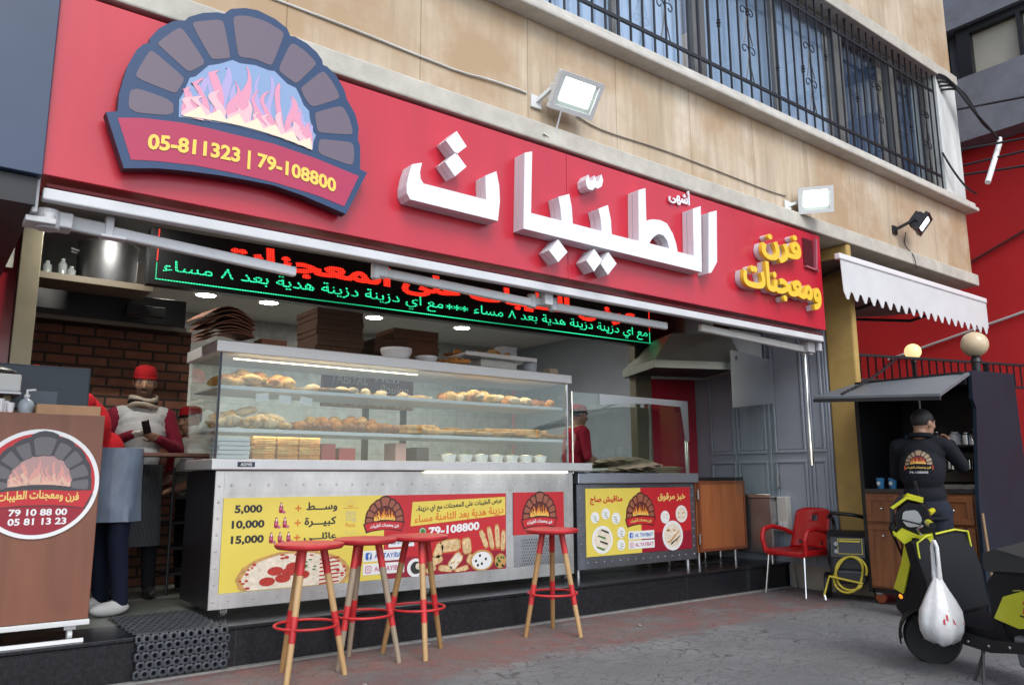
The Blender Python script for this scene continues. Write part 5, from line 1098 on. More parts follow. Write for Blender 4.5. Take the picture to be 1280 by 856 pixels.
for k in range(11):
    x = 8.98+k*.12; mb = MB().lathe([(0, 0), (.045, 0), (.045, .2), (.03, .23), (.03, .235)], (x, 9.7, 2.551), 12, 0).lathe([(.034, .235), (.034, .27), (0, .27)], (x, 9.7, 2.551), 12, 1)
    o = mb.build('spice_jar', [mat(('jar_brown', 'jar_ochre', 'jar_green')[k % 3], ((.12, .05, .02), (.3, .18, .05), (.1, .12, .06))[k % 3], .3), mat('jar_lid', (.55, .5, .35), .4)], smooth=40)
    tag(recentre(o, (x, 9.7, 2.551)), 'small capped spice jar in the row on the dark corner shelf', 'jar', 'spice jars on the corner shelf')
wb = tag(recentre(MB().box(1.08, 1.95, 6.05, 6.35, 1.32, 1.345).build('pass_shelf', M_wkiosk, bevel=.003), (1.5, 6.2, 1.32)), 'narrow wooden pass shelf between the till counter and the showcase', 'shelf')
o = MB().box(1.72, 1.9, 6.22, 6.34, 1.346, 1.56).build('white_carton', M_offw, bevel=.004); tag(recentre(o, (1.8, 6.28, 1.346)), 'white carton on the pass shelf against the showcase side', 'carton')
rk = thing('bakery_rack', 'dim metal tray rack standing in the gap behind the pass shelf', 'rack', (1.95, 6.9, .252))
for (x, y) in ((1.75, 6.8), (2.2, 6.8), (1.75, 7.2), (2.2, 7.2)): MB().tube([(x, y, .252), (x, y, 1.25)], .012, 8).build('post', M_black, rk)
for z in (.4, .6, .8, 1.0, 1.2): MB().box(1.74, 2.21, 6.8, 7.2, z, z+.02).build('tray', M_black, rk)
# ------------------------------------------------------------------ boxes and trays on top of the showcase
M_card = mat('brown_cardboard', (.13, .065, .035), .85, var=.15, vscale=9); M_cardd = mat('dark_cardboard', (.085, .045, .028), .85, var=.15, vscale=9); M_card2 = mat('red_brown_card', (.20, .085, .05), .85, var=.15, vscale=10)
zt = 2.103
def box_stack(x0, x1, y0, y1, n, h, m, label, group, jit=.008, ang=0):
    z = zt
    for k in range(n):
        dx, dy, a = rnd.uniform(-jit, jit), rnd.uniform(-jit, jit), rnd.uniform(-.02, .02)+ang
        o = MB().obox((0, 0, h/2), (x1-x0, y1-y0, h-.002)).obox((0, -(y1-y0)/2-.001, h*.75), (x1-x0, .003, h*.45)).build('pizza_box', m, bevel=.002)
        o.location = ((x0+x1)/2+dx, (y0+y1)/2+dy, z); o.rotation_euler = (0, 0, a); z += h
        tag(o, label, 'box', group)
box_stack(2.46, 2.86, 5.72, 6.12, 9, .043, M_cardd, 'flat brown pizza box in the tall stack, second pile from the left on the showcase', 'pizza boxes in the tall stack')
box_stack(2.98, 3.28, 5.75, 6.05, 5, .04, M_cardd, 'small brown pizza box in the low middle stack on the showcase', 'pizza boxes in the low middle stack')
box_stack(3.18, 3.62, 5.78, 6.12, 7, .045, M_card, 'large brown pizza box in the stack beside the white bowls', 'pizza boxes beside the white bowls')
box_stack(1.95, 2.14, 5.5, 5.66, 1, .05, M_card2, 'small reddish brown box lying alone near the left end of the showcase top', 'small box on the showcase top')
for k in range(9):
    mb = MB(); a = .25+.06*k+rnd.uniform(-.05, .05)
    pts = []
    for i in range(7):
        t = i/6; pts.append((-.17+.34*t, .05*sin(t*3)*(1+.1*k)))
    for i in range(6):
        (x0, z0), (x1, z1) = pts[i], pts[i+1]
        mb.add([(x0, -.16, z0), (x1, -.16, z1), (x1, .16, z1+.02), (x0, .16, z0+.02), (x0, -.16, z0+.006), (x1, -.16, z1+.006), (x1, .16, z1+.026), (x0, .16, z0+.026)], [(0, 3, 2, 1), (4, 5, 6, 7), (0, 1, 5, 4), (2, 3, 7, 6), (0, 4, 7, 3), (1, 2, 6, 5)])
    o = mb.build('folded_card', M_card2); o.location = (1.70+rnd.uniform(-.02, .02), 5.62, zt+.012+k*.017); o.rotation_euler = (rnd.uniform(-.04, .04), -.12+.03*k*.4, rnd.uniform(-.15, .15))
    tag(o, 'unfolded reddish card sheet in the loose pile at the left corner of the showcase top', 'card sheet', 'loose card sheets on the showcase')
o = MB().box(1.83, 2.02, 5.68, 5.9, zt, zt+.05).build('white_box', M_white, bevel=.004); tag(recentre(o, (1.92, 5.8, zt)), 'flat white box behind the loose card sheets', 'box')
o = MB().box(2.16, 2.32, 5.6, 5.8, zt, zt+.018).build('white_tray', M_white, bevel=.004); tag(recentre(o, (2.24, 5.7, zt)), 'thin white tray left of the tall pizza box stack', 'tray')
for x, r, h, lb in ((3.08, .13, .09, 'stack of white paper plates before the brown pizza boxes'), (3.36, .10, .05, 'low white bowl at the right of the paper plates')):
    o = MB().lathe([(0, 0), (r*.75, 0), (r, h*.75), (r*.97, h*.8), (r*.98, h), (r*.9, h), (r*.6, h*.7), (0, h*.6)], (x, 5.56, zt), 28).build('white_bowl', M_white, smooth=50); tag(recentre(o, (x, 5.56, zt)), lb, 'bowl')
tr = thing('pastry_tray', 'white tray of small pastries raised on boxes at the right end of the showcase top', 'tray', (4.15, 5.75, zt))
MB().box(3.72, 4.5, 5.5, 5.98, zt+.1, zt+.118).box(3.72, 4.5, 5.49, 5.5, zt+.095, zt+.13).build('tray_plate', M_white, tr, bevel=.003); MB().box(3.95, 4.35, 5.6, 5.9, zt, zt+.098).build('support_box', M_offw, tr)
o = MB().box(4.28, 4.44, 5.7, 5.86, zt+.12, zt+.26).build('napkin_box', mat('bluish_plastic', (.50, .56, .64), .4), bevel=.015); tag(recentre(o, (4.36, 5.78, zt+.12)), 'pale blue plastic box standing on the pastry tray', 'box')
o = MB().lathe([(0, 0), (.06, 0), (.07, .14), (0, .14)], (4.52, 5.62, zt), 22).build('paper_tub', mat('bluish_paper', (.5, .55, .62), .5), smooth=40); tag(recentre(o, (4.52, 5.62, zt)), 'pale paper tub right of the raised pastry tray', 'tub')
o = MB().box(4.66, 4.76, 5.5, 5.6, zt, zt+.055).build('small_carton', mat('tan_white_card', (.45, .36, .26), .7), bevel=.004); tag(recentre(o, (4.7, 5.55, zt)), 'small tan carton at the right end of the showcase top', 'carton')
# ------------------------------------------------------------------ pastries
M_gold = [mat('golden_crust', (.48, .20, .045), .55, var=.45, vscale=22, bump=.4, bscale=50), mat('pale_crust', (.56, .33, .11), .6, var=.35, vscale=20, bump=.4, bscale=40), mat('brown_crust', (.29, .115, .035), .55, var=.5, vscale=25, bump=.4, bscale=50), mat('floury_crust', (.56, .43, .27), .7, var=.25, vscale=18, bump=.3)]
def roll_mesh(kind):
    mb = MB()
    if kind == 'croissant':
        pts = []; rs = []
        for i in range(13):
            t = i/12; a = -1.2+2.4*t; pts.append((.055*sin(a), .05*(1-cos(a)), .022)); rs.append(.006+.026*sin(pi*t)**.8*(1+.16*cos(t*6*2*pi)))
        mb.tube(pts, rs, 10)
    elif kind == 'roll': mb.ball((0, 0, .026), (.062, .04, .028), 0, 14, 8); mb.ball((0, 0, .044), (.04, .012, .012), 0, 8, 5)
    elif kind == 'stick': mb.tube([(-.09, 0, .016), (-.045, .004, .02), (0, 0, .02), (.05, -.003, .02), (.09, 0, .016)], [.010, .017, .018, .017, .009], 9)
    elif kind == 'pie': mb.lathe([(0, .006), (.05, .006), (.068, .012), (.075, .022), (.068, .026), (.055, .016), (0, .017)], (0, 0, 0), 20)
    elif kind == 'bun': mb.ball((0, 0, .032), (.05, .05, .034), 0, 14, 8)
    else:
        mb.obox((0, 0, .012), (.16, .11, .022)); mb.obox((0, 0, .028), (.155, .112, .008)); mb.obox((0, 0, .044), (.16, .11, .022))
    return mb
PROTO = {}
def pastry(kind, m, loc, rot, sc, name, label, group, cat='pastry'):
    k = (kind, m)
    if k not in PROTO:
        mm = [M_gold[m]]
        o = roll_mesh(kind).build(name, mm, smooth=60, bevel=.008 if kind == 'sandwich' else 0); PROTO[k] = o
    else:
        o = PROTO[k].copy(); o.name = name; COL.objects.link(o)
    o.location = loc; o.rotation_euler = rot; o.scale = (sc, sc, sc); tag(o, label, cat, group); return o
def heap(x0, x1, y0, y1, z, n, kinds, hmax, name, label, group, sc=(1, 1.3), cat='pastry'):
    for i in range(n):
        x = rnd.uniform(x0, x1); y = rnd.uniform(y0, y1); u = (x-x0)/(x1-x0); v = (y-y0)/(y1-y0)
        h = hmax*(1-(2*u-1)**2*.7)*(.25+.75*v)*rnd.uniform(0, 1)
        k, m = rnd.choice(kinds)
        pastry(k, m, (x, y, z+max(0, h)), (rnd.uniform(-.35, .35)*(h > .03), rnd.uniform(-.3, .3)*(h > .03), rnd.uniform(0, 6.28)), rnd.uniform(*sc), name, label, group, cat)
zs1, zs2, zb = 1.802, 1.507, 1.295
heap(1.75, 2.3, 5.56, 5.95, zs1, 40, [('bun', 1), ('roll', 1), ('roll', 0), ('croissant', 1)], .14, 'bread_bun', 'pale golden bun in the heap at the left of the top showcase shelf', 'buns on the top shelf')
heap(2.3, 3.5, 5.53, 5.9, zs1, 48, [('roll', 3), ('pie', 3), ('pie', 1)], .03, 'floury_cookie', 'floury white cookie in the low row on the top showcase shelf', 'cookies on the top shelf', (.8, 1))
heap(3.55, 4.45, 5.54, 5.95, zs1, 60, [('roll', 1), ('bun', 1), ('croissant', 0), ('roll', 3)], .1, 'bread_roll', 'pale roll in the long heap on the right of the top showcase shelf', 'rolls on the top shelf')
heap(4.5, 4.78, 5.56, 5.9, zs1, 12, [('croissant', 0), ('croissant', 2)], .04, 'croissant', 'brown croissant at the right end of the top showcase shelf', 'croissants on the top shelf')
heap(1.72, 2.2, 5.55, 5.95, zs2, 54, [('stick', 3), ('roll', 3), ('stick', 1), ('croissant', 3)], .2, 'bread_stick', 'floury bread stick in the tall heap at the left of the middle shelf', 'bread sticks on the middle shelf', (.9, 1.2))
for i in range(9):
    for k in range(4):
        x = 2.3+i*.098; y = 5.56+k*.1
        pastry('croissant', 2 if (i+k) % 3 else 0, (x, y, zs2+.012), (0, 0, 1.57+rnd.uniform(-.2, .2)), 1.05, 'glazed_croissant', 'dark glazed croissant in the tray rows on the middle shelf', 'croissants in the middle shelf tray')
heap(2.45, 3.1, 5.65, 5.95, zs2+.045, 18, [('croissant', 0), ('croissant', 1), ('stick', 0)], .06, 'bread_roll', 'golden roll piled over the glazed croissants on the middle shelf', 'rolls over the croissants')
heap(3.15, 3.55, 5.53, 5.9, zs2, 18, [('sandwich', 1), ('roll', 1)], .05, 'filled_roll', 'golden filled roll in the centre of the middle shelf', 'filled rolls on the middle shelf')
heap(3.55, 4.05, 5.55, 5.9, zs2, 22, [('pie', 1), ('pie', 3)], .05, 'round_pie', 'flat round pie in the pale stack right of the centre of the middle shelf', 'round pies on the middle shelf', (1.1, 1.4))
heap(4.05, 4.8, 5.53, 5.95, zs2, 34, [('pie', 0), ('pie', 1), ('sandwich', 1)], .05, 'flat_pie', 'golden flat pie on the tray at the right of the middle shelf', 'flat pies on the middle shelf', (1.1, 1.4))
for i in range(3):
    for k in range(4):
        pastry('sandwich', 1 if k % 2 else 0, (2.03+i*.17, 5.6, zb+k*.035), (0, 0, rnd.uniform(-.1, .1)), 1, 'toast_sandwich', 'pressed sandwich in the stacks on the showcase floor', 'sandwiches on the showcase floor', 'sandwich')
for k in range(5):
    o = MB().box(-.11, .11, -.1, .1, 0, .026).build('paper_box', mat('pale_blue_card', (.50, .54, .60), .6), bevel=.003); o.location = (1.80, 5.6, zb+k*.03); o.rotation_euler = (0, 0, rnd.uniform(-.1, .1)); tag(o, 'pale flat paper box in the stack at the left of the showcase floor', 'box', 'paper boxes on the showcase floor')
for i in range(7):
    x = 3.62+i*.165; t = thing('salad_tub', 'white plastic tub of filling in the row on the showcase floor', 'tub', (x, 5.6, zb), 0, 'tubs on the showcase floor')
    MB().lathe([(0, 0), (.055, 0), (.07, .06), (.066, .06), (.052, .01), (0, .01)], (x, 5.6, zb), 20, 0, None, 1, .9).build('tub', M_white, t, smooth=50)
    MB().ball((x, 5.6, zb+.045), (.06, .054, .025)).build('filling', mat(('filling_cream', 'filling_green', 'filling_white')[i % 3], ((.55, .45, .25), (.12, .2, .06), (.6, .58, .5))[i % 3], .7, var=.3, vscale=30, bump=.6), t, smooth=60)
for i, (x, w) in enumerate(((2.55, .12), (2.7, .14), (3.2, .1), (3.4, .12))):
    o = MB().box(x, x+w, 5.75, 5.95, zb, zb+(.13, .1, .15, .12)[i]).build('drink_carton', mat(('carton_red', 'carton_red2', 'carton_pink', 'carton_dark')[i], ((.3, .02, .04), (.35, .03, .05), (.5, .3, .3), (.05, .04, .05))[i], .4), bevel=.004)
    tag(recentre(o, (x, 5.85, zb)), ('deep red carton left on the showcase floor', 'bright red wider carton on the showcase floor', 'pinkish tall carton on the showcase floor', 'dark carton near the middle of the showcase floor')[i], 'carton')
for i in range(3):
    o = MB().box(-.045, .045, -.002, .002, 0, .055).build('price_card', M_wht if False else M_white); o.location = (1.98+i*.16, 5.5, 1.70-.004*i); o.rotation_euler = (R(8), R((-8, 4, 8)[i]), 0); tag(o, 'small blank white price card hanging under the top shelf of the showcase', 'price card', 'price cards in the showcase')
heap(3.76, 4.25, 5.54, 5.9, zt+.119, 16, [('roll', 1), ('pie', 0), ('croissant', 0)], .03, 'small_pastry', 'small golden pastry on the raised white tray', 'pastries on the raised tray', (.8, 1.05))
heap(3.62, 3.74, 5.5, 5.8, zt, 6, [('stick', 0), ('croissant', 0)], .04, 'pastry_stick', 'golden pastry stick lying beside the raised tray', 'pastry sticks on the showcase')
# flat bread heap and boards on the second counter
for k in range(8):
    r = .34-.012*k
    mb = MB(); n = 30; V = [(0, 0, .02)]
    for q, (rr, zz) in enumerate(((.5, .022), (.85, .012), (1, -.01), (.98, -.016))):
        V += [(r*1.35*rr*cos(2*pi*i/n)*(1+.04*sin(i*1.3+k)), r*.75*rr*sin(2*pi*i/n)*(1+.04*cos(i*2.1+k)), zz+.008*sin(i*1.7+k*2+q)) for i in range(n)]
    F = [(0, 1+i, 1+(i+1) % n) for i in range(n)]
    for q in range(3): F += [(1+q*n+i, 1+(q+1)*n+i, 1+(q+1)*n+(i+1) % n, 1+q*n+(i+1) % n) for i in range(n)]
    mb.add(V, F); o = mb.build('flat_bread', mat('thin_bread', (.30, .24, .17), .6, var=.3, vscale=10, bump=.5, bscale=14), smooth=70)
    o.location = (5.95+.03*sin(k*2), 5.85, 1.222+k*.017); o.rotation_euler = (0, 0, k*.5); tag(o, 'thin flat bread sheet in the heap on the saj counter', 'bread', 'flat breads on the saj counter')
for k in range(4):
    o = MB().lathe([(0, .02), (.2, .02), (.3, .008), (.3, 0), (0, 0)], (0, 0, 0), 26, 0, None, 1, .7).build('flat_bread', mat('thin_bread', (.3, .24, .17)), smooth=60); o.location = (6.5+.02*k, 5.9, 1.203+k*.018); tag(o, 'thin flat bread in the low pile near the glass guard post', 'bread', 'flat breads near the guard post')
o = MB().obox((0, 0, .012), (.55, .35, .02), (0, R(-3), R(8))).build('dough_board', mat('pale_board', (.50, .52, .46), .5), bevel=.004); o.location = (5.25, 5.8, 1.215); tag(o, 'pale dough board on the left end of the saj counter', 'board')
# ------------------------------------------------------------------ red plastic chair
ch = thing('plastic_chair', 'red plastic armchair with thin metal legs against the beige plinth', 'chair', (7.32, 4.76, 0), R(174))
M_cred = mat('red_plastic', (.50, .012, .015), .32, var=.06, vscale=4)
st = MB()          # local: x forward (seat front), y left
NX, NY = 10, 12; V = []
for i in range(NX+1):
    for k in range(NY+1):
        x = -.22+.44*i/NX; y = (-.23+.46*k/NY)*(1+.06*i/NX); z = .43+.02*(abs(2*k/NY-1))**2-.012*sin(pi*i/NX); z -= .03*max(0, (i-8)/2)**2
        V.append((x, y, z))
F = [(i*(NY+1)+k, (i+1)*(NY+1)+k, (i+1)*(NY+1)+k+1, i*(NY+1)+k+1) for i in range(NX) for k in range(NY)]
st.add(V, F); o = st.build('seat', M_cred, ch, smooth=60, local=True); s_ = o.modifiers.new('thick', 'SOLIDIFY'); s_.thickness = .014; s_.offset = -1
ap = MB().box(.19, .215, -.235, .235, .375, .425).box(-.22, .2, .225, .245, .385, .44).box(-.22, .2, -.245, -.225, .385, .44); ap.build('seat_apron', M_cred, ch, bevel=.01, local=True)
bk = MB(); V = []; NX, NY = 12, 12
for i in range(NX+1):
    for k in range(NY+1):
        t = i/NX; y0 = (-.5+k/NY)*.46*(1-.10*t+.0*t); edge = abs(2*k/NY-1)
        V.append((-.215-.11*t-.0*edge+.05*edge**2, y0, .44+.40*t-.035*edge**4*(t > .9)))
F = [(i*(NY+1)+k, (i+1)*(NY+1)+k, (i+1)*(NY+1)+k+1, i*(NY+1)+k+1) for i in range(NX) for k in range(NY)]
F = [f for n, f in enumerate(F) if not ((n//NY) in (8, 9) and (n % NY) in (5, 6) or (n//NY) == 1 and (n % NY) in (2, 9))]
bk.add(V, F); o = bk.build('backrest', M_cred, ch, smooth=60, local=True); s_ = o.modifiers.new('thick', 'SOLIDIFY'); s_.thickness = .014
for s in (-1, 1):
    a = MB(); pts = [(.20, s*.245, .40), (.225, s*.265, .55), (.19, s*.27, .63), (.06, s*.268, .655), (-.10, s*.255, .62), (-.25, s*.23, .56)]
    P = []
    for i in range(len(pts)-1):
        for k in range(5): t = k/5; P.append(tuple(pts[i][q]*(1-t)+pts[i+1][q]*t for q in range(3)))
    P.append(pts[-1]); a.tube(P, .024, 8); a.build('armrest', M_cred, ch, smooth=60, local=True)
    for x, dx in ((.185, .05), (-.19, -.07)): MB().tube([(x, s*.215, .42), (x+dx, s*.245, 0)], .0115, 10).build('leg', M_chrome, ch, smooth=40, local=True)
# ------------------------------------------------------------------ pressure washer with its hose
pwz = thing('pressure_washer', 'black pressure washer on wheels with a coiled yellow hose beside the red chair', 'pressure washer', (7.38, 4.24, 0), R(205)); pwz.scale = (1.15,)*3
# local: x towards the viewer side, z up
MB().obox((0, 0, .33), (.30, .30, .30), (0, 0, 0)).obox((.02, 0, .20), (.34, .26, .12)).build('housing', M_blackp, pwz, bevel=.03, local=True, seg=3)
MB().tube([(-.05, -.17, .40), (-.05, .17, .40)], .16, 22).build('motor_cover', M_blackp, pwz, bevel=.01, local=True, smooth=40)
cp = MB().obox((.165, 0, .43), (.02, .26, .16), (0, R(-12), 0), 0); cp.obox((.178, .02, .44), (.004, .19, .125), (0, R(-12), 0), 1); cp.obox((.181, .02, .44), (.004, .178, .113), (0, R(-12), 0), 0); cp.obox((.183, .06, .43), (.004, .075, .07), (0, R(-12), 0), 2); cp.obox((.183, -.03, .43), (.004, .075, .07), (0, R(-12), 0), 2); cp.obox((.184, .02, .482), (.004, .16, .014), (0, R(-12), 0), 1)
cp.build('control_panel', [M_blackp, mat('machine_yellow', (.55, .45, .03), .45), mat('grey_label', (.06, .065, .07), .5)], pwz, local=True)
for z in (.40, .46): MB().tube([(.17, -.085, z), (.205, -.085, z)], .017, 12).build('knob', mat('knob_grey', (.35, .36, .36), .4), pwz, local=True)
for s in (-1, 1): 
    MB().tube([(-.12, s*.12, .35), (-.2, s*.13, .60), (-.10, s*.13, .66)], .014, 8).build('handle_bar', M_blackp, pwz, local=True, smooth=50)
    w = MB().tube([(-.02, s*.17, .105), (-.02, s*.215, .105)], .105, 24).build('wheel', M_blackp, pwz, local=True, bevel=.01, smooth=40); MB().tube([(-.02, s*.212, .105), (-.02, s*.222, .105)], .05, 16).build('hub', mat('hub_grey', (.25, .25, .25), .4), w, local=True)
MB().tube([(-.10, -.16, .66), (-.05, -.13, .70), (.05, -.06, .70), (.08, .06, .69), (.0, .13, .67), (-.10, .13, .66)], .016, 8).build('handle_grip', M_blackp, pwz, local=True, smooth=50)
g = MB().tube([(.02, .16, .62), (-.02, .17, .76)], [.02, .026], 10).tube([(-.02, .17, .76), (-.03, .17, .82)], .034, 10).build('spray_gun', M_black, pwz, local=True, smooth=50)
hs = []
for i in range(70):
    a = i/70*2*pi*1.9; r = .115+.025*sin(i*.31); hs.append((.20+.012*sin(i*.5), r*1.1*cos(a), .22+r*sin(a)*.95+.02*sin(i*.2)))
hs += [(.22, -.15, .2), (.24, -.2, .05), (.25, -.19, .03)]
MB().tube(hs, .0095, 8).build('hose', mat('yellow_hose', (.52, .42, .04), .45), pwz, local=True, smooth=60)
MB().tube([(.245, -.195, .05), (.255, -.187, .012)], .012, 8).build('hose_nozzle', M_steel, pwz, local=True)
# ------------------------------------------------------------------ coffee stall
ck = thing('coffee_stall', 'black coffee stall with wooden doors, open flap roof and navy end panel on castors', 'stall', (7.7, 3.5, 0))
M_stall = mat('stall_black', (.006, .007, .009), .55); M_stnavy = mat('stall_navy', (.007, .015, .026), .5, spec=.25, var=.2, vscale=3)
M_flap = mat('flap_grey', (.13, .15, .17), .4, var=.12, vscale=4)
MB().box(7.28, 8.15, 3.98, 4.02, .1, 1.98).box(8.1, 8.15, 3.0, 3.975, .1, 1.98).box(7.3, 8.1, 3.0, 3.975, 1.95, 2.0).box(7.3, 8.1, 3.0, 3.975, .1, .14).build('carcass', M_stall, ck)
MB().prism(PL((0, 2.955, 0)), [(7.2, .02), (7.22, .95), (7.36, 1.74), (7.31, 1.82), (7.34, 2.07), (8.25, 2.11), (8.32, .02)], -.03, 0).build('end_panel', M_stnavy, ck, bevel=.006)
MB().box(7.26, 8.1, 3.0, 3.975, 1.01, 1.045).build('counter', mat('stall_counter', (.03, .028, .028), .4), ck)
M_wd = wood_mat('stall_wood', (.17, .058, .022), (.26, .10, .04), .4, (9, 9, 1))
MB().box(7.275, 7.3, 3.0, 3.98, .14, 1.005).build('front_frame', M_wd, ck, bevel=.003)
for i, (y0, y1) in enumerate(((3.02, 3.33), (3.345, 3.65), (3.665, 3.965))):
    for z0, z1, nm in ((.16, .72, 'door'), (.745, .985, 'drawer')):
        d = MB().box(7.252, 7.274, y0, y1, z0, z1)
        dd = d.build(nm, M_wd, ck, bevel=.006)
        f = MB(); w = .05
        for a, b_, c, e in ((y0, y1, z0, z0+w), (y0, y1, z1-w, z1), (y0, y0+w, z0+w, z1-w), (y1-w, y1, z0+w, z1-w)): f.box(7.242, 7.252, a, b_, c, e)
        f.build('raised_frame', M_wd, dd, bevel=.004)
        MB().ball((7.232, (y0+y1)/2, z1-.1 if nm == 'door' else (z0+z1)/2), .013).build('knob', M_steel, dd, smooth=60)
fl = MB(); A, B_, C_, D_ = Vector((6.5, 3.97, 1.85)), Vector((6.53, 2.88, 1.785)), Vector((7.34, 2.97, 2.03)), Vector((7.29, 4.03, 2.02))
up = Vector((0, 0, .025)); fl.add([A, B_, C_, D_, A+up, B_+up, C_+up, D_+up], [(0, 3, 2, 1), (4, 5, 6, 7), (0, 1, 5, 4), (1, 2, 6, 5), (2, 3, 7, 6), (3, 0, 4, 7)]); fl.build('flap_roof', M_flap, ck)
MB().bar(A+Vector((0, 0, -.012)), B_+Vector((0, 0, -.012)), .03, .03).build('flap_edge', M_black, ck)
chn = MB()
p0, p1 = Vector((6.56, 3.72, 1.885)), Vector((7.95, 3.88, 2.36))
for k in range(34):
    t = k/33; p = p0.lerp(p1, t)+Vector((0, 0, -.03*sin(pi*t))); ang = 0 if k % 2 else pi/2
    chn.obox(p, (.045, .012, .024), (ang, -.25, 0))
chn.build('chain', M_black, ck)
MB().box(7.26, 8.12, 3.0, 3.99, 2.02, 2.06).build('top_board', M_stall, ck)
for i, (y, x) in enumerate(((3.93, 7.33), (3.06, 7.33), (3.93, 8.05))):
    w = MB().tube([(x-.02, y, .05), (x+.02, y, .05)], .05, 18).build('castor', mat('orange_wheel', (.30, .06, .02), .5), ck, bevel=.008, smooth=40); MB().box(x-.035, x+.035, y-.03, y+.03, .08, .1).build('fork', M_steeld, w)
MB().box(7.62, 8.1, 3.0, 3.6, 1.42, 1.44).build('inner_shelf', M_stall, ck)
MB().tube([(7.33, 3.42, 1.06), (7.33, 3.42, 1.95)], .008, 8).build('stay_rod', M_steeld, ck)
MB().box(7.305, 7.36, 3.33, 3.345, .62, .98).build('open_gap', M_black, ck)
em = thing('espresso_machine', 'chrome and black espresso machine in the dark coffee stall', 'coffee machine', (7.75, 3.3, 1.045))
MB().box(7.62, 8.0, 3.03, 3.55, 1.09, 1.38).build('housing', mat('machine_dark', (.03, .03, .032), .3, metal=.5), em, bevel=.02)
MB().box(7.5, 7.99, 3.04, 3.54, 1.046, 1.085).build('drip_tray', M_steeld, em)
for y in (3.14, 3.29, 3.44):
    h = MB().tube([(7.56, y, 1.30), (7.56, y, 1.22)], .034, 14).build('brew_group', M_chrome, em, smooth=40); MB().tube([(7.54, y, 1.215), (7.40, y, 1.20)], .013, 8).build('portafilter', M_blackp, h, smooth=40)
for y in (3.08, 3.5): MB().tube([(7.58, y, 1.34), (7.53, y, 1.2), (7.52, y, 1.1)], .007, 8).build('steam_wand', M_chrome, em, smooth=50)
for i, (x, y, z, lb) in enumerate(((7.35, 3.86, 1.046, 'blue paper cup at the left end of the coffee stall counter'), (7.38, 3.76, 1.046, 'blue paper cup beside the man at the stall counter'), (7.68, 3.04, 1.441, 'blue paper cup at the right end of the stall shelf'), (7.62, 3.98-.3, 1.5-.06, 'small blue cup on the dark stall shelf behind the man'))):
    t = thing('paper_cup', lb, 'cup', (x, y, z)); mb = MB().lathe([(0, 0), (.028, 0), (.038, .1), (.036, .1), (.027, .006), (0, .006)], (x, y, z), 18).build('cup', mat('cup_blue', (.03, .20, .42), .4), t, smooth=50)
    MB().disc(PL((x-.036, y, z+.05), (0, -1, 0), (0, 0, 1), (-1, 0, 0)), 0, 0, .018, .001).build('cup_mark', M_white, t)
for i, (y, r, h, m) in enumerate(((3.46, .035, .13, M_steel), (3.30, .05, .12, M_white), (3.2, .04, .11, M_steel), (3.13, .035, .14, M_chrome))):
    o = MB().lathe([(0, 0), (r, 0), (r, h*.8), (r*.6, h*.9), (r*.6, h), (0, h)], (7.70, y, 1.441), 16).build('steel_canister', m, smooth=50); tag(recentre(o, (7.7, y, 1.441)), ('slim steel canister at the left of the stall shelf', 'wide white canister on the stall shelf by the raised hands', 'steel milk jug on the stall shelf right of the white canister', 'tall chrome shaker near the blue cup on the stall shelf')[i], 'canister')
o = MB().tube([(7.12, 2.86, 0), (7.2, 2.93, .85)], .012, 8).build('broom_stick', mat('broom_wood', (.25, .16, .08), .6), smooth=50); tag(recentre(o, (7.12, 2.86, 0)), 'bare wooden broom stick leaning on the navy stall panel', 'stick')
# ------------------------------------------------------------------ railing and globe lamps in the alley
rl = thing('alley_railing', 'black iron railing before the bright red wall behind the coffee stall', 'railing', (10.6, 4.4, 0))
RA, RB = Vector((8.75, 4.92, 0)), Vector((13.2, 3.55, 0))
def rz(p, z): return Vector((p.x, p.y, z))
MB().bar(rz(RA, 2.6), rz(RB, 2.6), .04, .03).build('top_rail', M_black, rl); MB().bar(rz(RA, 2.3), rz(RB, 2.3), .04, .03).build('bottom_rail', M_black, rl)
b = MB(); nb_ = 38
for i in range(nb_+1): p = RA.lerp(RB, i/nb_); b.bar(rz(p, 2.3), rz(p, 2.6), .016, .016)
b.build('balusters', M_black, rl)
for t in (0, .5, 1): p = RA.lerp(RB, t); MB().box(p.x-.03, p.x+.03, p.y-.03, p.y+.03, 0, 2.75 if t == 0 else 2.6).build('post', M_black, rl)
def globe(x, y, zc, r, zb_, label, glow):
    t = thing('globe_lamp', label, 'lamp', (x, y, zb_), 0, 'globe lamps on the alley railing')
    MB().ball((x, y, zc), r, 0, 24, 16).build('globe', mat('cream_globe', (.62, .50, .33), .3, sub=.2) if not glow else mat('lit_globe', (.8, .65, .35), .3, emis=.5, ecol=(1, .75, .35)), t, smooth=60)
    MB().lathe([(.055, 0), (.045, .03), (.035, .05), (.05, .07)], (x, y, zc-r-.05), 14).build('collar', M_black, t, smooth=50)
    MB().tube([(x, y, zb_), (x, y, zc-r-.04)], .035, 10).build('post', M_black, t, smooth=50)
globe(8.28, 3.28, 2.44, .125, 2.06, 'large cream globe lamp on a post above the navy stall panel', 0)
globe(12.0, 5.63, 3.03, .12, 0, 'smaller glowing globe lamp further back against the red wall', 1)
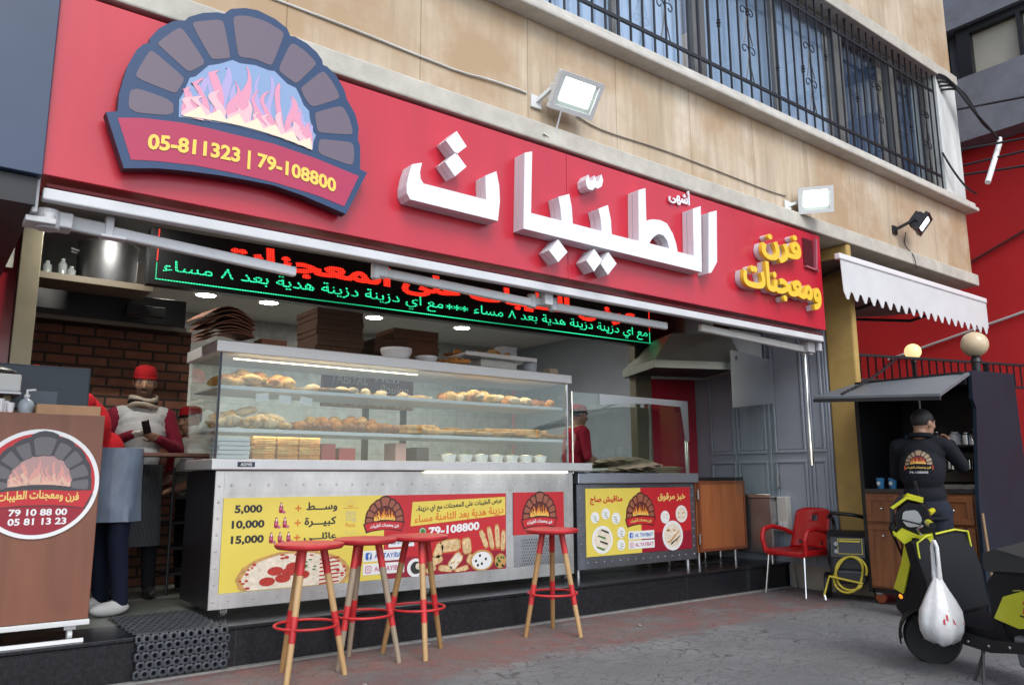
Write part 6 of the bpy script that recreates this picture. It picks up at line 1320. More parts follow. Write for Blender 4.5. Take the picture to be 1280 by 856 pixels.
# ------------------------------------------------------------------ scooter, leaning on its stand; local x forward, y left
sc = thing('motor_scooter', 'black and lime yellow motor scooter parked at the right edge of the picture', 'scooter', (5.41, 2.52, 0), R(68.7)); sc.scale = (.94,)*3
lean = bpy.data.objects
M_sblk = mat('scooter_black', (.010, .010, .012), .55, spec=.2); M_syel = mat('scooter_lime', (.55, .56, .02), .3, coat=.3, var=.05); M_tyre = mat('tyre_rubber', (.02, .02, .02), .8, bump=.3, bscale=90); M_sgry = mat('scooter_grey', (.10, .105, .115), .4); M_lens = mat('headlamp_lens', (.19, .21, .225), .12, coat=1)
LEAN = Matrix.Rotation(R(-9), 3, 'X')
class SB(MB):
    def build(s, *a, **k):
        s.v = [LEAN @ Vector((p.x, p.y, p.z)) for p in s.v]; k['local'] = True; return MB.build(s, *a, **k)
SP = lambda y: PL((0, y, 0), (1, 0, 0), (0, 0, 1), (0, 1, 0))
STEER = Matrix.Rotation(R(45), 3, 'Z')
def steer(mb):
    piv = Vector((-.12, 0, 0)); mb.v = [piv+STEER @ (p-piv) for p in mb.v]; return mb
def wheel(x, r, wd, nm, st=False):
    t = [(r*cos(2*pi*k/36), 0, r*sin(2*pi*k/36)) for k in range(36)]
    mb = SB(); prof = [(r-.06, -wd*.42), (r-.02, -wd*.5), (r-.004, -wd*.3), (r, 0), (r-.004, wd*.3), (r-.02, wd*.5), (r-.06, wd*.42)]
    ax = Matrix(((1, 0, 0), (0, 0, 1), (0, -1, 0)))
    mb.lathe(prof, (x, 0, r), 40, axis=ax); 
    if st: steer(mb)
    w = mb.build(nm, M_tyre, sc, smooth=50)
    rm = SB(); rm.lathe([(0, -.03), (.04, -.03), (.045, -.02), (r-.075, -.03), (r-.055, -.04), (r-.055, .04), (r-.075, .03), (.045, .02), (.04, .03), (0, .03)], (x, 0, r), 30, axis=ax)
    for k in range(5):
        a = 2*pi*k/5; rm.bar((x+.04*cos(a), .025, r+.04*sin(a)), (x+(r-.065)*cos(a), .03, r+(r-.065)*sin(a)), .02, .03, up=(0, 1, 0))
    if st: steer(rm)
    rm.build('rim', mat('rim_grey', (.09, .09, .095), .35, metal=.7), w, smooth=40)
wheel(0, .18, .11, 'wheel', True); wheel(-1.25, .215, .12, 'wheel')
fd = SB(); nsg = 14
for s in (-1, 1): pass
V = []; 
for i in range(nsg+1):
    a = R(-5+150*i/nsg); 
    for k in range(7):
        b_ = -1+2*k/6; V.append((.20*cos(a)*(1-.05*b_*b_), b_*.085, .175+.215*sin(a)*(1-.06*b_*b_)))
fd.add(V, [(i*7+k, (i+1)*7+k, (i+1)*7+k+1, i*7+k+1) for i in range(nsg) for k in range(6)]); steer(fd)
o = fd.build('front_fender', M_sblk, sc, smooth=60); o.modifiers.new('thick', 'SOLIDIFY').thickness = .008
f = SB()
for s in (-1, 1): f.tube([(0, s*.075, .175), (-.06, s*.07, .42), (-.10, s*.05, .55)], .018, 8)
steer(f); f.build('fork', M_sgry, sc, smooth=50)
# leg shield and front cowl
PR = [(.15, .36), (.12, .50), (.02, .66), (-.06, .80), (-.10, .86), (-.18, .86), (-.16, .70), (-.17, .50), (-.22, .34), (-.10, .25), (.06, .27)]
c = SB(); c.prism(SP(.0), PR, -.17, .17); c.build('front_cowl', M_sblk, sc, bevel=.07, seg=6, smooth=50)
sh = SB(); sh.prism(SP(0), [(-.13, .83), (-.20, .86), (-.25, .60), (-.24, .34), (-.18, .30), (-.15, .6)], -.235, .235); sh.build('leg_shield', M_sblk, sc, bevel=.022, seg=4, smooth=50)
for s in (-1, 1):
    y = SB(); y.prism(SP(s*.172), [(.12, .50), (.0, .68), (-.07, .82), (-.13, .82), (-.08, .68), (.04, .47)], 0 if s > 0 else -.012, .012 if s > 0 else 0); y.build('yellow_trim', M_syel, sc, bevel=.004)
    t = SB(); t.ball((.085, s*.155, .445), (.028, .022, .022), 0, 12, 8); t.build('indicator', mat('orange_lens', (.75, .22, .01), .25, emis=.6, ecol=(1, .3, .02)), sc, smooth=60)
wsn = SB(); wsn.prism(SP(0), [(.085, .88), (.11, .93), (.09, 1.06), (.0, 1.14), (-.01, 1.12), (.075, 1.03)], -.07, .07); steer(wsn); wsn.build('dark_screen', mat('dark_screen', (.02, .02, .022), .15), sc, bevel=.006)
tb = SB(); tb.tube([(-.215, -.22, .70), (-.222, -.215, .84), (-.21, -.12, .868), (-.21, .12, .868), (-.222, .215, .84), (-.215, .22, .70)], .007, 8); tb.build('yellow_piping', M_syel, sc, smooth=50)
# handlebar cowl, headlamp, grips
h = SB(); h.prism(SP(0), [(-.10, .80), (.02, .82), (.075, .90), (.06, 1.03), (-.03, 1.09), (-.13, 1.05), (-.155, .92)], -.09, .09); steer(h); h.build('handlebar_cowl', M_sblk, sc, bevel=.045, seg=5, smooth=50)
h = SB(); h.prism(PL((-.035, .088, .985), (1, 0, 0), (0, -.15, 1), (0, 1, .15)), roundoff([(-.062, -.012), (-.036, -.06), (.036, -.06), (.064, -.012), (.044, .048), (-.04, .048)], 1), -.01, .012); steer(h); h.build('headlight', M_lens, sc, bevel=.01, smooth=40)
h = SB(); h.prism(SP(0), [(-.12, 1.075), (-.03, 1.11), (.07, 1.05), (.085, 1.065), (-.03, 1.13), (-.125, 1.09)], -.075, .075); h.prism(SP(.0), [(-.10, .79), (.03, .81), (.10, .88), (.10, .91), (.02, .84), (-.10, .82)], -.10, .10); steer(h); h.build('yellow_visor', M_syel, sc, bevel=.008)
for s in (-1, 1):
    y = SB(); y.prism(SP(s*.117), [(-.14, .80), (.04, .815), (.09, .89), (.04, .925), (-.05, .87), (-.14, .875)], -.024 if s > 0 else -.012, .012 if s > 0 else .024); steer(y); y.build('yellow_cheek', M_syel, sc, bevel=.003)
    g = SB(); g.tube([(-.10, s*.10, .95), (-.13, s*.22, .965)], .014, 10, 0); g.tube([(-.13, s*.20, .963), (-.155, s*.33, .96)], [.022, .02], 12, 1); g.tube([(-.155, s*.33, .96), (-.158, s*.355, .96)], .022, 12, 0); steer(g); g.build('grip', [M_sblk, M_syel], sc, smooth=50)
    l = SB(); l.tube([(-.09, s*.19, .945), (-.06, s*.25, .93), (-.08, s*.34, .915)], [.009, .008, .007], 8); steer(l); l.build('brake_lever', M_chrome, sc, smooth=50)
    m_ = SB(); m_.tube([(-.12, s*.2, .97), (-.09, s*.25, 1.1)], .007, 8, 0); m_.obox((-.085, s*.28, 1.14), (.02, .12, .075), (0, 0, 0), 0); steer(m_)
    if s < 0: m_.build('mirror', M_sblk, sc, bevel=.01)
# floor, body, seat
fl_ = SB(); fl_.prism(SP(0), [(-.2, .27), (-.2, .335), (-.62, .335), (-.70, .40), (-.72, .27), (-.6, .22), (-.3, .22)], -.16, .16); fl_.build('floorboard', M_sblk, sc, bevel=.02, smooth=50)
for s in (-1, 1):
    k = SB(); k.prism(SP(s*.165), [(.02, .36), (-.2, .30), (-.62, .285), (-.95, .33), (-.95, .27), (-.6, .21), (-.2, .235), (.03, .31)], 0 if s > 0 else -.03, .03 if s > 0 else 0); k.build('side_sill', mat('sill_black', (.014, .014, .015), .45), sc, bevel=.012)
bd_ = SB(); bd_.prism(SP(0), [(-.62, .33), (-.64, .62), (-.72, .70), (-1.45, .74), (-1.52, .66), (-1.45, .48), (-1.0, .36)], -.15, .15); bd_.build('rear_body', M_sblk, sc, bevel=.06, seg=5, smooth=50)
for s in (-1, 1):
    k = SB(); k.prism(SP(s*.152), [(-.66, .42), (-.76, .56), (-1.0, .645), (-1.42, .68), (-1.40, .54), (-1.05, .43), (-.82, .385)], -.004 if s > 0 else -.02, .02 if s > 0 else .004)
    sp = k.build('side_panel', M_syel, sc, bevel=.012, seg=4, smooth=50)
    if s > 0:
        q = PL((-.98, .176, .46), (-1, 0, -.12), (0, 0, 1), (0, 1, 0)); tt = SB(); tt.text(q, 'ST', 0, .0, h=.10, w=.22, d=0, m=0, bold=.06, slant=.25); tt.poly(q, [(-.13, -.015), (.16, -.015), (.15, -.005), (-.13, -.005)], 0, 1); tt.poly(q, [(-.14, .125), (-.09, .14), (-.05, .135), (-.02, .16), (.03, .15), (.03, .155), (-.02, .168), (-.05, .142), (-.09, .147), (-.14, .132)], 0, 2)
        tt.build('sticker', [I_red, I_blk, mat('sticker_line', (.35, .33, .05), .4)], sp)
se = SB(); se.prism(SP(0), [(-.64, .70), (-.66, .80), (-.76, .835), (-1.0, .79), (-1.15, .82), (-1.5, .84), (-1.52, .78), (-1.4, .72), (-.75, .68)], -.15, .15); se.build('seat', mat('seat_vinyl', (.025, .03, .03), .55, bump=.2, bscale=120), sc, bevel=.06, seg=5, smooth=50)
ks = SB(); ks.tube([(-.55, .16, .25), (-.50, .27, .03), (-.42, .27, .03)], .010, 8); ks.tube([(-.52, .16, .24), (-.60, .30, .03)], .010, 8); ks.build('side_stand', M_black, sc)
en = SB(); en.obox((-1.0, .12, .25), (.45, .14, .18)); en.tube([(-1.25, .12, .215), (-1.25, .18, .215)], .09, 16); en.build('engine_cover', M_sgry, sc, bevel=.02, smooth=50)
cbm = []
for s in (-1, 1):
    q = SB(); q.tube([(-.08, s*.17, .95), (.06, s*.16, 1.0), (.12, s*.06, .93), (.08, s*.02, .72), (.04, 0, .55)], .0055, 7); steer(q); q.build('brake_cable', M_sblk, sc, smooth=60)
hk = SB(); hk.tube([(-.155, .34, .962), (-.155, .342, .93), (-.155, .343, .85)], [.01, .009, .008], 8); steer(hk); hk.build('bag_hook', M_sblk, sc, smooth=60)
rs_ = SB(); rs_.prism(SP(0), [(-1.05, .80), (-1.15, .835), (-1.5, .855), (-1.5, .80), (-1.2, .78)], -.153, .153); rs_.build('rear_seat_pad', mat('seat_grey', (.09, .095, .10), .55), sc, bevel=.03, smooth=50)
fb_ = SB()
for (x, y, z) in ((-.30, .198, .26), (-.45, .198, .25), (-.60, .198, .25), (-.75, .198, .27)): fb_.ball((x, y, z), (.009, .004, .009), 0, 8, 6)
fb_.build('sill_bolts', M_steel, sc)
# plastic bag hanging from the near grip
hp = sc.matrix_world  # placed below from the grip's position
gp = LEAN @ (Vector((-.12, 0, 0))+STEER @ (Vector((-.155, .34, .96))-Vector((-.12, 0, 0))))
Mz = Matrix.Rotation(R(68.7), 3, 'Z'); GW = Vector((5.41, 2.52, 0))+Vector((0, 0, -.09))+Mz @ (gp*.94)
bg_ = thing('plastic_bag', 'full white plastic bag with red print hanging from the scooter grip', 'bag', tuple(GW+Vector((0, 0, -.58))))
bm = MB(); n = 28; prof = [(0, .005), (.06, .0), (.105, .02), (.135, .07), (.14, .12), (.125, .18), (.095, .24), (.06, .30), (.032, .35), (.022, .38)]
V = []
for i, (r, z) in enumerate(prof):
    for k in range(n):
        a = 2*pi*k/n; f_ = 1+.10*sin(5*a+z*9)*(z/.4)+.055*sin(9*a+2)+.04*sin(13*a-z*30); V.append((r*f_*cos(a)*.97, r*f_*sin(a)*.84, z+.012*sin(3*a)*(i > 0)))
bm.add(V, [(i*n+k, i*n+(k+1) % n, (i+1)*n+(k+1) % n, (i+1)*n+k) for i in range(len(prof)-1) for k in range(n)]+[tuple(range(n-1, -1, -1))])
bo = bm.build('bag_body', mat('thin_white_plastic', (.62, .63, .64), .35, var=.08, vscale=9, sub=.3, bump=.35, bscale=30), bg_, smooth=70, local=True)
hm_ = MB()
for s in (-1, 1): hm_.tube([(0, s*.012, .37), (s*.010, s*.020, .45), (s*.007, s*.018, .55), (0, 0, .585)], [.018, .012, .011, .012], 8)
hm_.build('bag_handles', mat('thin_white_plastic', (.6, .6, .6)), bg_, smooth=60, local=True)
rp = MB()
for k in range(7):
    a0 = R(35+9*k); z = .14+.02*(k % 3)
    for aa in (a0, a0+R(180)):
        V = [];
        for da, dz in ((-.05, -.012), (.05, -.02), (.055, .012), (-.045, .022)):
            a = aa+da; r = .137-.35*max(0, z+dz-.12); f_ = 1+.10*sin(5*a+(z+dz)*9)*((z+dz)/.4)+.055*sin(9*a+2)+.04*sin(13*a-(z+dz)*30); V.append((r*f_*cos(a)*.99, r*f_*sin(a)*.87, z+dz))
        rp.add(V, [(0, 1, 2, 3)])
rp.build('red_print', mat('bag_red_print', (.45, .03, .05), .4), bg_, local=True)
# ------------------------------------------------------------------ people: each body one continuous surface
import numpy as np
def grow_body(name, prims, mats, parent, voxel=.0075, smooth=5):
    """prims: ('c', p0, p1, r0, r1, mat) tapered limbs and ('e', centre, radii, mat, rot) ellipsoids, fused into one skin"""
    mb = MB()
    for p in prims:
        if p[0] == 'c':
            a, b = Vector(p[1]), Vector(p[2]); r0, r1 = p[3], p[4]
            d = (b-a).normalized(); L = (b-a).length
            pts = [a-d*r0*.98, a-d*r0*.85, a-d*r0*.5, a]; rs = [r0*.2, r0*.53, r0*.87, r0]
            for t in (.25, .5, .75): pts.append(a.lerp(b, t)); rs.append(r0*(1-t)+r1*t)
            pts += [b, b+d*r1*.5, b+d*r1*.85, b+d*r1*.98]; rs += [r1, r1*.87, r1*.53, r1*.2]
            mb.tube(pts, rs, 14)
        else: mb.ball(p[1], p[2], 0, 20, 14, p[4] if len(p) > 4 else None)
    o = mb.build(name, mats[0], parent, local=True)
    md = o.modifiers.new('r', 'REMESH'); md.mode = 'VOXEL'; md.voxel_size = voxel; md.adaptivity = 0
    sm = o.modifiers.new('s', 'SMOOTH'); sm.factor = .5; sm.iterations = smooth
    bpy.context.view_layer.update(); dg = bpy.context.evaluated_depsgraph_get()
    me = bpy.data.meshes.new_from_object(o.evaluated_get(dg)); o.modifiers.clear(); o.data = me
    me.materials.clear()
    for m in mats: me.materials.append(m)
    n = len(me.polygons); c = np.empty(n*3); me.polygons.foreach_get('center', c); c = c.reshape(-1, 3)
    best = np.full(n, 1e9); idx = np.zeros(n, int)
    for p in prims:
        if p[0] == 'c':
            a, b = np.array(p[1], float), np.array(p[2], float); ab = b-a; t = np.clip(((c-a) @ ab)/max(1e-9, ab @ ab), 0, 1)
            d = np.linalg.norm(c-(a+t[:, None]*ab), axis=1)-(p[3]*(1-t)+p[4]*t); m = p[5]
        else:
            q = c-np.array(p[1]); 
            if len(p) > 4: q = q @ np.array(p[4])
            r = np.array(p[2]); k = np.linalg.norm(q/r, axis=1); d = (k-1)*r.min(); m = p[3]
        w = d < best; best[w] = d[w]; idx[w] = m
    me.polygons.foreach_set('material_index', idx.astype(np.int32)); me.polygons.foreach_set('use_smooth', np.ones(n, bool)); me.update()
    return o
M_skin = mat('skin', (.34, .19, .125), .5, sub=.12, var=.06, vscale=30); M_skin2 = mat('skin_tan', (.40, .22, .15), .5, sub=.12); M_stub = mat('stubble', (.15, .09, .065), .6)
M_hair = mat('dark_hair', (.012, .010, .009), .6, bump=.4, bscale=150); M_glove = mat('pale_glove', (.55, .54, .5), .7)
M_eye = mat('eye_white', (.6, .58, .55), .2); M_iris = mat('iris_dark', (.012, .008, .006), .15)
def fabric(name, c, var=.12, vs=14): return mat(name, c, .9, spec=.2, var=var, vscale=vs, bump=.8, bscale=11)
def head_prims(hc, M3, skin, stub=None, s=1.0):
    """head centred at hc; M3 turns local (face towards -y)"""
    T = lambda x, y, z: tuple(Vector(hc)+M3 @ (Vector((x, y, z))*s)); k = lambda *r: tuple(x*s for x in r)
    st = skin if stub is None else stub
    P = [('e', T(0, .005, .015), k(.077, .097, .105), skin, M3), ('e', T(0, -.03, -.055), k(.060, .065, .062), st, M3), ('e', T(0, -.066, -.092), k(.026, .022, .02), st, M3),
         ('e', T(0, -.060, -.005), k(.062, .04, .06), skin, M3), ('c', T(0, -.092, .012), T(0, -.116, -.026), .010*s, .0145*s, skin), ('e', T(.012, -.105, -.03), k(.010, .010, .008), skin, M3), ('e', T(-.012, -.105, -.03), k(.010, .010, .008), skin, M3),
         ('e', T(.03, -.088, .03), k(.022, .012, .008), skin, M3), ('e', T(-.03, -.088, .03), k(.022, .012, .008), skin, M3),
         ('e', T(0, -.094, -.058), k(.022, .010, .006), skin, M3), ('e', T(0, -.092, -.068), k(.019, .010, .006), skin, M3),
         ('e', T(.079, .012, -.005), k(.010, .022, .032), skin, M3), ('e', T(-.079, .012, -.005), k(.010, .022, .032), skin, M3),
         ('e', T(.045, -.058, -.02), k(.025, .025, .025), skin, M3), ('e', T(-.045, -.058, -.02), k(.025, .025, .025), skin, M3)]
    return P
def face_parts(hc, M3, parent, s=1.0, brow=True, moustache=False):
    T = lambda x, y, z: tuple(Vector(hc)+M3 @ (Vector((x, y, z))*s))
    for sx in (-1, 1):
        e = MB().ball(T(sx*.031, -.087, .012), (.0135*s, .010*s, .0085*s), 0, 12, 8, M3).build('eye', M_eye, parent, local=True, smooth=60)
        MB().ball(T(sx*.031, -.0955, .012), (.006*s, .003*s, .0065*s), 0, 10, 6, M3).build('iris', M_iris, e, local=True, smooth=60)
        if brow: MB().tube([T(sx*.014, -.099, .033), T(sx*.032, -.101, .039), T(sx*.052, -.087, .033)], [.004*s, .0052*s, .003*s], 7).build('eyebrow', M_hair, parent, local=True, smooth=60)
    if moustache: MB().tube([T(-.03, -.092, -.054), T(-.012, -.105, -.046), T(.012, -.105, -.046), T(.03, -.092, -.054)], [.004*s, .007*s, .007*s, .004*s], 8).build('moustache', M_hair, parent, local=True, smooth=60)
def hand_prims(w, d, n, side, m, curl=.5, s=1.0):
    """wrist w, pointing d, palm normal n; thumb towards side"""
    w = Vector(w); d = Vector(d).normalized(); n = Vector(n); n = (n-d*n.dot(d)).normalized(); x = d.cross(n)*side
    R3 = Matrix((x, d, n)).transposed(); P = [('e', tuple(w+d*.045), (.042*s, .052*s, .017*s), m, R3), ('c', tuple(w-d*.01), tuple(w+d*.03), .026*s, .026*s, m)]
    for i, (off, ln) in enumerate(((.028, .070), (.010, .078), (-.010, .072), (-.027, .056))):
        a = w+d*.082+x*off; c1 = curl*.6; p1 = a+(d*cos(c1)+n*sin(c1))*ln*.5; c2 = curl*1.6; p2 = p1+(d*cos(c2)+n*sin(c2))*ln*.5
        P += [('c', tuple(a-d*.02), tuple(p1), .0095*s, .0088*s, m), ('c', tuple(p1), tuple(p2), .0088*s, .0075*s, m)]
    t0 = w+d*.02+x*.03; t1 = t0+(x*.75+d*.6+n*.25).normalized()*.04; t2 = t1+(d*.8+x*.2+n*.5*curl).normalized()*.035
    P += [('c', tuple(t0), tuple(t1), .012*s, .0105*s, m), ('c', tuple(t1), tuple(t2), .0105*s, .0085*s, m)]
    return P
def limb(a, b, c, r, m1, m2, m3=None):
    return [('c', a, b, r[0], r[1], m1), ('c', b, c, r[1], r[2], m2 if m3 is None else m3)]
def torso_prims(mt, ml, dx=0, dy=0, w=1.0, bend=(0, 0)):
    """bend: how far the shoulders move in x and y over the hips"""
    B = lambda z: (bend[0]*max(0, z-.95)/.5, bend[1]*max(0, z-.95)/.5)
    f = lambda x, y, z: (x+B(z)[0], y+B(z)[1], z)
    return [('e', f(0, .0, .93), (.165*w, .125, .13), ml), ('e', f(0, 0, 1.08), (.155*w, .118, .16), mt), ('e', f(0, .0, 1.25), (.18*w, .125, .19), mt), ('e', f(0, .015, 1.36), (.185*w, .115, .12), mt),
            ('c', f(-.15*w, .01, 1.42), f(.15*w, .01, 1.42), .066, .066, mt), ('c', f(0, .015, 1.44), f(0, 0, 1.54), .062, .055, 2)], f
def cap_mesh(hc, M3, parent, m, m2=None, s=1.0, tall=.07):
    T = Matrix(M3); c = Vector(hc)+T @ Vector((0, .008*s, .055*s))
    mb = MB(); prof = [(.088, -.02), (.091, 0), (.09, .02), (.086, .02+tall*.4), (.074, .02+tall*.72), (.052, .02+tall*.92), (.025, .02+tall), (0, .021+tall)]
    mb.lathe([(r*s, z*s) for r, z in prof], (0, 0, 0), 28, 0, None, .95, 1.13, caps=False); mb.lathe([(.0925*s, -.022*s), (.0935*s, -.002*s)], (0, 0, 0), 28, 1, None, .95, 1.13, caps=False)
    mb.v = [c+T @ p for p in mb.v]
    o = mb.build('cap', [m, m2 or m], parent, local=True, smooth=60); o.modifiers.new('t', 'SOLIDIFY').thickness = .004; return o
RX = lambda a: Matrix.Rotation(R(a), 3, 'X'); RZ = lambda a: Matrix.Rotation(R(a), 3, 'Z')

# man in the grey vest behind the pass shelf, facing the street
F_red = fabric('maroon_sleeve', (.20, .015, .035)); F_vest = fabric('grey_vest', (.48, .49, .50)); F_blk = fabric('black_trousers', (.012, .013, .016)); F_cap = fabric('red_cap_cloth', (.42, .015, .02)); F_scarf = fabric('cream_scarf', (.42, .36, .29)); 
def striped(name, c1, c2, sc, ax='X'):
    m = mat(name, c1, .85); n, l, b = nodes(m); tc = n.new('ShaderNodeTexCoord'); w = n.new('ShaderNodeTexWave'); w.bands_direction = ax; w.inputs['Scale'].default_value = sc; w.inputs['Distortion'].default_value = .6
    l.new(tc.outputs['Object'], w.inputs['Vector']); r = n.new('ShaderNodeValToRGB'); r.color_ramp.interpolation = 'CONSTANT'; r.color_ramp.elements[0].color = tuple(c1)+(1,); r.color_ramp.elements[1].position = .78; r.color_ramp.elements[1].color = tuple(c2)+(1,)
    l.new(w.outputs[0], r.inputs[0]); l.new(r.outputs[0], b.inputs['Base Color']); return m
t = thing('person', 'man in grey vest, maroon sleeves, red cap and cream scarf looking at his hands', 'person', (1.47, 6.78, .252), R(-6))
P, f = torso_prims(0, 3)
hc = (0.0, -.03, 1.665); hm = RX(10) @ RZ(-8)
P += head_prims(hc, hm, 2, 5)
P += limb((-.19, .01, 1.41), (-.285, .03, 1.15), (-.085, -.22, 1.245), (.063, .052, .036), 1, 1) + limb((.19, .01, 1.41), (.285, .0, 1.14), (.10, -.235, 1.215), (.063, .052, .036), 1, 1)
P += hand_prims((-.085, -.22, 1.245), (.8, -.45, .1), (.3, .2, .9), -1, 4, .7) + hand_prims((.10, -.235, 1.215), (-.75, -.4, .25), (-.2, .6, .7), 1, 2, .8)
P += limb((-.09, 0, .9), (-.10, -.02, .5), (-.11, .0, .09), (.088, .062, .045), 3, 3) + limb((.09, 0, .9), (.11, -.01, .5), (.13, .02, .09), (.088, .062, .045), 3, 3)
P += [('e', (-.115, -.06, .045), (.048, .13, .045), 6), ('e', (.14, -.04, .045), (.048, .13, .045), 6)]
bo = grow_body('body', P, [F_vest, F_red, M_skin, F_blk, M_glove, M_stub, mat('shoe_black', (.015, .015, .016), .4)], t)
face_parts(hc, hm, t, moustache=True); cap_mesh(hc, hm, t, F_cap)
hr = MB(); hr.lathe([(.082, -.055), (.086, -.03), (.088, .0), (.087, .03)], (0, 0, 0), 28, 0, None, .96, 1.1, caps=False); hr.f = [q for q in hr.f if sum(hr.v[i].y for i in q)/len(q) > -.045]; hr.v = [Vector(hc)+hm @ (p+Vector((0, .012, .035))) for p in hr.v]; hr.build('hair', M_hair, t, local=True, smooth=60)
sc_ = MB()
for z, r, m in ((1.498, .095, 0), (1.522, .090, 1), (1.545, .088, 0)): sc_.tube([(r*cos(2*pi*k/26)*1.0, -.005+r*.95*sin(2*pi*k/26), z+.014*sin(2*pi*k/26*2+2+z*40)-.015*(sin(2*pi*k/26) < 0)) for k in range(26)], .023, 10, m, closed=True)
sc_.build('scarf', [F_scarf, fabric('black_wool', (.015, .014, .014))], t, local=True, smooth=60)
ap = MB(); n = 22
V = []
for i in range(9):
    z = 1.02-.62*i/8
    for k in range(n+1):
        a = R(205+130*k/n); r = 1+.025*i/8*sin(k*1.4); V.append((.19*r*cos(a)*(1+.12*i/8), (.145+.02*i/8)*r*sin(a), z))
ap.add(V, [(i*(n+1)+k, (i+1)*(n+1)+k, (i+1)*(n+1)+k+1, i*(n+1)+k+1) for i in range(8) for k in range(n)])
ap.build('apron', striped('striped_apron', (.012, .013, .016), (.10, .11, .13), 32), t, local=True, smooth=60)
MB().obox((-.0, -.33, 1.30), (.055, .012, .12), (R(35), R(-20), 0)).build('phone', M_blackp, t, bevel=.004, local=True)

# man in the red shirt and plastic apron, half hidden by the till counter
F_rs = fabric('red_shirt', (.47, .012, .02)); F_navy = fabric('navy_trousers', (.012, .016, .035))
t = thing('person', 'man in bright red shirt and clear plastic apron bending behind the till counter', 'person', (1.2, 6.15, .252), R(-75))
P, f = torso_prims(0, 1, bend=(0, -.36))
hc = (0, -.58, 1.50); hm = RX(38); P += head_prims(hc, hm, 2)
P += [('c', (0, -.36, 1.45), (0, -.52, 1.47), .06, .055, 2)]
P += limb((-.19, -.34, 1.41), (-.25, -.46, 1.17), (-.12, -.62, 1.22), (.066, .052, .036), 0, 2) + limb((.19, -.34, 1.41), (.26, -.45, 1.17), (.14, -.6, 1.2), (.066, .052, .036), 0, 2)
P += hand_prims((-.12, -.62, 1.22), (.3, -1, 0), (0, 0, -1), 1, 2, .5) + hand_prims((.14, -.6, 1.2), (-.3, -1, 0), (0, 0, -1), -1, 2, .5)
P += limb((-.09, 0, .9), (-.11, -.03, .5), (-.13, .02, .09), (.095, .07, .052), 1, 1) + limb((.09, 0, .9), (.10, -.01, .5), (.12, .03, .09), (.095, .07, .052), 1, 1)
P += [('e', (-.135, -.05, .048), (.05, .135, .048), 3), ('e', (.125, -.04, .048), (.05, .135, .048), 3)]
grow_body('body', P, [F_rs, F_navy, M_skin2, mat('white_trainer', (.6, .6, .6), .5)], t)
face_parts(hc, hm, t); cap_mesh(hc, hm, t, F_cap)
ap = MB(); V = []
for i in range(9):
    z = 1.12-.50*i/8
    for k in range(n+1):
        a = R(60+355*k/n); r = 1+.04*sin(k*1.9+i*.3)*(i/8); r *= 1+.07*sin(k*2.7)*(i/8); V.append((.205*r*cos(a), -.03+(.185+.01*i/8)*r*sin(a), z))
ap.add(V, [(i*(n+1)+k, (i+1)*(n+1)+k, (i+1)*(n+1)+k+1, i*(n+1)+k+1) for i in range(8) for k in range(n)])
ap.build('apron', mat('plastic_apron', (.24, .30, .40), .3, var=.35, vscale=7, bump=.8, bscale=14, stretch=(1, 1, .35)), t, local=True, smooth=60)

# baker in red cap and striped bib behind the saj counter, seen from his right side
F_pink = fabric('crimson_shirt', (.36, .02, .045))
def baker(label, loc, rz):
    t = thing('person', label, 'person', loc, R(rz))
    P, f = torso_prims(0, 1, w=.92, bend=(0, -.07))
    hc = (0, -.10, 1.60); hm = RX(8); P += head_prims(hc, hm, 2, None, .97)
    P += limb((-.175, -.06, 1.40), (-.23, -.06, 1.13), (-.15, -.33, 1.03), (.06, .048, .034), 0, 2) + limb((.175, -.06, 1.40), (.23, -.06, 1.13), (.15, -.36, 1.02), (.06, .048, .034), 0, 2)
    P += hand_prims((-.15, -.33, 1.03), (.2, -1, -.2), (0, .1, -1), 1, 2, .3) + hand_prims((.15, -.36, 1.02), (-.2, -1, -.2), (0, .1, -1), -1, 2, .3)
    P += limb((-.09, 0, .9), (-.1, -.01, .5), (-.1, .02, .09), (.088, .062, .045), 1, 1) + limb((.09, 0, .9), (.1, -.01, .5), (.1, .02, .09), (.088, .062, .045), 1, 1)
    P += [('e', (-.1, -.05, .045), (.046, .125, .045), 3), ('e', (.1, -.05, .045), (.046, .125, .045), 3)]
    P += [('e', (0, -.145, 1.2), (.105, .035, .26), 4), ('c', (-.06, -.11, 1.36), (-.075, -.05, 1.46), .022, .022, 4), ('c', (.06, -.11, 1.36), (.075, -.05, 1.46), .022, .022, 4)]
    grow_body('body', P, [F_pink, F_blk, M_skin2, mat('shoe_black', (.015, .015, .016), .4), fabric('white_bib', (.5, .49, .47))], t)
    face_parts(hc, hm, t, .97); cap_mesh(hc, hm, t, F_cap, fabric('black_band', (.015, .013, .013)), .98, .055)
    h = MB(); h.lathe([(.08, -.05), (.084, -.02), (.086, .02)], (0, 0, 0), 26, 0, None, .96, 1.1, caps=False); h.f = [q for q in h.f if sum(h.v[i].y for i in q)/len(q) > -.03]; h.v = [Vector(hc)+hm @ (p+Vector((0, .012, .03))) for p in h.v]; h.build('hair', M_hair, t, local=True, smooth=60)
    col = MB(); col.tube([(.085*cos(2*pi*k/22), -.055+.075*sin(2*pi*k/22), 1.475-.012*sin(2*pi*k/22)) for k in range(22)], .014, 8, closed=True); col.build('collar', fabric('cream_collar', (.55, .45, .30)), t, local=True, smooth=60)
    return t
baker('baker in red cap and red and white top working behind the saj counter', (5.92, 6.62, .252), 80)
baker('second red-capped baker mostly hidden behind the left end of the showcase', (2.02, 7.16, .06), -60)

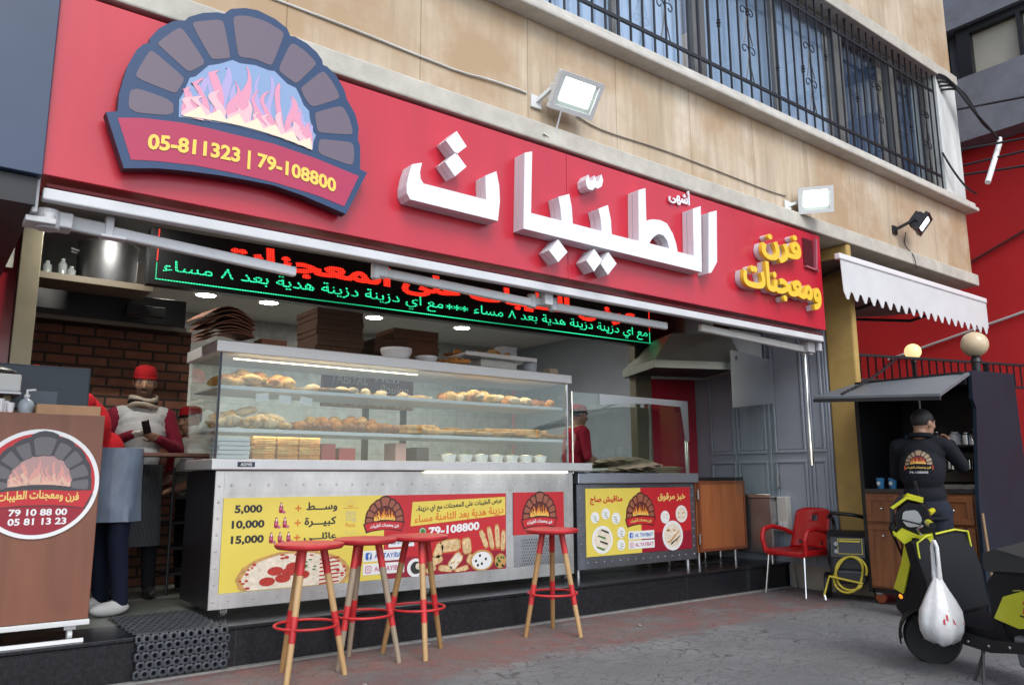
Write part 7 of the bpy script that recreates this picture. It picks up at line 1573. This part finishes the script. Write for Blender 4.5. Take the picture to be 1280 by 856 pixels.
# man in the black jacket at the coffee stall, seen from behind
F_jk = fabric('black_jacket', (.010, .012, .016), .3, 10); F_jn = fabric('dark_jeans', (.018, .022, .035), .2, 20)
t = thing('person', 'man in black jacket with an oven emblem on its back, standing at the coffee stall', 'person', (6.84, 3.22, 0), R(104))
P, f = torso_prims(0, 1, w=1.0, bend=(0, -.05))
P += [('e', (0, -.0, 1.0), (.168, .135, .12), 0), ('e', (0, .01, .86), (.17, .135, .09), 0), ('e', (0, .02, 1.2), (.18, .135, .2), 0)]
hc = (-.02, -.09, 1.605); hm = RZ(-28) @ RX(6); P += head_prims(hc, hm, 2)
P += limb((-.18, -.04, 1.41), (-.26, -.26, 1.24), (-.16, -.43, 1.44), (.068, .055, .04), 0, 0) + limb((.18, -.04, 1.41), (.25, -.22, 1.18), (.10, -.42, 1.36), (.072, .06, .042), 0, 0)
P += hand_prims((-.16, -.43, 1.44), (.35, -.6, .55), (.6, .2, -.2), -1, 2, .7) + hand_prims((.10, -.42, 1.36), (-.2, -.8, .4), (-.5, .1, -.3), 1, 2, .7)
P += limb((-.1, 0, .88), (-.115, -.01, .48), (-.12, .03, .09), (.10, .072, .055), 1, 1) + limb((.1, 0, .88), (.13, .0, .48), (.15, .03, .09), (.10, .072, .055), 1, 1)
P += [('e', (-.12, -.05, .048), (.05, .135, .048), 3), ('e', (.15, -.05, .048), (.05, .135, .048), 3)]
bo = grow_body('body', P, [F_jk, F_jn, M_skin, mat('shoe_black', (.015, .015, .016), .4)], t)
face_parts(hc, hm, t)
hr = MB(); hr.ball((0, .012, .03), (.083, .102, .096), 0, 26, 18); hr.f = [q for q in hr.f if not (sum(hr.v[i].y for i in q)/len(q) < -.055 and sum(hr.v[i].z for i in q)/len(q) < .085) and sum(hr.v[i].z for i in q)/len(q) > -.045 and not (abs(sum(hr.v[i].x for i in q)/len(q)) > .06 and sum(hr.v[i].z for i in q)/len(q) < .015 and sum(hr.v[i].y for i in q)/len(q) < .04)]
hr.v = [Vector(hc)+hm @ p for p in hr.v]; o = hr.build('hair', M_hair, t, local=True, smooth=60); o.modifiers.new('t', 'SOLIDIFY').thickness = .006
co = MB(); co.tube([(.085*cos(2*pi*k/24), -.045+.08*sin(2*pi*k/24), 1.495+.01*sin(2*pi*k/24)) for k in range(24)], .022, 9, closed=True); co.build('collar', F_jk, t, local=True, smooth=60)
hmj = MB(); hmj.tube([(.172*cos(2*pi*k/30), .01+.137*sin(2*pi*k/30), .815) for k in range(30)], .014, 8, closed=True); hmj.build('hem', F_jk, t, local=True, smooth=60)
# the emblem is laid on the curved back of the jacket
em_ = MB(); E0 = PL((0, 0, 1.20), (-.235, 0, 0), (0, 0, .235), (0, 1, 0))
em_.poly(E0, [(x*.95, y) for x, y in EM_OUT if y > .2]+[(.44, .2), (-.44, .2)][::-1], 0, 0)
for b_ in EM_BR: em_.poly(E0, roundoff(b_, 1), .0015, 1)
em_.poly(E0, EM_FIRE, .0015, 2); emblem_fire(em_, E0, .002, 3, 4, .0008)
em_.rect(E0, -.47, .47, .05, .2, .002, 5); em_.text(E0, 'فرن ومعجنات الطيبات', 0, .075, h=.1, w=.8, d=.0035, m=4, ar=True, bold=.03)
em_.text(E0, '79-108800', 0, -.08, h=.075, w=.6, d=.002, m=6)
bpy.context.view_layer.update()
from mathutils.bvhtree import BVHTree
bv = BVHTree.FromPolygons([v.co[:] for v in bo.data.vertices], [p.vertices[:] for p in bo.data.polygons])
for i, p in enumerate(em_.v):
    h = bv.ray_cast(Vector((p.x, 1.0, p.z)), Vector((0, -1, 0)))
    if h[0] is not None: em_.v[i] = Vector((p.x, h[0].y+.004+p.y, p.z))
em_.build('back_emblem', [mat('patch_line', (.03, .02, .02), .7), mat('patch_brick', (.26, .19, .12), .7), mat('patch_mouth', (.12, .015, .01), .7), mat('patch_flame', (.55, .08, .02), .6), mat('patch_gold', (.62, .42, .08), .6), mat('patch_red', (.42, .05, .015), .6), I_wht], t, local=True)
